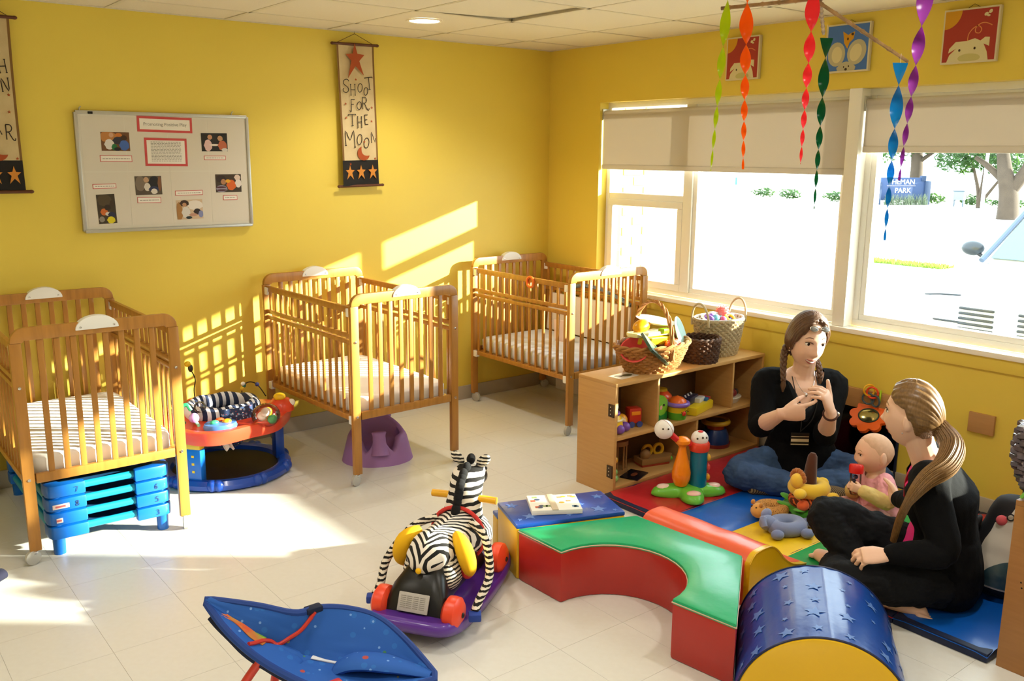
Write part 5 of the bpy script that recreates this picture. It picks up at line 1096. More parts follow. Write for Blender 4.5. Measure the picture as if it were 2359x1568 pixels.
for x, y, r_ in ((-.275,-.135,.062),(-.275,.135,.062),(.20,-.13,.062),(.20,.13,.062)):
    s_ = 1 if y > 0 else -1
    w0 = obj('wheel', MB(T(x,y,.10) @ RX(PI/2)).lathe([(.001,-.032),(.04,-.032),(r_*.97,-.018),(r_,0),(r_*.97,.018),(.045,.03),(.001,.036)] ,28), m_wh, t)
    obj('axle_cap', MB().ell((x,y+s_*.036,.10),(.010,.005,.010)), m_blk, w0)
# plush rump and saddle
obj('rump', MB().loft([[(x, w_*math.cos(a), zc+h_*math.sin(a)) for a in [2*PI*k/22 for k in range(22)]] for x, zc, w_, h_ in ((-.262,.243,.012,.01),(-.252,.248,.042,.03),(-.215,.258,.072,.055),(-.15,.258,.086,.078),(-.06,.245,.084,.08),(.03,.235,.088,.085),(.12,.22,.115,.10),(.19,.20,.11,.10),(.25,.18,.07,.06),(.27,.17,.015,.02))]), m_zeb, t, 70)
obj('tail_button', MB().ell((-.268,0,.235),(.008,.011,.011)), m_yp, t)
for s_ in (-1,1):
    obj('rump_side_plush', MB().ell((-.13,s_*.072,.185),(.085,.036,.066),18,12), m_zebl, t)
    obj('saddle_wing', MB().tube(smoothpts([(-.09,s_*.07,.315),(-.13,s_*.115,.28),(-.13,s_*.135,.22),(-.10,s_*.13,.17)],4),[.012,.02,.026,.03,.032,.033,.033,.032,.03,.028,.024,.018,.01],12), m_yp, t)
    obj('saddle_lining', MB().ell((-.085,s_*.118,.19),(.05,.026,.045),14,10), m_rp, t)
    obj('leg', MB().tube(smoothpts([(.06,s_*.07,.30),(.0,s_*.15,.27),(-.10,s_*.205,.18),(-.18,s_*.195,.115),(-.225,s_*.195,.092)],5),[.015]*4+[.0155]*13+[.016,.016,.0155,.015],10), m_zebl, t)
    hf = obj('hoof', MB().cbox((-.235,s_*.20,.082),(.04,.045,.028),.006,Matrix.Rotation(.4,3,'Z')), mat('royal_blue_felt','#24429a',.7), t)
obj('front_girth', MB().torus((.10,0,.225),.108,.008,32,8,RY(PI/2)), m_rp, t)
nk = [(.13,.24,.09,.08),(.15,.29,.08,.072),(.165,.335,.072,.063),(.18,.375,.066,.057),(.20,.415,.068,.062),(.225,.445,.064,.058),(.25,.455,.05,.045)]
obj('neck_and_head', MB().loft([[(x+dx*math.cos(a), w_*math.sin(a), z+.02*math.cos(a)*(-.3)) for a in [2*PI*k/22 for k in range(22)]] for x, z, w_, dx in [(.12,.18,.09,.09)]+nk+[(.26,.465,.01,.01)]]), m_zebn, t, 70)
obj('muzzle', MB().ell((.30,0,.40),(.07,.042,.04),18,12,Matrix.Rotation(.5,3,'Y')), m_blk, t)
mane = MB()
for k in range(13):
    f_ = k/12; x = interp([0,.3,.6,.85,1],[.075,.105,.125,.16,.24],f_); z = interp([0,.3,.6,.85,1],[.325,.375,.415,.45,.485],f_); mane.ell((x,0,z),(.024,.017,.022),12,8)
obj('mane', mane, mat('black_mane_plush','#0d0c0d',.95,bump=.4,bscale=160), t)
for s_ in (-1,1):
    e_ = obj('ear', MB().ell((.235,s_*.055,.485),(.012,.022,.034),14,10,Matrix.Rotation(s_*-.85,3,'X')), m_zebl, t); obj('ear_lining', MB().ell((.246,s_*.058,.482),(.006,.015,.026),12,8,Matrix.Rotation(s_*-.85,3,'X')), m_rp, e_)
    obj('eye', MB().ell((.275,s_*.048,.44),.008), m_blk, t)
    hb = obj('handle', MB().tube([(.165,s_*.05,.355),(.165,s_*.135,.353)],.0145,12), mat('yellow_handle','#f0b21e',.35), t)

# ---- baby bouncer in the foreground
t = thing('baby_bouncer', 'blue patterned baby bouncer with red tube frame in the foreground', 'bouncer', (-3.245, -2.80, 0))
m_bc = spot_mat('blue_bouncer_cloth','#1b57ae',[('#2264b8',1.1,.22),('#a8443e',.5,.10),('#6f9ad8',1.3,.11),('#8f8a4a',.7,.08),('#3f7a5a',.6,.07)],22); m_bdk = mat('dark_navy_underside','#101a36',.8); m_rt = mat('red_frame_tube','#c62f1e',.35,coat=.2)
HD = V((-3.475,-2.545,.40)); FT = V((-2.995,-3.05,.215)); base = V((-3.245,-2.80,0))
axb = (FT-HD); axb.z = 0; Lb = axb.length; axb.normalize(); sdb = V((axb.y,-axb.x,0))   # sdb: side (towards +?)
if sdb.x < 0: pass
BFAR = smoothpts([(-3.482,-2.568,0.410), (-3.378,-2.673,0.400), (-3.293,-2.746,0.380), (-3.220,-2.751,0.375), (-3.145,-2.780,0.360), (-3.073,-2.831,0.330), (-3.039,-2.933,0.290), (-3.023,-3.056,0.240)], 8)
BMID = smoothpts([(-3.485,-2.573,0.405), (-3.431,-2.669,0.355), (-3.357,-2.735,0.305), (-3.286,-2.792,0.265), (-3.213,-2.848,0.235), (-3.145,-2.903,0.225), (-3.082,-2.964,0.220), (-3.029,-3.064,0.235)], 8)
BNEAR = smoothpts([(-3.487,-2.579,0.400), (-3.475,-2.688,0.365), (-3.439,-2.777,0.320), (-3.384,-2.849,0.275), (-3.325,-2.937,0.250), (-3.248,-3.015,0.240), (-3.154,-3.062,0.240), (-3.038,-3.078,0.235)], 8)
def pl_(P_, u): f_ = u*(len(P_)-1); i_ = min(int(f_), len(P_)-2); return P_[i_].lerp(P_[i_+1], f_-i_)
def bsurf(u, v):
    s_ = v*2-1; m_ = pl_(BMID, u); e_ = pl_(BFAR if s_ < 0 else BNEAR, u); k_ = abs(s_)
    q_ = m_+(e_-m_)*(.45*k_+.55*k_*k_)
    q_.z += (.006*noise.noise(V((u*9,v*4,3)))+.005*noise.noise(V((u*5,v*16,1)))+.003*math.sin(u*34+v*3)*(1 if u < .35 else .3))*(1-k_**4)-.012*math.exp(-((u-.42-.04*s_)/.012)**2)*(1-k_**4)
    return tuple(q_-base)
def bsn(u, v, off):
    e_ = .004; p_ = V(bsurf(u, v)); du = V(bsurf(min(1,u+e_), v))-V(bsurf(max(0,u-e_), v)); dv = V(bsurf(u, min(1,v+e_)))-V(bsurf(u, max(0,v-e_))); n_ = du.cross(dv); n_ = n_.normalized() if n_.length > 1e-9 else V((0,0,1))
    return tuple(p_+n_*(off if n_.z > 0 else -off))
obj('seat_cloth', MB().shell(bsurf, 48, 28, .018), m_bc, t, 60)
obj('seat_edge_binding', MB().tube([bsurf(k/40,0) for k in range(41)]+[bsurf(1-k/40,1) for k in range(41)],.011,8,closed=True), mat('navy_binding','#123a86',.7), t)
obj('under_pad', MB().shell(lambda u, v: tuple(V(bsurf(.03+.45*u,.10+.86*v))-V((0,0,.026))), 20, 12, .02), m_bdk, t, 60)
obj('frame_hoop', MB().tube(smoothpts([bsn(.40,.02,.012),bsn(.36,.15,.013),bsn(.33,.3,.013),bsn(.30,.45,.013),bsn(.28,.6,.013),bsn(.265,.75,.013),bsn(.255,.88,.013),bsn(.25,.97,.012)],4),.006,8), m_rt, t)
for s_ in (-1,1):
    a = V(bsurf(.30,.5+.42*s_)); b_ = V(bsurf(1.0,.5+.3*s_))
    pts = [tuple(a+V((0,0,-.02))), tuple(V((a.x,a.y,0))+axb*(-.07)+sdb*(.02*s_)+V((0,0,.17))), tuple(V((a.x,a.y,0))+axb*(-.07)+sdb*(.03*s_)+V((0,0,.05))), tuple(V((a.x,a.y,0))+axb*.04+sdb*(.03*s_)+V((0,0,.013))), tuple(V((a.x,a.y,0))+axb*.35+sdb*(.03*s_)+V((0,0,.013))), tuple(V((b_.x,b_.y,0))+axb*.10+sdb*(.06*s_)+V((0,0,.013)))]
    obj('frame_leg', MB().tube(smoothpts(pts,6),.0125,10), m_rt, t)
obj('foot_crossbar', MB().tube(smoothpts([tuple(V(bsurf(1,.5))+axb*.10+sdb*(.075*q_)+V((0,0,-V(bsurf(1,.5)).z+.013))) for q_ in (-1,-.4,0,.4,1)],4),.0125,10), m_rt, t)
obj('foot_strut', MB().tube([tuple(V(bsurf(.97,.5))), tuple(V(bsurf(1,.5))+axb*.10+V((0,0,-V(bsurf(1,.5)).z+.013)))],.011,10), m_rt, t)
obj('crotch_strap', MB().tube(smoothpts([bsurf(.58,.62),tuple(V(bsurf(.66,.66))+V((0,0,.035))),tuple(V(bsurf(.80,.66))+V((0,0,.04))),tuple(V(bsurf(.98,.55))+V((0,0,.01)))],6),[.03]+[.05]*12+[.045,.04,.035,.03,.025,.02],12,flat=.35), m_bc, t, 60)
obj('red_buckle', MB().cbox(tuple(V(bsurf(.62,.94))+V((0,0,.004))),(.05,.03,.02),.006), m_rt, t)
obj('white_strap', MB().shell(lambda u, v: bsn(.46+.12*u,.56+.06*v,.0115), 8, 3, .003), mat('white_strap_cloth','#d9dbe0',.8), t)
obj('head_cushion_print', MB().shell(lambda u, v: bsn(.08+.20*u,.60+.16*v+.06*u,.0105), 10, 6, .002), mat('red_print_patch','#d4402e',.8,var=.8,vscale=16,col2='#7fb24a'), t)
obj('head_cushion_green', MB().shell(lambda u, v: bsn(.17+.08*u,.44+.16*v,.0112), 8, 6, .002), mat('green_print_patch','#78b83e',.8,var=.5,vscale=20,col2='#d8b06a'), t)
obj('top_buckle', MB().cbox(tuple(V(bsurf(.40,.02))+V((0,0,.008))),(.05,.03,.018),.005), m_bdk, t)

# ---- small dark shoe at the left edge
o = obj('dark_slipper', MB().loft([[(x, w_*math.cos(a), zc+h_*math.sin(a)) for a in [2*PI*k/16 for k in range(16)]] for x, w_, zc, h_ in ((-.09,.006,.03,.006),(-.08,.03,.034,.03),(-.02,.036,.036,.034),(.04,.038,.03,.028),(.075,.03,.024,.022),(.09,.006,.02,.006))]), mat('navy_black_felt','#14142a',.9)); o.location = (-3.86,-1.16,.0); o.rotation_euler = (0,0,.6); tag(o, 'small dark navy slipper at the left edge of the floor', 'slipper')

# ---- light-up ball toy on the mat
t = thing('ball_tower_toy', 'green based ball toy with blue tube, orange bat and white ball', 'toy', (-.985, -2.235, MZ), -.5)
m_gp = mat('apple_green_plastic','#6cc33c',.35,coat=.2); m_or = mat('orange_plastic','#f58a10',.3,coat=.2); m_tq = mat('turquoise_clear_tube','#0c86a8',.15,trans=.35); m_wb2 = mat('white_ball_plastic','#efe9e2',.35); m_rr = mat('red_arm_plastic','#d8282a',.3)
fp = []
for k in range(72):
    a = 2*PI*k/72; r_ = .125+.045*math.cos(4*a+.4); fp.append((r_*math.cos(a)*1.1, r_*math.sin(a)*.92))
obj('clover_base', MB().loft([[(x*f_,y*f_,z) for x, y in fp] for f_, z in ((.93,0),(1.0,.008),(.99,.02),(.93,.036),(.80,.046),(.55,.052),(.2,.054))]), m_gp, t, 60)
for a, c_ in ((-.1,'#f0c8b8'),(1.47,'#f0e0d8'),(3.04,'#f4d8c8'),(4.61,'#f0c0b0')): obj('pad', MB().ell((.125*math.cos(a),.105*math.sin(a),.044),(.036,.028,.012)), P3(c_), t)
obj('tube_column', MB().lathe([(.001,.045),(.044,.045),(.042,.10),(.042,.235),(.001,.235)],28,c=(.045,.0,0)), m_tq, t)
for z, c_ in ((.09,'#f0a41c'),(.14,'#e04a3a'),(.19,'#e8b83a')): obj('side_knob', MB().ell((.09,-.012,z),(.012,.014,.018)), P3(c_), t)
obj('tube_collar', MB().lathe([(.046,.225),(.05,.232),(.05,.262),(.044,.27),(.001,.27)],28,c=(.045,0,0)), mat('red_collar','#e0432a',.3), t)
b = obj('top_ball', MB().ell((.045,0,.285),(.042,.042,.04),20,14), m_wb2, t)
for q_ in ((.02,-.034,.295),(.045,-.04,.30),(.066,-.033,.297)): obj('eye_dot', MB().ell(q_,.005), m_dot, b)
obj('cap_dot', MB().ell((.045,-.008,.322),(.014,.012,.006)), m_rr, b)
obj('bat', MB().lathe([(.001,.052),(.03,.056),(.044,.09),(.046,.12),(.036,.17),(.022,.22),(.018,.25),(.02,.255),(.036,.27),(.037,.285),(.022,.298),(.001,.302)],24,c=(-.045,-.01,0)), m_or, t)
obj('red_arm', MB().tube(smoothpts([(.045,0,.25),(-.01,-.005,.262),(-.07,-.01,.285),(-.115,-.015,.325)],5),[.013]*8+[.015]*8,10), m_rr, t)
b = obj('swinging_ball', MB().ell((-.145,-.018,.345),.047,22,16), m_wb2, t); obj('seam', MB(T(-.145,-.018,.345) @ RZ(.4) @ RY(1.2)).torus((0,0,.012),.0455,.0015,32,6), P3('#d8a8a0'), b)
for q_ in ((-.165,-.06,.36),(-.14,-.065,.36)): obj('eye_dot', MB().ell(q_,.0045), m_dot, b)
# ---- plush stacker
t = thing('plush_stacker', 'plush stacking toy with brown cone and yellow lion ring', 'soft toy', (-.745, -2.745, MZ), -.2)
def plush(c_, n='plush_'): return mat(n+c_[1:], c_, .95, bump=.15, bscale=120, sheen=.3)
obj('green_leaf_base', MB().loft([[((.115+.012*math.cos(7*a))*f_*math.cos(a),(.115+.012*math.cos(7*a))*f_*math.sin(a),z) for a in [2*PI*k/56 for k in range(56)]] for f_, z in ((.9,0),(1.0,.012),(1.0,.035),(.9,.05),(.5,.055))]), plush('#3c8a1e'), t, 60)
for k in range(7): a = 2*PI*k/7; obj('leaf', MB().ell((.105*math.cos(a),.105*math.sin(a),.055),(.042,.026,.008),12,8,Matrix.Rotation(a,3,'Z') @ Matrix.Rotation(-.25,3,'Y')), plush('#4fa026'), t)
obj('tiger_ring', MB().torus((0,0,.075),.06,.03,28,12), stripe_mat('tiger_plush','#5a2c12','#d8642a',22,3,2,.35,'X',.95), t)
hd_ = obj('tiger_head', MB().ell((.02,-.10,.085),(.034,.026,.03),16,12), plush('#e8c4a8'), t); obj('tiger_nose', MB().ell((.02,-.125,.085),(.008,.005,.006)), m_dot, hd_)
obj('tiger_paw', MB().ell((-.085,-.055,.08),(.03,.026,.024)), plush('#e2602a'), t)
obj('lion_ring', MB().torus((0,0,.135),.062,.034,32,14), plush('#f0c63a'), t)
for q_ in ((-.11,-.055,.14),(.04,-.11,.115),(.115,.03,.13)): obj('lion_paw', MB().ell(q_,(.03,.028,.024)), plush('#f0c63a'), t)
hd_ = obj('lion_head', MB().ell((-.085,-.01,.185),(.035,.03,.035),16,12), plush('#efc040'), t); mn = MB()
for k in range(9): a = PI*k/8; mn.ell((-.072,.036*math.cos(a),.19+.036*math.sin(a)),(.013,.013,.013),8,6)
obj('lion_mane', mn, plush('#a8642a'), hd_)
obj('brown_cone', MB().tube([(0,0,.02),(0,0,.16),(.004,0,.24),(.008,0,.285),(.01,0,.30)],[.038,.032,.026,.021,.011],18), plush('#4f2815'), t)
# loose plush ring toys
t = thing('plush_ring_toy', 'spotted tan leopard plush lying beside the stacker', 'soft toy', (-.885, -2.645, MZ+.03), -.15)
obj('body_ring', MB().torus((0,0,0),.05,.03,28,12,sx=1.15), spot_mat('leopard_plush','#c9924e',[('#5c2f14',1.0,.3)],150,rough=.95), t); hd_ = obj('head', MB().ell((-.085,-.005,.012),(.036,.036,.034),16,12), plush('#dca050'), t)
for s_ in (-1,1): obj('ear', MB().ell((-.09,s_*.026,.045),(.012,.008,.012)), plush('#c98a3e'), hd_); obj('eye', MB().ell((-.108,s_*.014,.032),.005), m_dot, hd_)
for q_ in ((-.04,-.075,-.012),(.06,-.065,-.012),(.03,.08,-.012)): obj('paw', MB().ell(q_,(.028,.024,.018)), plush('#2a2018'), t)
t = thing('plush_ring_toy', 'grey blue plush elephant ring lying on the yellow panel', 'soft toy', (-.985, -2.80, MZ+.028), -.25)
obj('body_ring', MB().torus((0,0,0),.05,.033,28,12,sx=1.25), plush('#7c88ab'), t); obj('head', MB().ell((-.08,.03,.015),(.04,.036,.034),16,12), plush('#7c88ab'), t)
obj('trunk', MB().tube(smoothpts([(-.10,.03,.03),(-.125,.01,.045),(-.13,-.01,.02)],4),[.016]*5+[.013]*4,10), plush('#7c88ab'), t); obj('ear', MB().ell((-.07,.055,.045),(.03,.012,.026),12,8), plush('#8c96b8'), t)
for q_ in ((-.095,-.055,-.006),(.035,-.095,-.006),(.115,.0,-.006),(-.02,.09,-.006)): obj('paw', MB().ell(q_,(.03,.027,.021)), plush('#737fa4'), t)
# ================================================================== outside the windows
GZ = -.35
struct('ground', MB().box(WT, 70, -45, 60, GZ-.1, GZ), mat('pale_sunlit_paving', '#b9b4aa', .9, var=.1, vscale=1.5))
# brick return of the facade beside the left window
pier = struct('wall_outer', MB().box(WT, .95, -.30, .2, GZ, 2.6), mat('cream_mortar', '#d8cfb8', .9))
m_brick = mat('buff_brick', '#c8b07c', .85, rnd=.5, col2='#b99a86', var=.15, vscale=30)
bk = MB().box(-.1,.1,-.012,.0,-.029,.029,.004).mesh('brick', 30); bk.materials.append(m_brick)
for k in range(22):
    for j in range(4):
        x = WT+.11+.21*j+(.105 if k % 2 else 0)
        if x+.1 > .95: continue
        o = bpy.data.objects.new('brick', bk); C.objects.link(o); o.parent = pier; o.location = (x, -.30, .55+k*.072)
# parked white car, nose to the building
t = thing('car', 'white car parked nose-in outside the right window', 'car', (3.75, -1.65, GZ), 0)
m_car = mat('white_car_paint', '#cfd3d6', .25, coat=.5); m_cg = mat('car_glass', '#3f6a74', .08, coat=.6); m_ctrim = mat('dark_car_trim', '#14181e', .4); m_clamp = mat('headlamp_lens', '#d9dde0', .1, coat=.5)
rows = [(0,.62,.30,.62,.0),(.03,.78,.22,.72,0),(.18,.86,.2,.80,0),(.6,.89,.2,.92,0),(1.15,.90,.2,1.02,0),(1.30,.90,.2,1.06,.0)]
def cring(x, w_, z0, z1):
    return [(x, w_*math.copysign(abs(math.cos(a))**.35,math.cos(a)), (z0+z1)/2+(z1-z0)/2*math.copysign(abs(math.sin(a))**.45,math.sin(a))) for a in [2*PI*k/36 for k in range(36)]]
obj('front_body', MB().loft([cring(x, w_, z0, z1) for x, w_, z0, z1, _ in rows]+[cring(4.6,.90,.2,1.05),cring(4.75,.86,.25,1.0)]), m_car, t, 60)
obj('cabin', MB().loft([[(x0_+(x1_-x0_)*f_, w_*s_, z) for (x0_,x1_,w_,s_,z,f_) in ((a,b,wd,sg,zz,ff) for ff in (0,1) for sg in (-1,1) for wd in [0])] for a,b,zz in ()] or [[(1.15,-.78,1.0),(4.6,-.78,1.0),(4.6,.78,1.0),(1.15,.78,1.0)],[(1.95,-.66,1.62),(4.5,-.66,1.62),(4.5,.66,1.62),(1.95,.66,1.62)],[(2.1,-.60,1.70),(4.4,-.60,1.70),(4.4,.60,1.70),(2.1,.60,1.70)]]), m_car, t)
obj('windscreen', MB()._a([(1.19,-.70,1.05),(1.19,.70,1.05),(1.93,.60,1.60),(1.93,-.60,1.60),(1.16,-.70,1.06),(1.16,.70,1.06),(1.90,.60,1.61),(1.90,-.60,1.61)],[(0,1,2,3),(7,6,5,4),(0,4,5,1),(1,5,6,2),(2,6,7,3),(3,7,4,0)]), m_cg, t)
for s_ in (-1,1):
    obj('pillar', MB().tube([(1.10,s_*.76,1.03),(1.93,s_*.64,1.62)],.028,8), mat('grey_pillar','#46546a',.3), t)
    mr = obj('wing_mirror', MB().ell((1.35,s_*.97,1.12),(.07,.115,.075),16,12), mat('silver_blue_mirror','#2c3238',.3), t); obj('mirror_arm', MB().tube([(1.35,s_*.86,1.04),(1.35,s_*.93,1.08)],.02,8), m_ctrim, mr)
    hl = obj('headlight', MB().shell(lambda u, v: (-.012+.20*u*u+.03*(1-v), s_*(.40+.44*u), .60+.22*v*(1-.25*u)), 8, 5, .03), m_clamp, t); obj('headlight_trim', MB().tube([(-.02,s_*.39,.59),(.0,s_*.62,.585),(.17,s_*.845,.59)],.010,6), m_ctrim, hl); obj('headlight_brow', MB().tube([(.02,s_*.42,.825),(.05,s_*.62,.81),(.20,s_*.83,.77)],.009,6), m_ctrim, hl)
    obj('wheel', MB(T(.95,s_*.80,.32) @ RX(PI/2)).lathe([(.001,-.1),(.30,-.1),(.32,-.08),(.32,.08),(.30,.1),(.001,.1)],28), m_ctrim, t)
for k in range(10): obj('grille_slat', MB().box(-.035,.0,(.10 if k < 5 else -.40),(.40 if k < 5 else -.10),.53+(k % 5)*.045,.552+(k % 5)*.045,.008), mat('grille_grey','#20262e',.3), t)
obj('grille_recess', MB().box(-.012,.03,-.42,.42,.50,.77,.01), mat('pale_grille_back','#b9bec4',.5), t)
obj('bumper', MB().box(-.06,.10,-.70,.70,.24,.46,.06), m_car, t); pt = obj('number_plate', MB().box(-.085,-.062,-.16,.16,.34,.46,.006), mat('grey_plate','#4a4644',.5), t)
# planting, sign and trees across the road
m_leaf = sheet_mat('green_leaf', '#2f4e24', '#4e7030', .45); m_leaf2 = sheet_mat('yellow_green_leaf', '#4a561c', '#6c7020', .45); m_bark = mat('grey_brown_bark', '#4f4236', .9, var=.4, vscale=6)
def leaves(n, boxf, size, seed):
    rnd = random.Random(seed); mb = MB()
    for k in range(n):
        p = V(boxf(rnd)); a = V((rnd.uniform(-1,1),rnd.uniform(-1,1),rnd.uniform(-1,1))).normalized(); b = a.orthogonal().normalized(); s_ = size*rnd.uniform(.6,1.4)
        mb._a([p-a*s_, p+b*s_*.45, p+a*s_, p-b*s_*.45], [(0,1,2,3)])
    return mb
def ball(c_, r_): 
    def f_(rnd):
        d = V((rnd.gauss(0,1),rnd.gauss(0,1),rnd.gauss(0,1))).normalized()*(rnd.random()**.4); return (c_[0]+d.x*r_[0], c_[1]+d.y*r_[1], c_[2]+d.z*r_[2])
    return f_
def tree(loc, trunk, blobs, label, nl=1500, m=m_leaf, size=.16, seed=1):
    t = thing('tree', label, 'tree', loc, 0, 'trees across the road')
    for k, (pts, r_) in enumerate(trunk): obj('trunk' if k == 0 else 'branch', MB().tube(smoothpts(pts,4), [r_*(1-.5*i/(4*(len(pts)-1))) for i in range(4*(len(pts)-1)+1)], 10), m_bark, t)
    mb = MB()
    for j, (c_, r_) in enumerate(blobs): q = leaves(nl//len(blobs), ball(c_, r_), size, seed*10+j); mb._a(q.v, q.f)
    o = obj('foliage', mb, m, t, 0); o['kind'] = 'stuff'
    return t
tree((35.5,16.2,GZ), [([(0,0,0),(.1,0,1.5),(0,.1,3.2),(.2,0,5)],.32),([(0,0,1.7),(.4,-.9,2.5),(.5,-1.8,3.2)],.1)], [((0,1.6,2.7),(1.2,2.2,1.0)),((0,-.6,3.0),(1.2,1.8,.9)),((0,-2.4,2.4),(1.0,1.6,.8))], 'leafy tree directly behind the park sign', 2200, m_leaf, .13, 2)
tree((33.6,12.4,GZ), [([(0,0,0),(.05,.1,.7),(-.1,.35,1.7)],.10),([(0,0,.1),(.1,-.5,.9),(.2,-1.0,1.7)],.07),([(0,0,.2),(0,-.05,1.0),(0,-.1,1.9)],.07)], [((0,.9,1.9),(.9,1.2,.55)),((0,-.9,1.8),(.9,1.0,.55)),((0,0,2.4),(1,1.6,.6))], 'small multi-stem tree between the sign and the big trunk', 2200, m_leaf, .10, 3)
tree((27.5,8.6,GZ), [([(0,0,0),(.0,.05,.8),(-.1,.2,1.5),(.2,.5,2.3)],.36),([(0,.05,.9),(.1,-.4,1.7),(.2,-.5,2.6)],.24),([(0,.1,1.1),(0,.8,1.7),(.1,1.3,2.0)],.14)], [((0,1.8,2.6),(1.2,1.6,.45)),((0,-.3,2.9),(1.2,1.4,.5))], 'thick forked tree trunk near the right edge of the window', 900, m_leaf2, .14, 4)
for k, (x, y) in enumerate(((33.2,18.6),(32.9,17.1),(35.9,13.6),(35.2,15.2),(34.1,11.5),(34.2,9.9),(34.0,23.2),(33.8,21.5))):
    o = obj('low_shrub', leaves(260, ball((0,0,.22),(.45,.66,.24)), .085, 40+k), m_leaf); o.location = (x, y, GZ); tag(o, 'low green ground-cover shrub in the strip across the road', 'shrub', 'shrubs across the road')
sg = V((33.3,15.55,GZ)); sd = V((.84,-.54,0)).normalized(); sn = V((-.54,-.84,0))
t = thing('park_sign', 'blue grey park sign reading HEMAN PARK across the road', 'sign', tuple(sg), math.atan2(sd.y, sd.x))
m_sg = mat('blue_grey_sign','#31456c',.6); m_sgp = mat('slate_sign_post','#2c3e5c',.7); m_swh = mat('white_sign_lettering','#f4f4f2',.6)
obj('sign_board', MB().box(-.98,.98,-.06,.06,.18,1.14,.02), m_sg, t)
for s_ in (-1,1): obj('sign_post', MB().box(s_*1.1-.13,s_*1.1+.13,-.12,.12,0,1.0 if s_ > 0 else .95,.02), m_sgp, t)
obj('post_top', MB().box(.80,1.0,-.1,.1,1.0,1.22,.02), m_sgp, t)
for tx, z in (('HEMAN',.86),('PARK',.50)):
    vs, fs = text_mb(tx, .30, .012); mb = MB(Matrix(((1,0,0,0),(0,0,-1,-.066),(0,1,0,z),(0,0,0,1)))); mb._a(vs, fs); obj('lettering', mb, m_swh, t, 0)
obj('rule_line', MB().box(-.72,.55,-.072,-.06,.785,.80), m_swh, t)
rnd = random.Random(9); mb = MB()
for k in range(220):
    x = rnd.uniform(-.9,.95); h = rnd.uniform(.18,.5); y = rnd.uniform(-.5,-.2); mb.tube([(x,y,0),(x+rnd.uniform(-.06,.06),y,h*.6),(x+rnd.uniform(-.1,.1),y,h)],[.012,.01,.004],4)
o = obj('ornamental_grass', mb, mat('pale_plume_grass','#5d6a54',.9)); o['kind'] = 'stuff'; o.location = tuple(sg); o.rotation_euler = (0,0,math.atan2(sd.y,sd.x)); o['label'] = 'pale ornamental grass in front of the park sign'; o['category'] = 'grass'
t = thing('lamp_post', 'thin white lamp post in front of the small tree', 'lamp post', (31.5,11.3,GZ)); obj('pole', MB().tube([(0,0,0),(0,0,4.2)],[.07,.05],10), mat('white_pole','#c9d2d6',.5), t); obj('pole_base', MB().lathe([(.13,0),(.12,.08),(.07,.1)],14), mat('white_pole','#c9d2d6',.5), t); obj('lamp_arm', MB().tube([(0,0,4.15),(-.6,0,4.3)],.035,8), mat('white_pole','#c9d2d6',.5), t)
t = thing('utility_box', 'small grey box on legs right of the park sign', 'box', (33.7,13.25,GZ)); obj('box_body', MB().box(-.1,.1,-.22,.22,.28,.62,.02), mat('grey_box','#7c8894',.5), t); obj('box_lid', MB().box(-.12,.12,-.25,.25,.62,.67,.015), mat('dark_box_lid','#59646e',.5), t)
for s_ in (-1,1): obj('box_leg', MB().box(-.05,.05,s_*.18-.03,s_*.18+.03,0,.28), mat('dark_box_lid','#59646e',.5), t)
for k, (x, y, lb) in enumerate(((22.5,20.5,'teal sign post far outside, further left'),(23.5,16.7,'teal sign post far outside, further right'))):
    t = thing('marker_post', lb, 'sign post', (x, y, GZ), .9, 'teal marker posts outside'); obj('marker_panel', MB().box(-.09,.09,-.02,.02,.95,1.22,.01), mat('teal_marker','#2f9ab0',.5), t); obj('post', MB().box(-.02,.02,-.01,.01,0,.95), mat('white_pole','#c9d2d6',.5), t)
# strip of grass by the kerb
mb = MB(); rnd = random.Random(4)
for k in range(1400):
    x = 12.4+rnd.uniform(-.25,.25); y = rnd.uniform(3.1,5.0); h = rnd.uniform(.03,.09); a = rnd.uniform(0,PI); d = V((math.cos(a),math.sin(a),0))*.02
    mb._a([V((x,y,GZ))-d, V((x,y,GZ))+d, V((x+rnd.uniform(-.03,.03),y+rnd.uniform(-.03,.03),GZ+h))], [(0,1,2)])
o = obj('grass_strip', mb, sheet_mat('lawn_blade','#6f8a32','#a6b84a',.4), None, 0); o['kind'] = 'stuff'; o['label'] = 'small strip of grass beside the road'; o['category'] = 'grass'
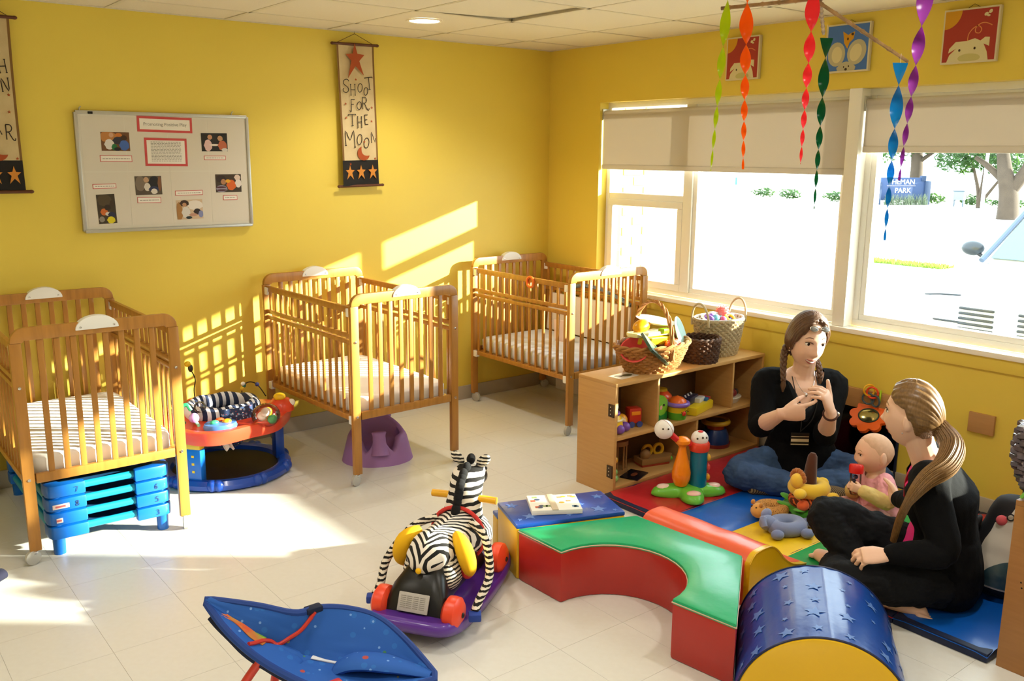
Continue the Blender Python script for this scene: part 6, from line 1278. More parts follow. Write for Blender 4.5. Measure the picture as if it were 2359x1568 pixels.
# ================================================================== people
import numpy as np
m_skin = mat('fair_skin', '#e8bfa6', .5, var=.10, vscale=14, col2='#d99c82', sss=.12, spec=.35)
m_skinb = mat('baby_skin', '#ecc1a4', .5, var=.10, vscale=16, col2='#dfa386', sss=.12, spec=.35)
m_lips = mat('rose_lips', '#b8605a', .4); m_teeth = mat('teeth', '#f2ece2', .3); m_sclera = mat('eye_white', '#e8e2da', .2); m_iris = mat('dark_iris', '#2c2018', .15)
def solid(name, mb, vox, m, parent, it=3, wrinkle=None, cut=None, sm=True):
    """join overlapping closed shapes into one continuous skin, then relax it"""
    me = mb.mesh(name, 0); o = bpy.data.objects.new(name, me); C.objects.link(o)
    r = o.modifiers.new('weld', 'REMESH'); r.mode = 'VOXEL'; r.voxel_size = vox
    dg = bpy.context.evaluated_depsgraph_get(); dg.update(); m2 = bpy.data.meshes.new_from_object(o.evaluated_get(dg)); o.modifiers.clear()
    n = len(m2.vertices); co = np.empty(n*3); m2.vertices.foreach_get('co', co); co = co.reshape(-1, 3)
    ne = len(m2.edges); ed = np.empty(ne*2, dtype=np.int64); m2.edges.foreach_get('vertices', ed); ed = ed.reshape(-1, 2)
    deg = np.bincount(ed.ravel(), minlength=n).astype(float)[:, None]; deg[deg == 0] = 1
    for k in range(it*2):
        s_ = np.zeros_like(co); np.add.at(s_, ed[:, 0], co[ed[:, 1]]); np.add.at(s_, ed[:, 1], co[ed[:, 0]])
        co = co + (s_/deg-co)*(.5 if k % 2 == 0 else -.35)
    m2.vertices.foreach_set('co', co.ravel()); m2.update()
    if wrinkle:
        no = np.empty(n*3); m2.vertices.foreach_get('normal', no); no = no.reshape(-1, 3)
        d = np.array([wrinkle(V(c)) for c in co]); co = co + no*d[:, None]; m2.vertices.foreach_set('co', co.ravel()); m2.update()
    if cut:
        bm = bmesh.new(); bm.from_mesh(m2); bmesh.ops.delete(bm, geom=[v for v in bm.verts if cut(v.co)], context='VERTS')
        for _ in range(14):
            new = {}
            for v in bm.verts:
                nb = [e.other_vert(v) for e in v.link_edges if e.is_boundary]
                if len(nb) == 2: new[v] = v.co*.4+(nb[0].co+nb[1].co)*.3
            for v, c_ in new.items(): v.co = c_
        bm.to_mesh(m2); bm.free()
    m2.polygons.foreach_set('use_smooth', [True]*len(m2.polygons)); m2.name = name
    m2.materials.clear(); m2.materials.append(m); o.data = m2; bpy.data.meshes.remove(me)
    if parent is not None: o.parent = parent
    return o
def limb(mb, pts, rad, n=14, k=5, flat=1.0, up=None):
    P_ = smoothpts(pts, k); m_ = len(pts)-1
    rr = []
    for i in range(len(P_)):
        f_ = i/(len(P_)-1)*m_; j = min(int(f_), m_-1); t_ = f_-j; rr.append(rad[j]*(1-t_)+rad[j+1]*t_)
    mb.tube(P_, rr, n, flat=flat, up=up); mb.ell(P_[0], rad[0]*.98, 12, 8); mb.ell(P_[-1], rad[-1]*.98, 12, 8)
def torso(mb, rows, lat0, lat1, n=28, e=.85):
    """rows: centre, half width, half depth; side axis turns from lat0 to lat1"""
    rings = []
    for i, (c_, w_, d_) in enumerate(rows):
        t_ = i/(len(rows)-1); lat = (V(lat0)*(1-t_)+V(lat1)*t_).normalized()
        nx = rows[min(i+1,len(rows)-1)][0]; pv = rows[max(i-1,0)][0]; ax_ = (V(nx)-V(pv)).normalized(); fw = lat.cross(ax_).normalized(); lat = ax_.cross(fw).normalized()
        ring = []
        for k in range(n):
            a = 2*PI*k/n; cx_ = math.copysign(abs(math.cos(a))**e, math.cos(a)); sy_ = math.copysign(abs(math.sin(a))**e, math.sin(a)); ring.append(V(c_)+lat*w_*cx_+fw*d_*sy_)
        rings.append(ring)
    mb.loft(rings)
def hand(mb, wr, X, N, T_, curls, thumb, s_=1.0):
    X = V(X).normalized(); N = V(N); N = (N-X*N.dot(X)).normalized(); Tm = V(T_); Tm = (Tm-X*Tm.dot(X)-N*Tm.dot(N)).normalized(); wr = V(wr)
    rings = []
    for f_, w_, h_ in ((-.02,.026,.02),(.0,.027,.019),(.03,.036,.018),(.06,.041,.0165),(.085,.040,.014),(.096,.034,.010)):
        c_ = wr+X*f_*s_; rings.append([c_+Tm*(w_*s_*math.cos(a))+N*(h_*s_*math.sin(a)) for a in [2*PI*k/16 for k in range(16)]])
    mb.loft(rings)
    Ls = (.068,.076,.071,.055)
    for i in range(4):
        b_ = wr+X*(.086-.004*abs(i-1))*s_+Tm*(.031-.0205*i)*s_; spread = (.10,.02,-.05,-.13)[i]
        d_ = (X+Tm*spread).normalized(); pts = [b_-d_*.015*s_, b_]; ang = 0; c1 = curls[i]
        for seg, fr in enumerate((.44,.31,.25)):
            ang += c1[seg]; dd = d_*math.cos(ang)+N*math.sin(ang); pts.append(pts[-1]+dd*Ls[i]*fr*s_)
        r_ = (.0092,.0095,.0090,.0080)[i]*s_
        mb.tube(pts, [r_,r_,r_*.97,r_*.9,r_*.72], 10); mb.ell(pts[-1], r_*.74, 8, 6)
        for q in pts[1:-1]: mb.ell(q, r_*.99, 8, 6)
    b_ = wr+X*.022*s_+Tm*.022*s_+N*.004*s_; pts = [b_]
    for (a_, n_, l_) in thumb:
        dd = (X*math.cos(a_)+Tm*math.sin(a_)+N*n_).normalized(); pts.append(pts[-1]+dd*l_*s_)
    mb.tube(pts, [.0145*s_,.0125*s_,.0105*s_,.0078*s_][:len(pts)], 10); mb.ell(pts[-1], .0080*s_, 8, 6)
    for q in pts[1:-1]: mb.ell(q, .0118*s_, 8, 6)
class Head:
    """x to the person's left, -y the face, z up; origin in the middle of the head"""
    def __init__(s, c_, face, up, H=.235, W=.150, Dp=.19, baby=False):
        f_ = V(face).normalized(); u_ = V(up); u_ = (u_-f_*u_.dot(f_)).normalized(); l_ = u_.cross(f_); s.R = Matrix((l_, -f_, u_)).transposed(); s.c = V(c_); s.H = H; s.W = W; s.D = Dp; s.baby = baby
    def raw(s, th, ph):
        x, y, z = math.sin(th)*math.cos(ph), math.sin(th)*math.sin(ph), math.cos(th)
        X, Y, Z = x*s.W/2, y*s.D/2, z*s.H/2; zn = z
        if zn < 0:
            t_ = min(1, -zn); X *= 1-(.30 if not s.baby else .16)*t_**1.6
            if y > 0: Y *= 1-.45*t_**1.3
            else: Y *= 1-(.06 if not s.baby else .10)*t_
        if y < 0: Y *= .93
        if zn > .3: X *= 1+.02*(zn-.3)
        k = s.H/.235; g = lambda cx_, cz_, wx, wz: math.exp(-((X/k-cx_)/wx)**2-((Z/k-cz_)/wz)**2)
        if y < .15:
            q = 1.0 if not s.baby else .55; d = 0
            d += .0190*q*g(0,-.030,.0105,.0120)+.0085*q*g(0,-.012,.0095,.020)+.0045*q*g(.0115,-.033,.008,.008)+.0045*q*g(-.0115,-.033,.008,.008)
            for e_ in (-1,1): d += -.0085*g(e_*.032,.010,.016,.011)+.0035*g(e_*.03,.030,.02,.008)+(.006 if not s.baby else .014)*g(e_*.038,-.035,.022,.024)
            d += .0075*q*g(0,-.061,.021,.0065)+.006*q*g(0,-.074,.017,.006)-.0045*g(0,-.0675,.022,.0022)+.010*g(0,-.098,.020,.014)-.003*g(0,-.086,.02,.006)
            Y -= d*k
        return V((X, Y, Z))
    def w(s, p): return s.c+s.R @ V(p)
    def surf(s, th, ph, off=0.0):
        p = s.raw(th, ph)
        if off: p = p+V((p.x/(s.W/2)**2, p.y/(s.D/2)**2, p.z/(s.H/2)**2)).normalized()*off
        return s.w(p)
    def add(s, mb):
        nu, nv = 72, 56; vs = [s.surf(0,0)]; fs = []
        for i in range(1, nv):
            for j in range(nu): vs.append(s.surf(PI*i/nv, 2*PI*j/nu))
        vs.append(s.surf(PI,0)); e = len(vs)-1
        for j in range(nu):
            k = (j+1) % nu; fs.append((0,1+j,1+k))
            for i in range(nv-2): a = 1+i*nu; fs.append((a+j,a+nu+j,a+nu+k,a+k))
            a = 1+(nv-2)*nu; fs.append((a+j,e,a+k))
        mb._a(vs, fs)
        for e_ in (-1,1):   # ears
            c_ = s.w((e_*s.W*(.505 if s.baby else .485), .012, -.008*s.H/.235)); R_ = s.R @ Matrix.Rotation(e_*.45,3,'Z'); k = s.H/.235*(1.25 if s.baby else 1)
            mb.ell(c_, (.007*k,.018*k,.031*k), 14, 10, R_); mb.ell(s.w((e_*s.W*.475,.006,-.03*k)), (.008*k,.010*k,.012*k), 10, 8, R_)
    def front(s, x, z, off=0.0):
        """point on the face for local x,z"""
        k = s.H/2; th = math.acos(max(-1,min(1,z/k))); best = None
        lo, hi = -PI, 0.0
        for _ in range(30):
            m_ = (lo+hi)/2
            if s.raw(th, m_).x < x: lo = m_
            else: hi = m_
        p = s.raw(th, (lo+hi)/2); p = p+V((0,-off,0)); return s.w(p)
    def features(s, par, base, smile=True, brow='#6a4a30', lids=False):
        k = s.H/.235; B_ = V(base)
        for e_ in (-1,1):
            q = s.front(e_*.032*k,.010*k,-.003*k)-B_
            R_ = s.R
            ey = obj('eye', MB().ell(q,(.0138*k,.0076*k,.0084*k),14,10,R_), m_sclera, par); obj('iris', MB().ell(s.front(e_*.033*k,.0105*k,.0043*k)-B_,(.0066*k,.0024*k,.0068*k),12,8,R_), m_iris, ey)
            obj('eyelid', MB().tube([s.front((e_*.032+dx)*k,(.0192-20*dx*dx)*k,.0030*k)-B_ for dx in (-.014,-.007,0,.007,.014)],.0015*k,6), mat('eyelash_brown','#4a3020',.8), ey)
            obj('eyebrow', MB().tube([s.front((e_*(.018+.030*f_))*k,(.037+.0045*math.sin(PI*f_)-.0045*f_)*k,.0)-B_ for f_ in (0,.25,.5,.75,1)],[.0014*k,.002*k,.0019*k,.0015*k,.0008*k],6), mat('brow_'+brow[1:],brow,.9), par)
        cur = .010 if smile else .0
        def lip(z0, z1, off):
            return MB().shell(lambda u, v: s.front((u*2-1)*(.030 if smile else .022)*k, (-.0675+(z0+(z1-z0)*v)*(1-(u*2-1)**2)+cur*(u*2-1)**2)*k, off)-B_, 14, 4, .0016)
        obj('upper_lip', lip(.002,.0095,.0012), m_lips, par); obj('lower_lip', lip(-.013,-.004 if smile else -.001,.0012), m_lips, par)
        if smile: obj('teeth', lip(-.005,.004,.0016), m_teeth, par)
def hair_shell(H_, line, off, n=(40,64), th=.004, base=(0,0,0), groove=60, amp=.0025, gf=None, seam=PI/2):
    """cap of hair over the skull: line(phi) gives how far down it reaches (0..pi from the crown)"""
    B_ = V(base)
    def fn(u, v):
        ph = 2*PI*v+seam; t_ = max(.02,u)*line(ph); p_ = H_.raw(t_, ph); g_ = gf(p_) if gf else ph+.1*u; o_ = off*(1-.75*max(0,(u-.8)/.2))+amp*(math.sin(groove*g_)+.6*math.sin(groove*.37*g_+1))*(min(1,u*3) if not gf else 1)*(1 if u < .97 else .3)+(.0016 if off > .005 else 0)*noise.noise(V((ph*3,u*4,off*99)))
        return H_.surf(t_, ph, o_)-B_
    return MB().shell(fn, n[0], n[1], th)
def strands(pts, r0, nst, twist=2.0, prof=None, r_=.006, n=6):
    """a lock of hair: many strands running together along a path"""
    mb = MB(); P_ = smoothpts(pts, 6); m_ = len(P_)
    for k in range(nst):
        a0 = k*2.4; rf = math.sqrt((k+.5)/nst); Q = []; nrm = None
        for i, p in enumerate(P_):
            t_ = i/(m_-1); tg = (P_[min(i+1,m_-1)]-P_[max(i-1,0)]).normalized(); s1 = tg.orthogonal().normalized() if nrm is None else (nrm-tg*nrm.dot(tg)).normalized(); nrm = s1; s2 = tg.cross(s1)
            R_ = r0*(prof(t_) if prof else 1)*rf; a = a0+twist*t_; Q.append(p+s1*R_*math.cos(a)+s2*R_*math.sin(a))
        mb.tube(Q, [r_*(.5+.5*min(1,4*(1-i/(m_-1))+.1))*(prof(i/(m_-1))*.6+.4 if prof else 1) for i in range(m_)], n)
    return mb
def cloth_noise(sc, amp, dirv=(1,1,1)):
    d = V(dirv)
    def f_(p): q = V((p.x*d.x, p.y*d.y, p.z*d.z)); return amp*noise.noise(q*sc)+amp*.6*abs(noise.noise(q*sc*2.1+V((5,3,1))))
    return f_
def sub(J, b): return {k: V(v)-V(b) for k, v in J.items()}
m_knit = mat('black_knit', '#09090b', .9, bump=.3, bscale=180, spec=.2); m_tee = mat('dark_slate_top', '#12171f', .85, bump=.2, bscale=120)
m_jean = mat('blue_denim', '#3d5985', .85, var=.8, vscale=6, col2='#152238', bump=.25, bscale=260); m_blackp = mat('charcoal_trousers', '#131417', .9, var=.3, vscale=9, spec=.25, col2='#0c0d10', bump=.2, bscale=160)
m_brown = mat('brown_hair', '#5d3f28', .45, var=.5, vscale=30, stretch=(3,3,1), col2='#33200f', spec=.5); m_blond = mat('dark_blond_hair', '#7d5c34', .38, var=.6, vscale=60, stretch=(3,3,.6), col2='#42290f', spec=.6)

# ---------------------------------------------------------------- woman facing the camera
b1 = (-.42,-2.47,.04)
J = sub(dict(pel=(-.375,-2.44,.15),waist=(-.385,-2.435,.28),chest=(-.40,-2.435,.45),sh=(-.40,-2.435,.565),neck=(-.407,-2.447,.622),head=(-.435,-2.476,.783),
 Rsh=(-.528,-2.318,.560),Rel=(-.655,-2.390,.368),Rwr=(-.775,-2.592,.497),Lsh=(-.272,-2.545,.550),Lel=(-.435,-2.612,.335),Lwr=(-.585,-2.728,.503),
 Rhip=(-.43,-2.365,.135),Rkn=(-.735,-2.335,.125),Ran=(-.555,-2.655,.085),Rto=(-.42,-2.78,.07),Lhip=(-.31,-2.505,.135),Lkn=(-.27,-2.82,.13),Lan=(-.62,-2.50,.075),Lto=(-.72,-2.42,.065)), b1)
p1 = thing('person', 'seated woman in black cardigan and jeans, gesturing with both hands', 'person', b1)
lat = V((.75,-.66,0)); fwd = V((-.66,-.75,0))
def woman_body(J, lat, hips, waist_w, chest_w, chest_d, sc=1.0, extra=0.0, sleeves=True, parts=('t','a','l')):
    mb = MB()
    e_ = extra
    if 't' in parts:
        torso(mb, [(J['pel']-V((0,0,.095)),.12+e_,.10+e_),(J['pel']-V((0,0,.05)),hips+e_,.125+e_),(J['pel']+V((0,0,.05)),hips+e_,.12+e_),(J['waist'],waist_w+e_,.098+e_),((J['waist']+J['chest'])/2,waist_w+.008+e_,.10+e_),(J['chest'],chest_w+e_,chest_d+e_),(J['sh']-V((0,0,.015)),chest_w+.012+e_,.085+e_),(J['sh']+V((0,0,.030)),.105+e_*.6,.06+e_),(J['neck'],.055+e_*.3,.052+e_*.3)], lat, lat)
    return mb
H1 = Head(J['head']+V(b1), (-.44,-.87,-.17), (.06,-.05,1), .272, .165, .205)
mb = woman_body(J, lat, .165, .128, .148, .110)
limb(mb, [J['sh']-V((0,0,.01)), J['neck'], H1.c-V(b1)-V((0,0,.07))], [.062,.054,.052])
H1L = Head(J['head'], (-.44,-.87,-.17), (.06,-.05,1), .272, .165, .205); H1L.add(mb)
for s_ in 'RL':
    limb(mb, [J['sh']+(J[s_+'sh']-J['sh'])*.55, J[s_+'sh'], (J[s_+'sh']+J[s_+'el'])/2, J[s_+'el']], [.058,.056,.047,.041])
    limb(mb, [J[s_+'el'], J[s_+'el'].lerp(J[s_+'wr'],.35), J[s_+'wr']], [.041,.042,.026])
    limb(mb, [J[s_+'hip'], J[s_+'hip'].lerp(J[s_+'kn'],.5), J[s_+'kn'], J[s_+'kn'].lerp(J[s_+'an'],.4), J[s_+'an']], [.088,.078,.060,.054,.036])
    limb(mb, [J[s_+'an'], (J[s_+'an']+J[s_+'to'])/2, J[s_+'to']], [.036,.038,.026], flat=.8)
rv = V((_r.x,_r.y,0)).normalized(); fv = V((_f.x,_f.y,0)).normalized(); UP = V((0,0,1))
hand(mb, J['Rwr'], rv*.93+UP*.12-fv*.15, fv+UP*.25, UP, [(.15,.25,.2),(1.15,1.35,.9),(1.25,1.4,.9),(1.3,1.4,.9)], [(.55,.35,.035),(.35,.6,.03),(.1,.7,.026)], 1.1)
hand(mb, J['Lwr'], UP*.88-rv*.36-fv*.1, -rv*.8+fv*.5, rv*.85+fv*.1+UP*.2, [(.8,.45,.25),(.85,.45,.25),(.85,.5,.25),(.85,.5,.3)], [(.75,.0,.042),(.35,-.05,.036),(.15,-.1,.030)], 1.1)
obj_b1 = solid('body', mb, .0038, m_skin, p1, 2)
H1L.features(p1, (0,0,0), True)
# cardigan: torso shell and three-quarter sleeves, open V at the front
mb = woman_body(J, lat, .172, .138, .156, .118, extra=.012)
for s_ in 'RL':
    e2 = J[s_+'el'].lerp(J[s_+'wr'],.18)
    limb(mb, [J['sh']+(J[s_+'sh']-J['sh'])*.5, J[s_+'sh'], (J[s_+'sh']+J[s_+'el'])/2, J[s_+'el'], e2], [.072,.067,.061,.056,.054])
def cutv(p):
    q = p-J['sh']; f_ = q.dot(fwd); l_ = q.dot(lat); 
    if p.z > J['neck'].z-.012 and abs(l_) < .085: return True
    if f_ > .0 and p.z > J['chest'].z-.06: return abs(l_) < .012+.072*max(0,(p.z-(J['chest'].z-.06))/.19)
    return f_ <= 0 and p.z > J['sh'].z+.045 and abs(l_) < .06
solid('cardigan', mb, .006, m_knit, p1, 3, cloth_noise(11,.006,(1,1,.6)), cutv)
# dark top under it, V neck
mb = woman_body(J, lat, .168, .133, .151, .113, extra=.005)
def cutt(p):
    q = p-J['sh']; f_ = q.dot(fwd); l_ = q.dot(lat)
    if p.z > J['sh'].z+.02: return True
    return f_ > 0 and p.z > J['chest'].z+.005 and abs(l_) < .062*max(0,(p.z-(J['chest'].z+.005))/.12)+.004
solid('v_neck_top', mb, .006, m_tee, p1, 3, cloth_noise(26,.0025,(1,1,.2)), cutt)
# jeans
mb = MB()
torso(mb, [(J['pel']-V((0,0,.10)),.12,.10),(J['pel']-V((0,0,.05)),.172,.132),(J['pel']+V((0,0,.02)),.165,.122),(J['pel']+V((0,0,.07)),.135,.095)], lat, lat)
for s_ in 'RL':
    limb(mb, [J[s_+'hip'], J[s_+'hip'].lerp(J[s_+'kn'],.5), J[s_+'kn'], J[s_+'kn'].lerp(J[s_+'an'],.4), J[s_+'kn'].lerp(J[s_+'an'],.93)], [.098,.09,.074,.068,.056], 16)
solid('jeans', mb, .006, m_jean, p1, 3, cloth_noise(16,.010,(1,1,1.6)))
m_sock = stripe_mat('striped_sock','#3a2a1c','#8a7450',40,0,1,.5,'X',.9)
for s_ in 'RL':
    mb = MB(); limb(mb, [J[s_+'kn'].lerp(J[s_+'an'],.9), J[s_+'an'], (J[s_+'an']+J[s_+'to'])/2, J[s_+'to']], [.043,.044,.044,.032], flat=.85); solid('sock', mb, .006, m_sock, p1, 2)
# hair: centre-parted, drawn into two low braids
def line1(ph):   # -pi/2 is the face
    d = abs(math.atan2(math.sin(ph+PI/2), math.cos(ph+PI/2))); return interp([0,.25,.6,.9,1.15,1.5,2.2,PI],[.60,.68,.92,1.2,1.5,1.9,2.3,2.35],d)
obj('hair_cap', hair_shell(H1L, line1, .017, (60,200), .006, (0,0,0), 640, .0011, lambda p_: p_.y+.25*p_.z-.15*abs(p_.x-.02)-.012*math.exp(-((p_.x-.022)/.006)**2)*0), m_brown, p1, 60)
for e_, drop in ((-1,.12),(1,.10)):
    a = H1L.w((e_*.074,.045,-.05)); b = H1L.w((e_*.085,.035,-.095)); c_ = b+fwd*.05+V((0,0,-drop*.45))+lat*e_*.012; d_ = c_+V((0,0,-drop*.5))+fwd*.02
    br = MB()
    for k in range(3):
        P_ = smoothpts([a,b,c_,d_], 12); Q = []
        for i, q in enumerate(P_):
            t_ = i/(len(P_)-1); aa_ = t_*16+k*2*PI/3; r_ = .011*(1-.4*t_); Q.append(q+lat*r_*math.cos(aa_)+fwd*r_*.7*math.sin(2*aa_))
        br.tube(Q, [.0125*(1-.45*i/(len(Q)-1)) for i in range(len(Q))], 8)
    br.tube([d_, d_+V((0,0,-.02)), d_+V((0,0,-.055))], [.010,.014,.004], 8); obj('braid', br, m_brown, p1, 60)
# glasses pushed up on the hair
m_gl = mat('sunglass_lens','#4a4540',.08,coat=.5); m_gf = mat('thin_metal_frame','#7a6a58',.3,metal=.8)
for e_ in (-1,1):
    q = H1L.front(e_*.030,.092,.020); R_ = H1L.R @ Matrix.Rotation(-.75,3,'X'); g_ = obj('sunglass_lens', MB().ell(q,(.022,.003,.013),16,10,R_), m_gl, p1); obj('lens_rim', MB().torus(q,.0180,.0014,24,6,R_ @ Matrix.Rotation(PI/2,3,'X'),sx=1.22,sy=.8), m_gf, g_)
obj('sunglass_frame', MB().tube([H1L.w((-.082,-.01,.055)),H1L.front(-.052,.090,.022),H1L.front(-.010,.094,.022),H1L.front(.010,.094,.022),H1L.front(.052,.090,.022),H1L.w((.082,-.01,.055))],.0015,6), m_gf, p1)
for e_ in (-1,1): obj('earring', MB().ell(H1L.w((e_*.082,.004,-.055)),.004,10,8), m_chrome, p1)
# necklace, lanyard and badge, watch
def chest_pt(l_, z, off): 
    d_ = interp([.30,.42,.50,.56,.62],[.128,.142,.122,.10,.075], z+b1[2]); return J['sh']*1.0+lat*l_+V((0,0,z-J['sh'].z))+fwd*(d_+off)
nk = obj('necklace', MB().tube(smoothpts([J['neck']+lat*-.055+V((0,0,.0)), chest_pt(-.035,J['sh'].z-.0,-.004), chest_pt(.0,J['sh'].z-.035,-.008), chest_pt(.035,J['sh'].z,-.004), J['neck']+lat*.055],5),.0013,6), m_chrome, p1); obj('pendant', MB().ell(chest_pt(0,J['sh'].z-.042,-.004),(.008,.005,.009)), m_chrome, nk)
bz = J['waist'].z+.035
ly = obj('lanyard', MB().tube(smoothpts([J['neck']+lat*-.06, chest_pt(-.055,J['sh'].z-.03,.012), chest_pt(-.03,J['chest'].z-.03,.02), chest_pt(-.03,bz+.035,.028)],5)+list(reversed(smoothpts([J['neck']+lat*.06, chest_pt(.055,J['sh'].z-.03,.012), chest_pt(.025,J['chest'].z-.03,.02), chest_pt(-.03,bz+.035,.028)],5))),.0022,6), m_black, p1)
LB = Matrix((lat, UP, fwd)).transposed().to_4x4(); LB.translation = chest_pt(-.03,bz,.034)
bd = obj('badge', MB(LB).box(-.045,.045,-.035,.03,-.002,.002,.002), mat('black_badge','#171512',.3), ly)
for z0, z1 in ((-.031,-.026),(-.015,-.001),(.009,.013)): obj('badge_print', MB(LB).box(-.043,.043,z0,z1,.0019,.0028), mat('cream_badge_print','#c9bb98',.5), bd)
wq = J['Lwr'].lerp(J['Lel'],.09); axw = (J['Lwr']-J['Lel']).normalized(); Rw = axw.to_track_quat('Z','Y').to_matrix()
wt = obj('watch', MB().torus(wq,.031,.0055,26,8,Rw), mat('brown_leather_strap','#4a2418',.5), p1); obj('watch_face', MB().ell(wq+rv*.033,(.009,.013,.013),14,10), m_chrome, wt)

# ---------------------------------------------------------------- woman in profile with a ponytail
b2 = (-1.05,-3.48,.04); SH2 = V((-.028,.022,0))
J = sub(dict(pel=(-1.00,-3.535,.15),waist=(-.985,-3.535,.28),chest=(-1.00,-3.505,.42),sh=(-1.035,-3.475,.525),neck=(-1.055,-3.455,.58),head=(-1.085,-3.405,.735),
 Lsh=(-1.185,-3.545,.520),Lel=(-1.21,-3.632,.310),Lwr=(-1.338,-3.50,.285),Rsh=(-.885,-3.405,.520),Rel=(-.80,-3.32,.290),Rwr=(-.672,-3.175,.235),
 Lhip=(-1.10,-3.575,.140),Lkn=(-1.425,-3.375,.165),Lan=(-1.175,-3.19,.095),Lto=(-1.045,-3.02,.065),Rhip=(-.93,-3.475,.140),Rkn=(-1.225,-3.165,.305),Ran=(-1.255,-3.43,.075),Rto=(-1.21,-3.52,.065)), b2)
p2 = thing('person', 'seated woman with a long blond ponytail and black cardigan, seen from behind', 'person', tuple(V(b2)+SH2))
lat = V((-.92,-.40,0)); fwd = V((-.40,.92,0))
H2 = Head(J['head'], (-.19,.975,.02), (-.05,.06,1), .248, .158, .20)
mb = woman_body(J, lat, .165, .130, .148, .108)
limb(mb, [J['sh']-V((0,0,.01)), J['neck'], H2.c-V((0,0,.06))+fwd*-.02], [.062,.052,.052]); H2.add(mb)
for s_ in 'RL':
    limb(mb, [J['sh']+(J[s_+'sh']-J['sh'])*.55, J[s_+'sh'], (J[s_+'sh']+J[s_+'el'])/2, J[s_+'el']], [.058,.054,.045,.04])
    limb(mb, [J[s_+'el'], J[s_+'el'].lerp(J[s_+'wr'],.35), J[s_+'wr']], [.04,.041,.026])
    limb(mb, [J[s_+'hip'], J[s_+'hip'].lerp(J[s_+'kn'],.5), J[s_+'kn'], J[s_+'kn'].lerp(J[s_+'an'],.4), J[s_+'an']], [.085,.074,.056,.05,.034])
    an, to = J[s_+'an'], J[s_+'to']; d_ = (to-an).normalized(); side = d_.cross(UP).normalized()
    limb(mb, [an-d_*.02, an+d_*.06+V((0,0,-.006)), an+d_*.15+V((0,0,-.018))], [.034,.033,.026])
    for k in range(5): limb(mb, [an+d_*.145+side*(.03-.015*k)+V((0,0,-.02)), an+d_*(.195-.008*k)+side*(.034-.0165*k)+V((0,0,-.024))], [.0115,.0085], 8)
hand(mb, J['Lwr'], fwd*.35-lat*.0+V((-.65,.62,-.15)), V((.3,.4,-1)), V((.6,.75,.2)), [(.5,.6,.4),(.55,.6,.4),(.6,.6,.4),(.65,.6,.4)], [(.6,.3,.035),(.3,.4,.03),(.2,.5,.025)], .95)
hand(mb, J['Rwr'], V((.55,.83,-.12)), V((-.8,.5,.1)), UP, [(.2,.3,.2)]*4, [(.7,.2,.035),(.5,.3,.03),(.4,.3,.025)], .95)
solid('body', mb, .0038, m_skin, p2, 2); H2.features(p2, (0,0,0), False, '#8a6a40')
mb = woman_body(J, lat, .172, .140, .158, .118, extra=.012)
for s_ in 'RL':
    limb(mb, [J['sh']+(J[s_+'sh']-J['sh'])*.5, J[s_+'sh'], (J[s_+'sh']+J[s_+'el'])/2, J[s_+'el'], J[s_+'el'].lerp(J[s_+'wr'],.5), J[s_+'el'].lerp(J[s_+'wr'],.93)], [.074,.070,.06,.053,.048,.037])
torso(mb, [(J['pel']-V((0,0,.10)),.15,.13),(J['pel']-V((0,0,.04)),.185,.145),(J['pel']+V((0,0,.04)),.183,.14),(J['waist'],.155,.115)], lat, lat)
def cut2(p):
    q = p-J['sh']; f_ = q.dot(fwd); l_ = q.dot(lat)
    if p.z > J['neck'].z-.015 and abs(l_) < .085: return True
    if f_ > .035: return abs(l_) < .075
    return p.z > J['sh'].z+.05 and abs(l_) < .055
solid('cardigan', mb, .006, m_knit, p2, 3, cloth_noise(10,.006,(1,1,.7)), cut2)
m_hot = mat('hot_pink_top','#e0287e',.8,bump=.15,bscale=90); m_mar = mat('crimson_collar','#a8152c',.7)
mb = woman_body(J, lat, .170, .136, .152, .118, extra=.006); torso(mb, [(J['pel']+fwd*.06-V((0,0,.02)),.10,.08),(J['pel']+fwd*.075+V((0,0,.05)),.105,.085),(J['waist']+fwd*.05,.10,.08)], lat, lat)
solid('pink_top', mb, .006, m_hot, p2, 3, cloth_noise(16,.003), lambda p: p.z > J['sh'].z+.005 and (p-J['sh']).dot(fwd) > -.02 and abs((p-J['sh']).dot(lat)) < .06 or p.z > J['sh'].z+.03)
obj('crimson_collar', MB().tube(smoothpts([J['neck']+lat*.06-fwd*.02, J['sh']+lat*.06+fwd*.07+V((0,0,.0)), J['chest']+lat*.03+fwd*.12], 5),.012,8,flat=.5), m_mar, p2)
mb = MB(); torso(mb, [(J['pel']-V((0,0,.10)),.13,.11),(J['pel']-V((0,0,.05)),.178,.135),(J['pel']+V((0,0,.05)),.172,.13)], lat, lat)
for s_ in 'RL':
    limb(mb, [J[s_+'hip'], J[s_+'hip'].lerp(J[s_+'kn'],.5), J[s_+'kn'], J[s_+'kn'].lerp(J[s_+'an'],.4), J[s_+'kn'].lerp(J[s_+'an'],.86)], [.097,.088,.07,.064,.05], 16)
solid('trousers', mb, .006, m_blackp, p2, 3, cloth_noise(18,.009,(1,1,1.5)))
def line2(ph):
    d = abs(math.atan2(math.sin(ph+PI/2), math.cos(ph+PI/2))); return interp([0,.35,.75,1.15,1.5,1.75,2.1,2.6,PI],[.76,.84,1.02,1.15,1.22,1.55,2.0,2.15,2.15],d)
obj('hair_cap', hair_shell(H2, line2, .013, (60,260), .005, (0,0,0), 46, .0011, lambda p_: math.atan2(p_.x, p_.z+.035), -PI/2), m_blond, p2, 60)
tie = H2.w((.0,.112,-.035)); 
obj('hair_bun_root', strands([H2.w((0,.075,-.01)), tie, tie+V((0,0,-.01))], .034, 90, .3, None, .0042, 5), m_blond, p2, 60)
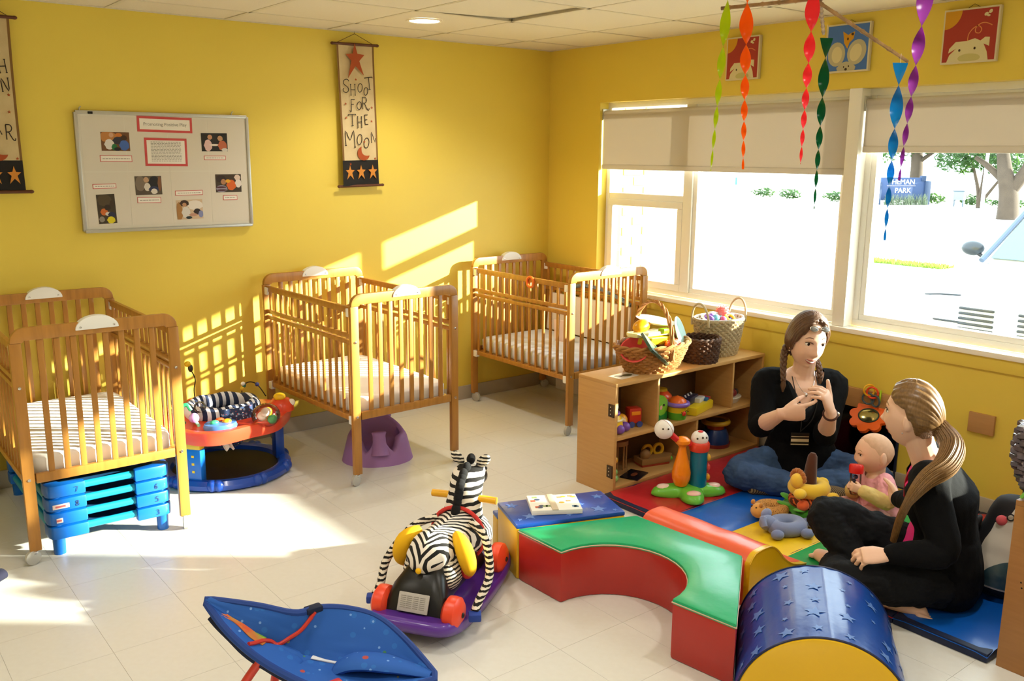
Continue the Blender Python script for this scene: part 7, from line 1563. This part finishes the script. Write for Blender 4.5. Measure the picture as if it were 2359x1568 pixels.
obj('hair_tie', MB().torus(tie+H2.R @ V((0,.008,-.006)), .024,.006,20,8, H2.R @ Matrix.Rotation(1.1,3,'X')), mat('dark_hair_tie','#2a1c14',.7), p2)
tail = [tie]+[V(q_)-V(b2) for q_ in ((-1.085,-3.565,.655),(-1.165,-3.585,.605),(-1.255,-3.565,.565),(-1.298,-3.535,.49),(-1.285,-3.50,.40),(-1.265,-3.475,.31))]
obj('ponytail', strands(tail, .036, 190, .5, lambda t_: (.55+.75*math.sin(PI*min(1,t_*1.3+.12))**.8)*(1-.45*t_), .0036, 5), m_blond, p2, 60)
obj('earring', MB().ell(H2.w((.079,-.004,-.05)),.0035,10,8), m_chrome, p2)

# ---------------------------------------------------------------- baby
b3 = (-.58,-2.98,.04)
J = sub(dict(pel=(-.565,-2.992,.11),chest=(-.570,-2.982,.205),neck=(-.570,-2.972,.272),head=(-.580,-2.955,.362),Lsh=(-.612,-3.040,.250),Lel=(-.668,-3.085,.190),Lwr=(-.735,-3.005,.235),Rsh=(-.535,-2.922,.245),Rel=(-.610,-2.890,.170),Rwr=(-.690,-2.925,.215),
 Lhip=(-.60,-3.03,.10),Lkn=(-.725,-2.985,.095),Lan=(-.80,-2.90,.075),Lto=(-.845,-2.87,.085),Rhip=(-.545,-2.955,.10),Rkn=(-.635,-2.865,.095),Ran=(-.715,-2.80,.075),Rto=(-.755,-2.775,.085)), b3)
p3 = thing('person', 'baby in a pink top sitting on the mat, mouthing a red topped rattle bottle', 'person', b3)
fwd = V((-.78,.62,0)); lat = V((-.62,-.78,0))
H3 = Head(J['head'], (-.80,.58,-.10), (0,0,1), .182, .148, .175, True)
mb = MB(); torso(mb, [(J['pel']-V((0,0,.065)),.06,.06),(J['pel']-V((0,0,.03)),.088,.08),(J['pel']+V((0,0,.03)),.086,.08),(J['chest'],.078,.07),(J['neck']-V((0,0,.03)),.06,.05),(J['neck'],.034,.034)], lat, lat)
limb(mb, [J['neck']-V((0,0,.02)), J['neck']+V((0,0,.03))], [.036,.036]); H3.add(mb)
for s_ in 'RL':
    limb(mb, [J[s_+'sh'], J[s_+'el'], J[s_+'wr']], [.032,.028,.02]); limb(mb, [J[s_+'hip'], J[s_+'kn'], J[s_+'an'], J[s_+'to']], [.046,.038,.027,.022])
hand(mb, J['Lwr'], V((-.55,.75,.25)), V((.35,.75,.1)), UP, [(.7,.8,.6)]*4, [(.6,.5,.035),(.3,.6,.03)], .5)
hand(mb, J['Rwr'], V((-.70,-.1,.55)), V((-.2,-.9,.1)), UP, [(.7,.8,.6)]*4, [(.6,.5,.035),(.3,.6,.03)], .5)
solid('body', mb, .003, m_skinb, p3, 2); H3.features(p3, (0,0,0), False, '#b08a68')
def line3(ph):
    d = abs(math.atan2(math.sin(ph+PI/2), math.cos(ph+PI/2))); return interp([0,.6,1.2,1.6,2.2,PI],[.62,.75,1.05,1.5,1.95,2.0],d)
obj('hair_fuzz', hair_shell(H3, line3, .0010, (30,60), .0010, (0,0,0), 20, .0001, None, PI), mat('fine_baby_hair','#d2a98a',.75,var=.6,vscale=60,col2='#e4bb9e'), p3, 60)
m_bpink = mat('pink_cotton','#eeaab4',.85,bump=.2,bscale=80,var=.2,vscale=12,col2='#e2899a'); m_byel = mat('cream_yellow_cotton','#dcc27a',.85,bump=.2,bscale=80)
mb = MB(); torso(mb, [(J['pel']-V((0,0,.05)),.095,.09),(J['pel']+V((0,0,.0)),.10,.094),(J['pel']+V((0,0,.05)),.092,.084),(J['chest'],.084,.076),(J['neck']-V((0,0,.03)),.066,.056),(J['neck']-V((0,0,.012)),.045,.044)], lat, lat)
for s_ in 'RL': limb(mb, [J[s_+'sh'].lerp(J['chest'],.3), J[s_+'sh'], J[s_+'sh'].lerp(J[s_+'el'],.8)], [.044,.043,.038])
solid('pink_shirt', mb, .004, m_bpink, p3, 3, cloth_noise(26,.005), lambda p: p.z > J['neck'].z-.016 and (V((p.x,p.y,0))-V((J['neck'].x,J['neck'].y,0))).length < .052)
for s_ in 'RL':
    mb = MB(); limb(mb, [J[s_+'sh'].lerp(J[s_+'el'],.5), J[s_+'el'], J[s_+'el'].lerp(J[s_+'wr'],.92)], [.034,.035,.030]); solid('cream_sleeve', mb, .004, m_byel, p3, 3, cloth_noise(30,.004))
mb = MB(); torso(mb, [(J['pel']-V((0,0,.068)),.07,.07),(J['pel']-V((0,0,.03)),.094,.086),(J['pel'],.092,.084)], lat, lat)
for s_ in 'RL': limb(mb, [J[s_+'hip'], J[s_+'kn'], J[s_+'kn'].lerp(J[s_+'an'],.9)], [.053,.046,.036])
solid('pink_leggings', mb, .004, mat('pale_pink_cotton','#e8b0ac',.85,bump=.2,bscale=80), p3, 3, cloth_noise(26,.004))
# rattle bottle in the baby's hands
rb_ = V((-.722,-2.96,.0)); 
t = thing('rattle_bottle', 'clear rattle bottle with red lid held by the baby', 'rattle', (rb_.x, rb_.y, .243), 0, rot=(-.12,.16,0))
obj('bottle', MB().lathe([(.001,-.04),(.02,-.04),(.024,-.03),(.024,.055),(.001,.055)],22), clear_mat('clear_bottle_plastic','#f2eef0',.12,.08), t); obj('red_lid', MB().lathe([(.001,.055),(.029,.055),(.031,.062),(.031,.088),(.027,.094),(.001,.095)],24), mat('bright_red_lid','#d8201c',.35), t)
for k, (z, c_) in enumerate(((-.028,'#d84a3a'),(-.012,'#5ab86a'),(.004,'#e8c02c'),(.022,'#2c3a5a'),(.038,'#3c3f66'))): obj('bead', MB().ell((.008*(-1)**k,.004,z),.010,10,8), P3(c_), t)
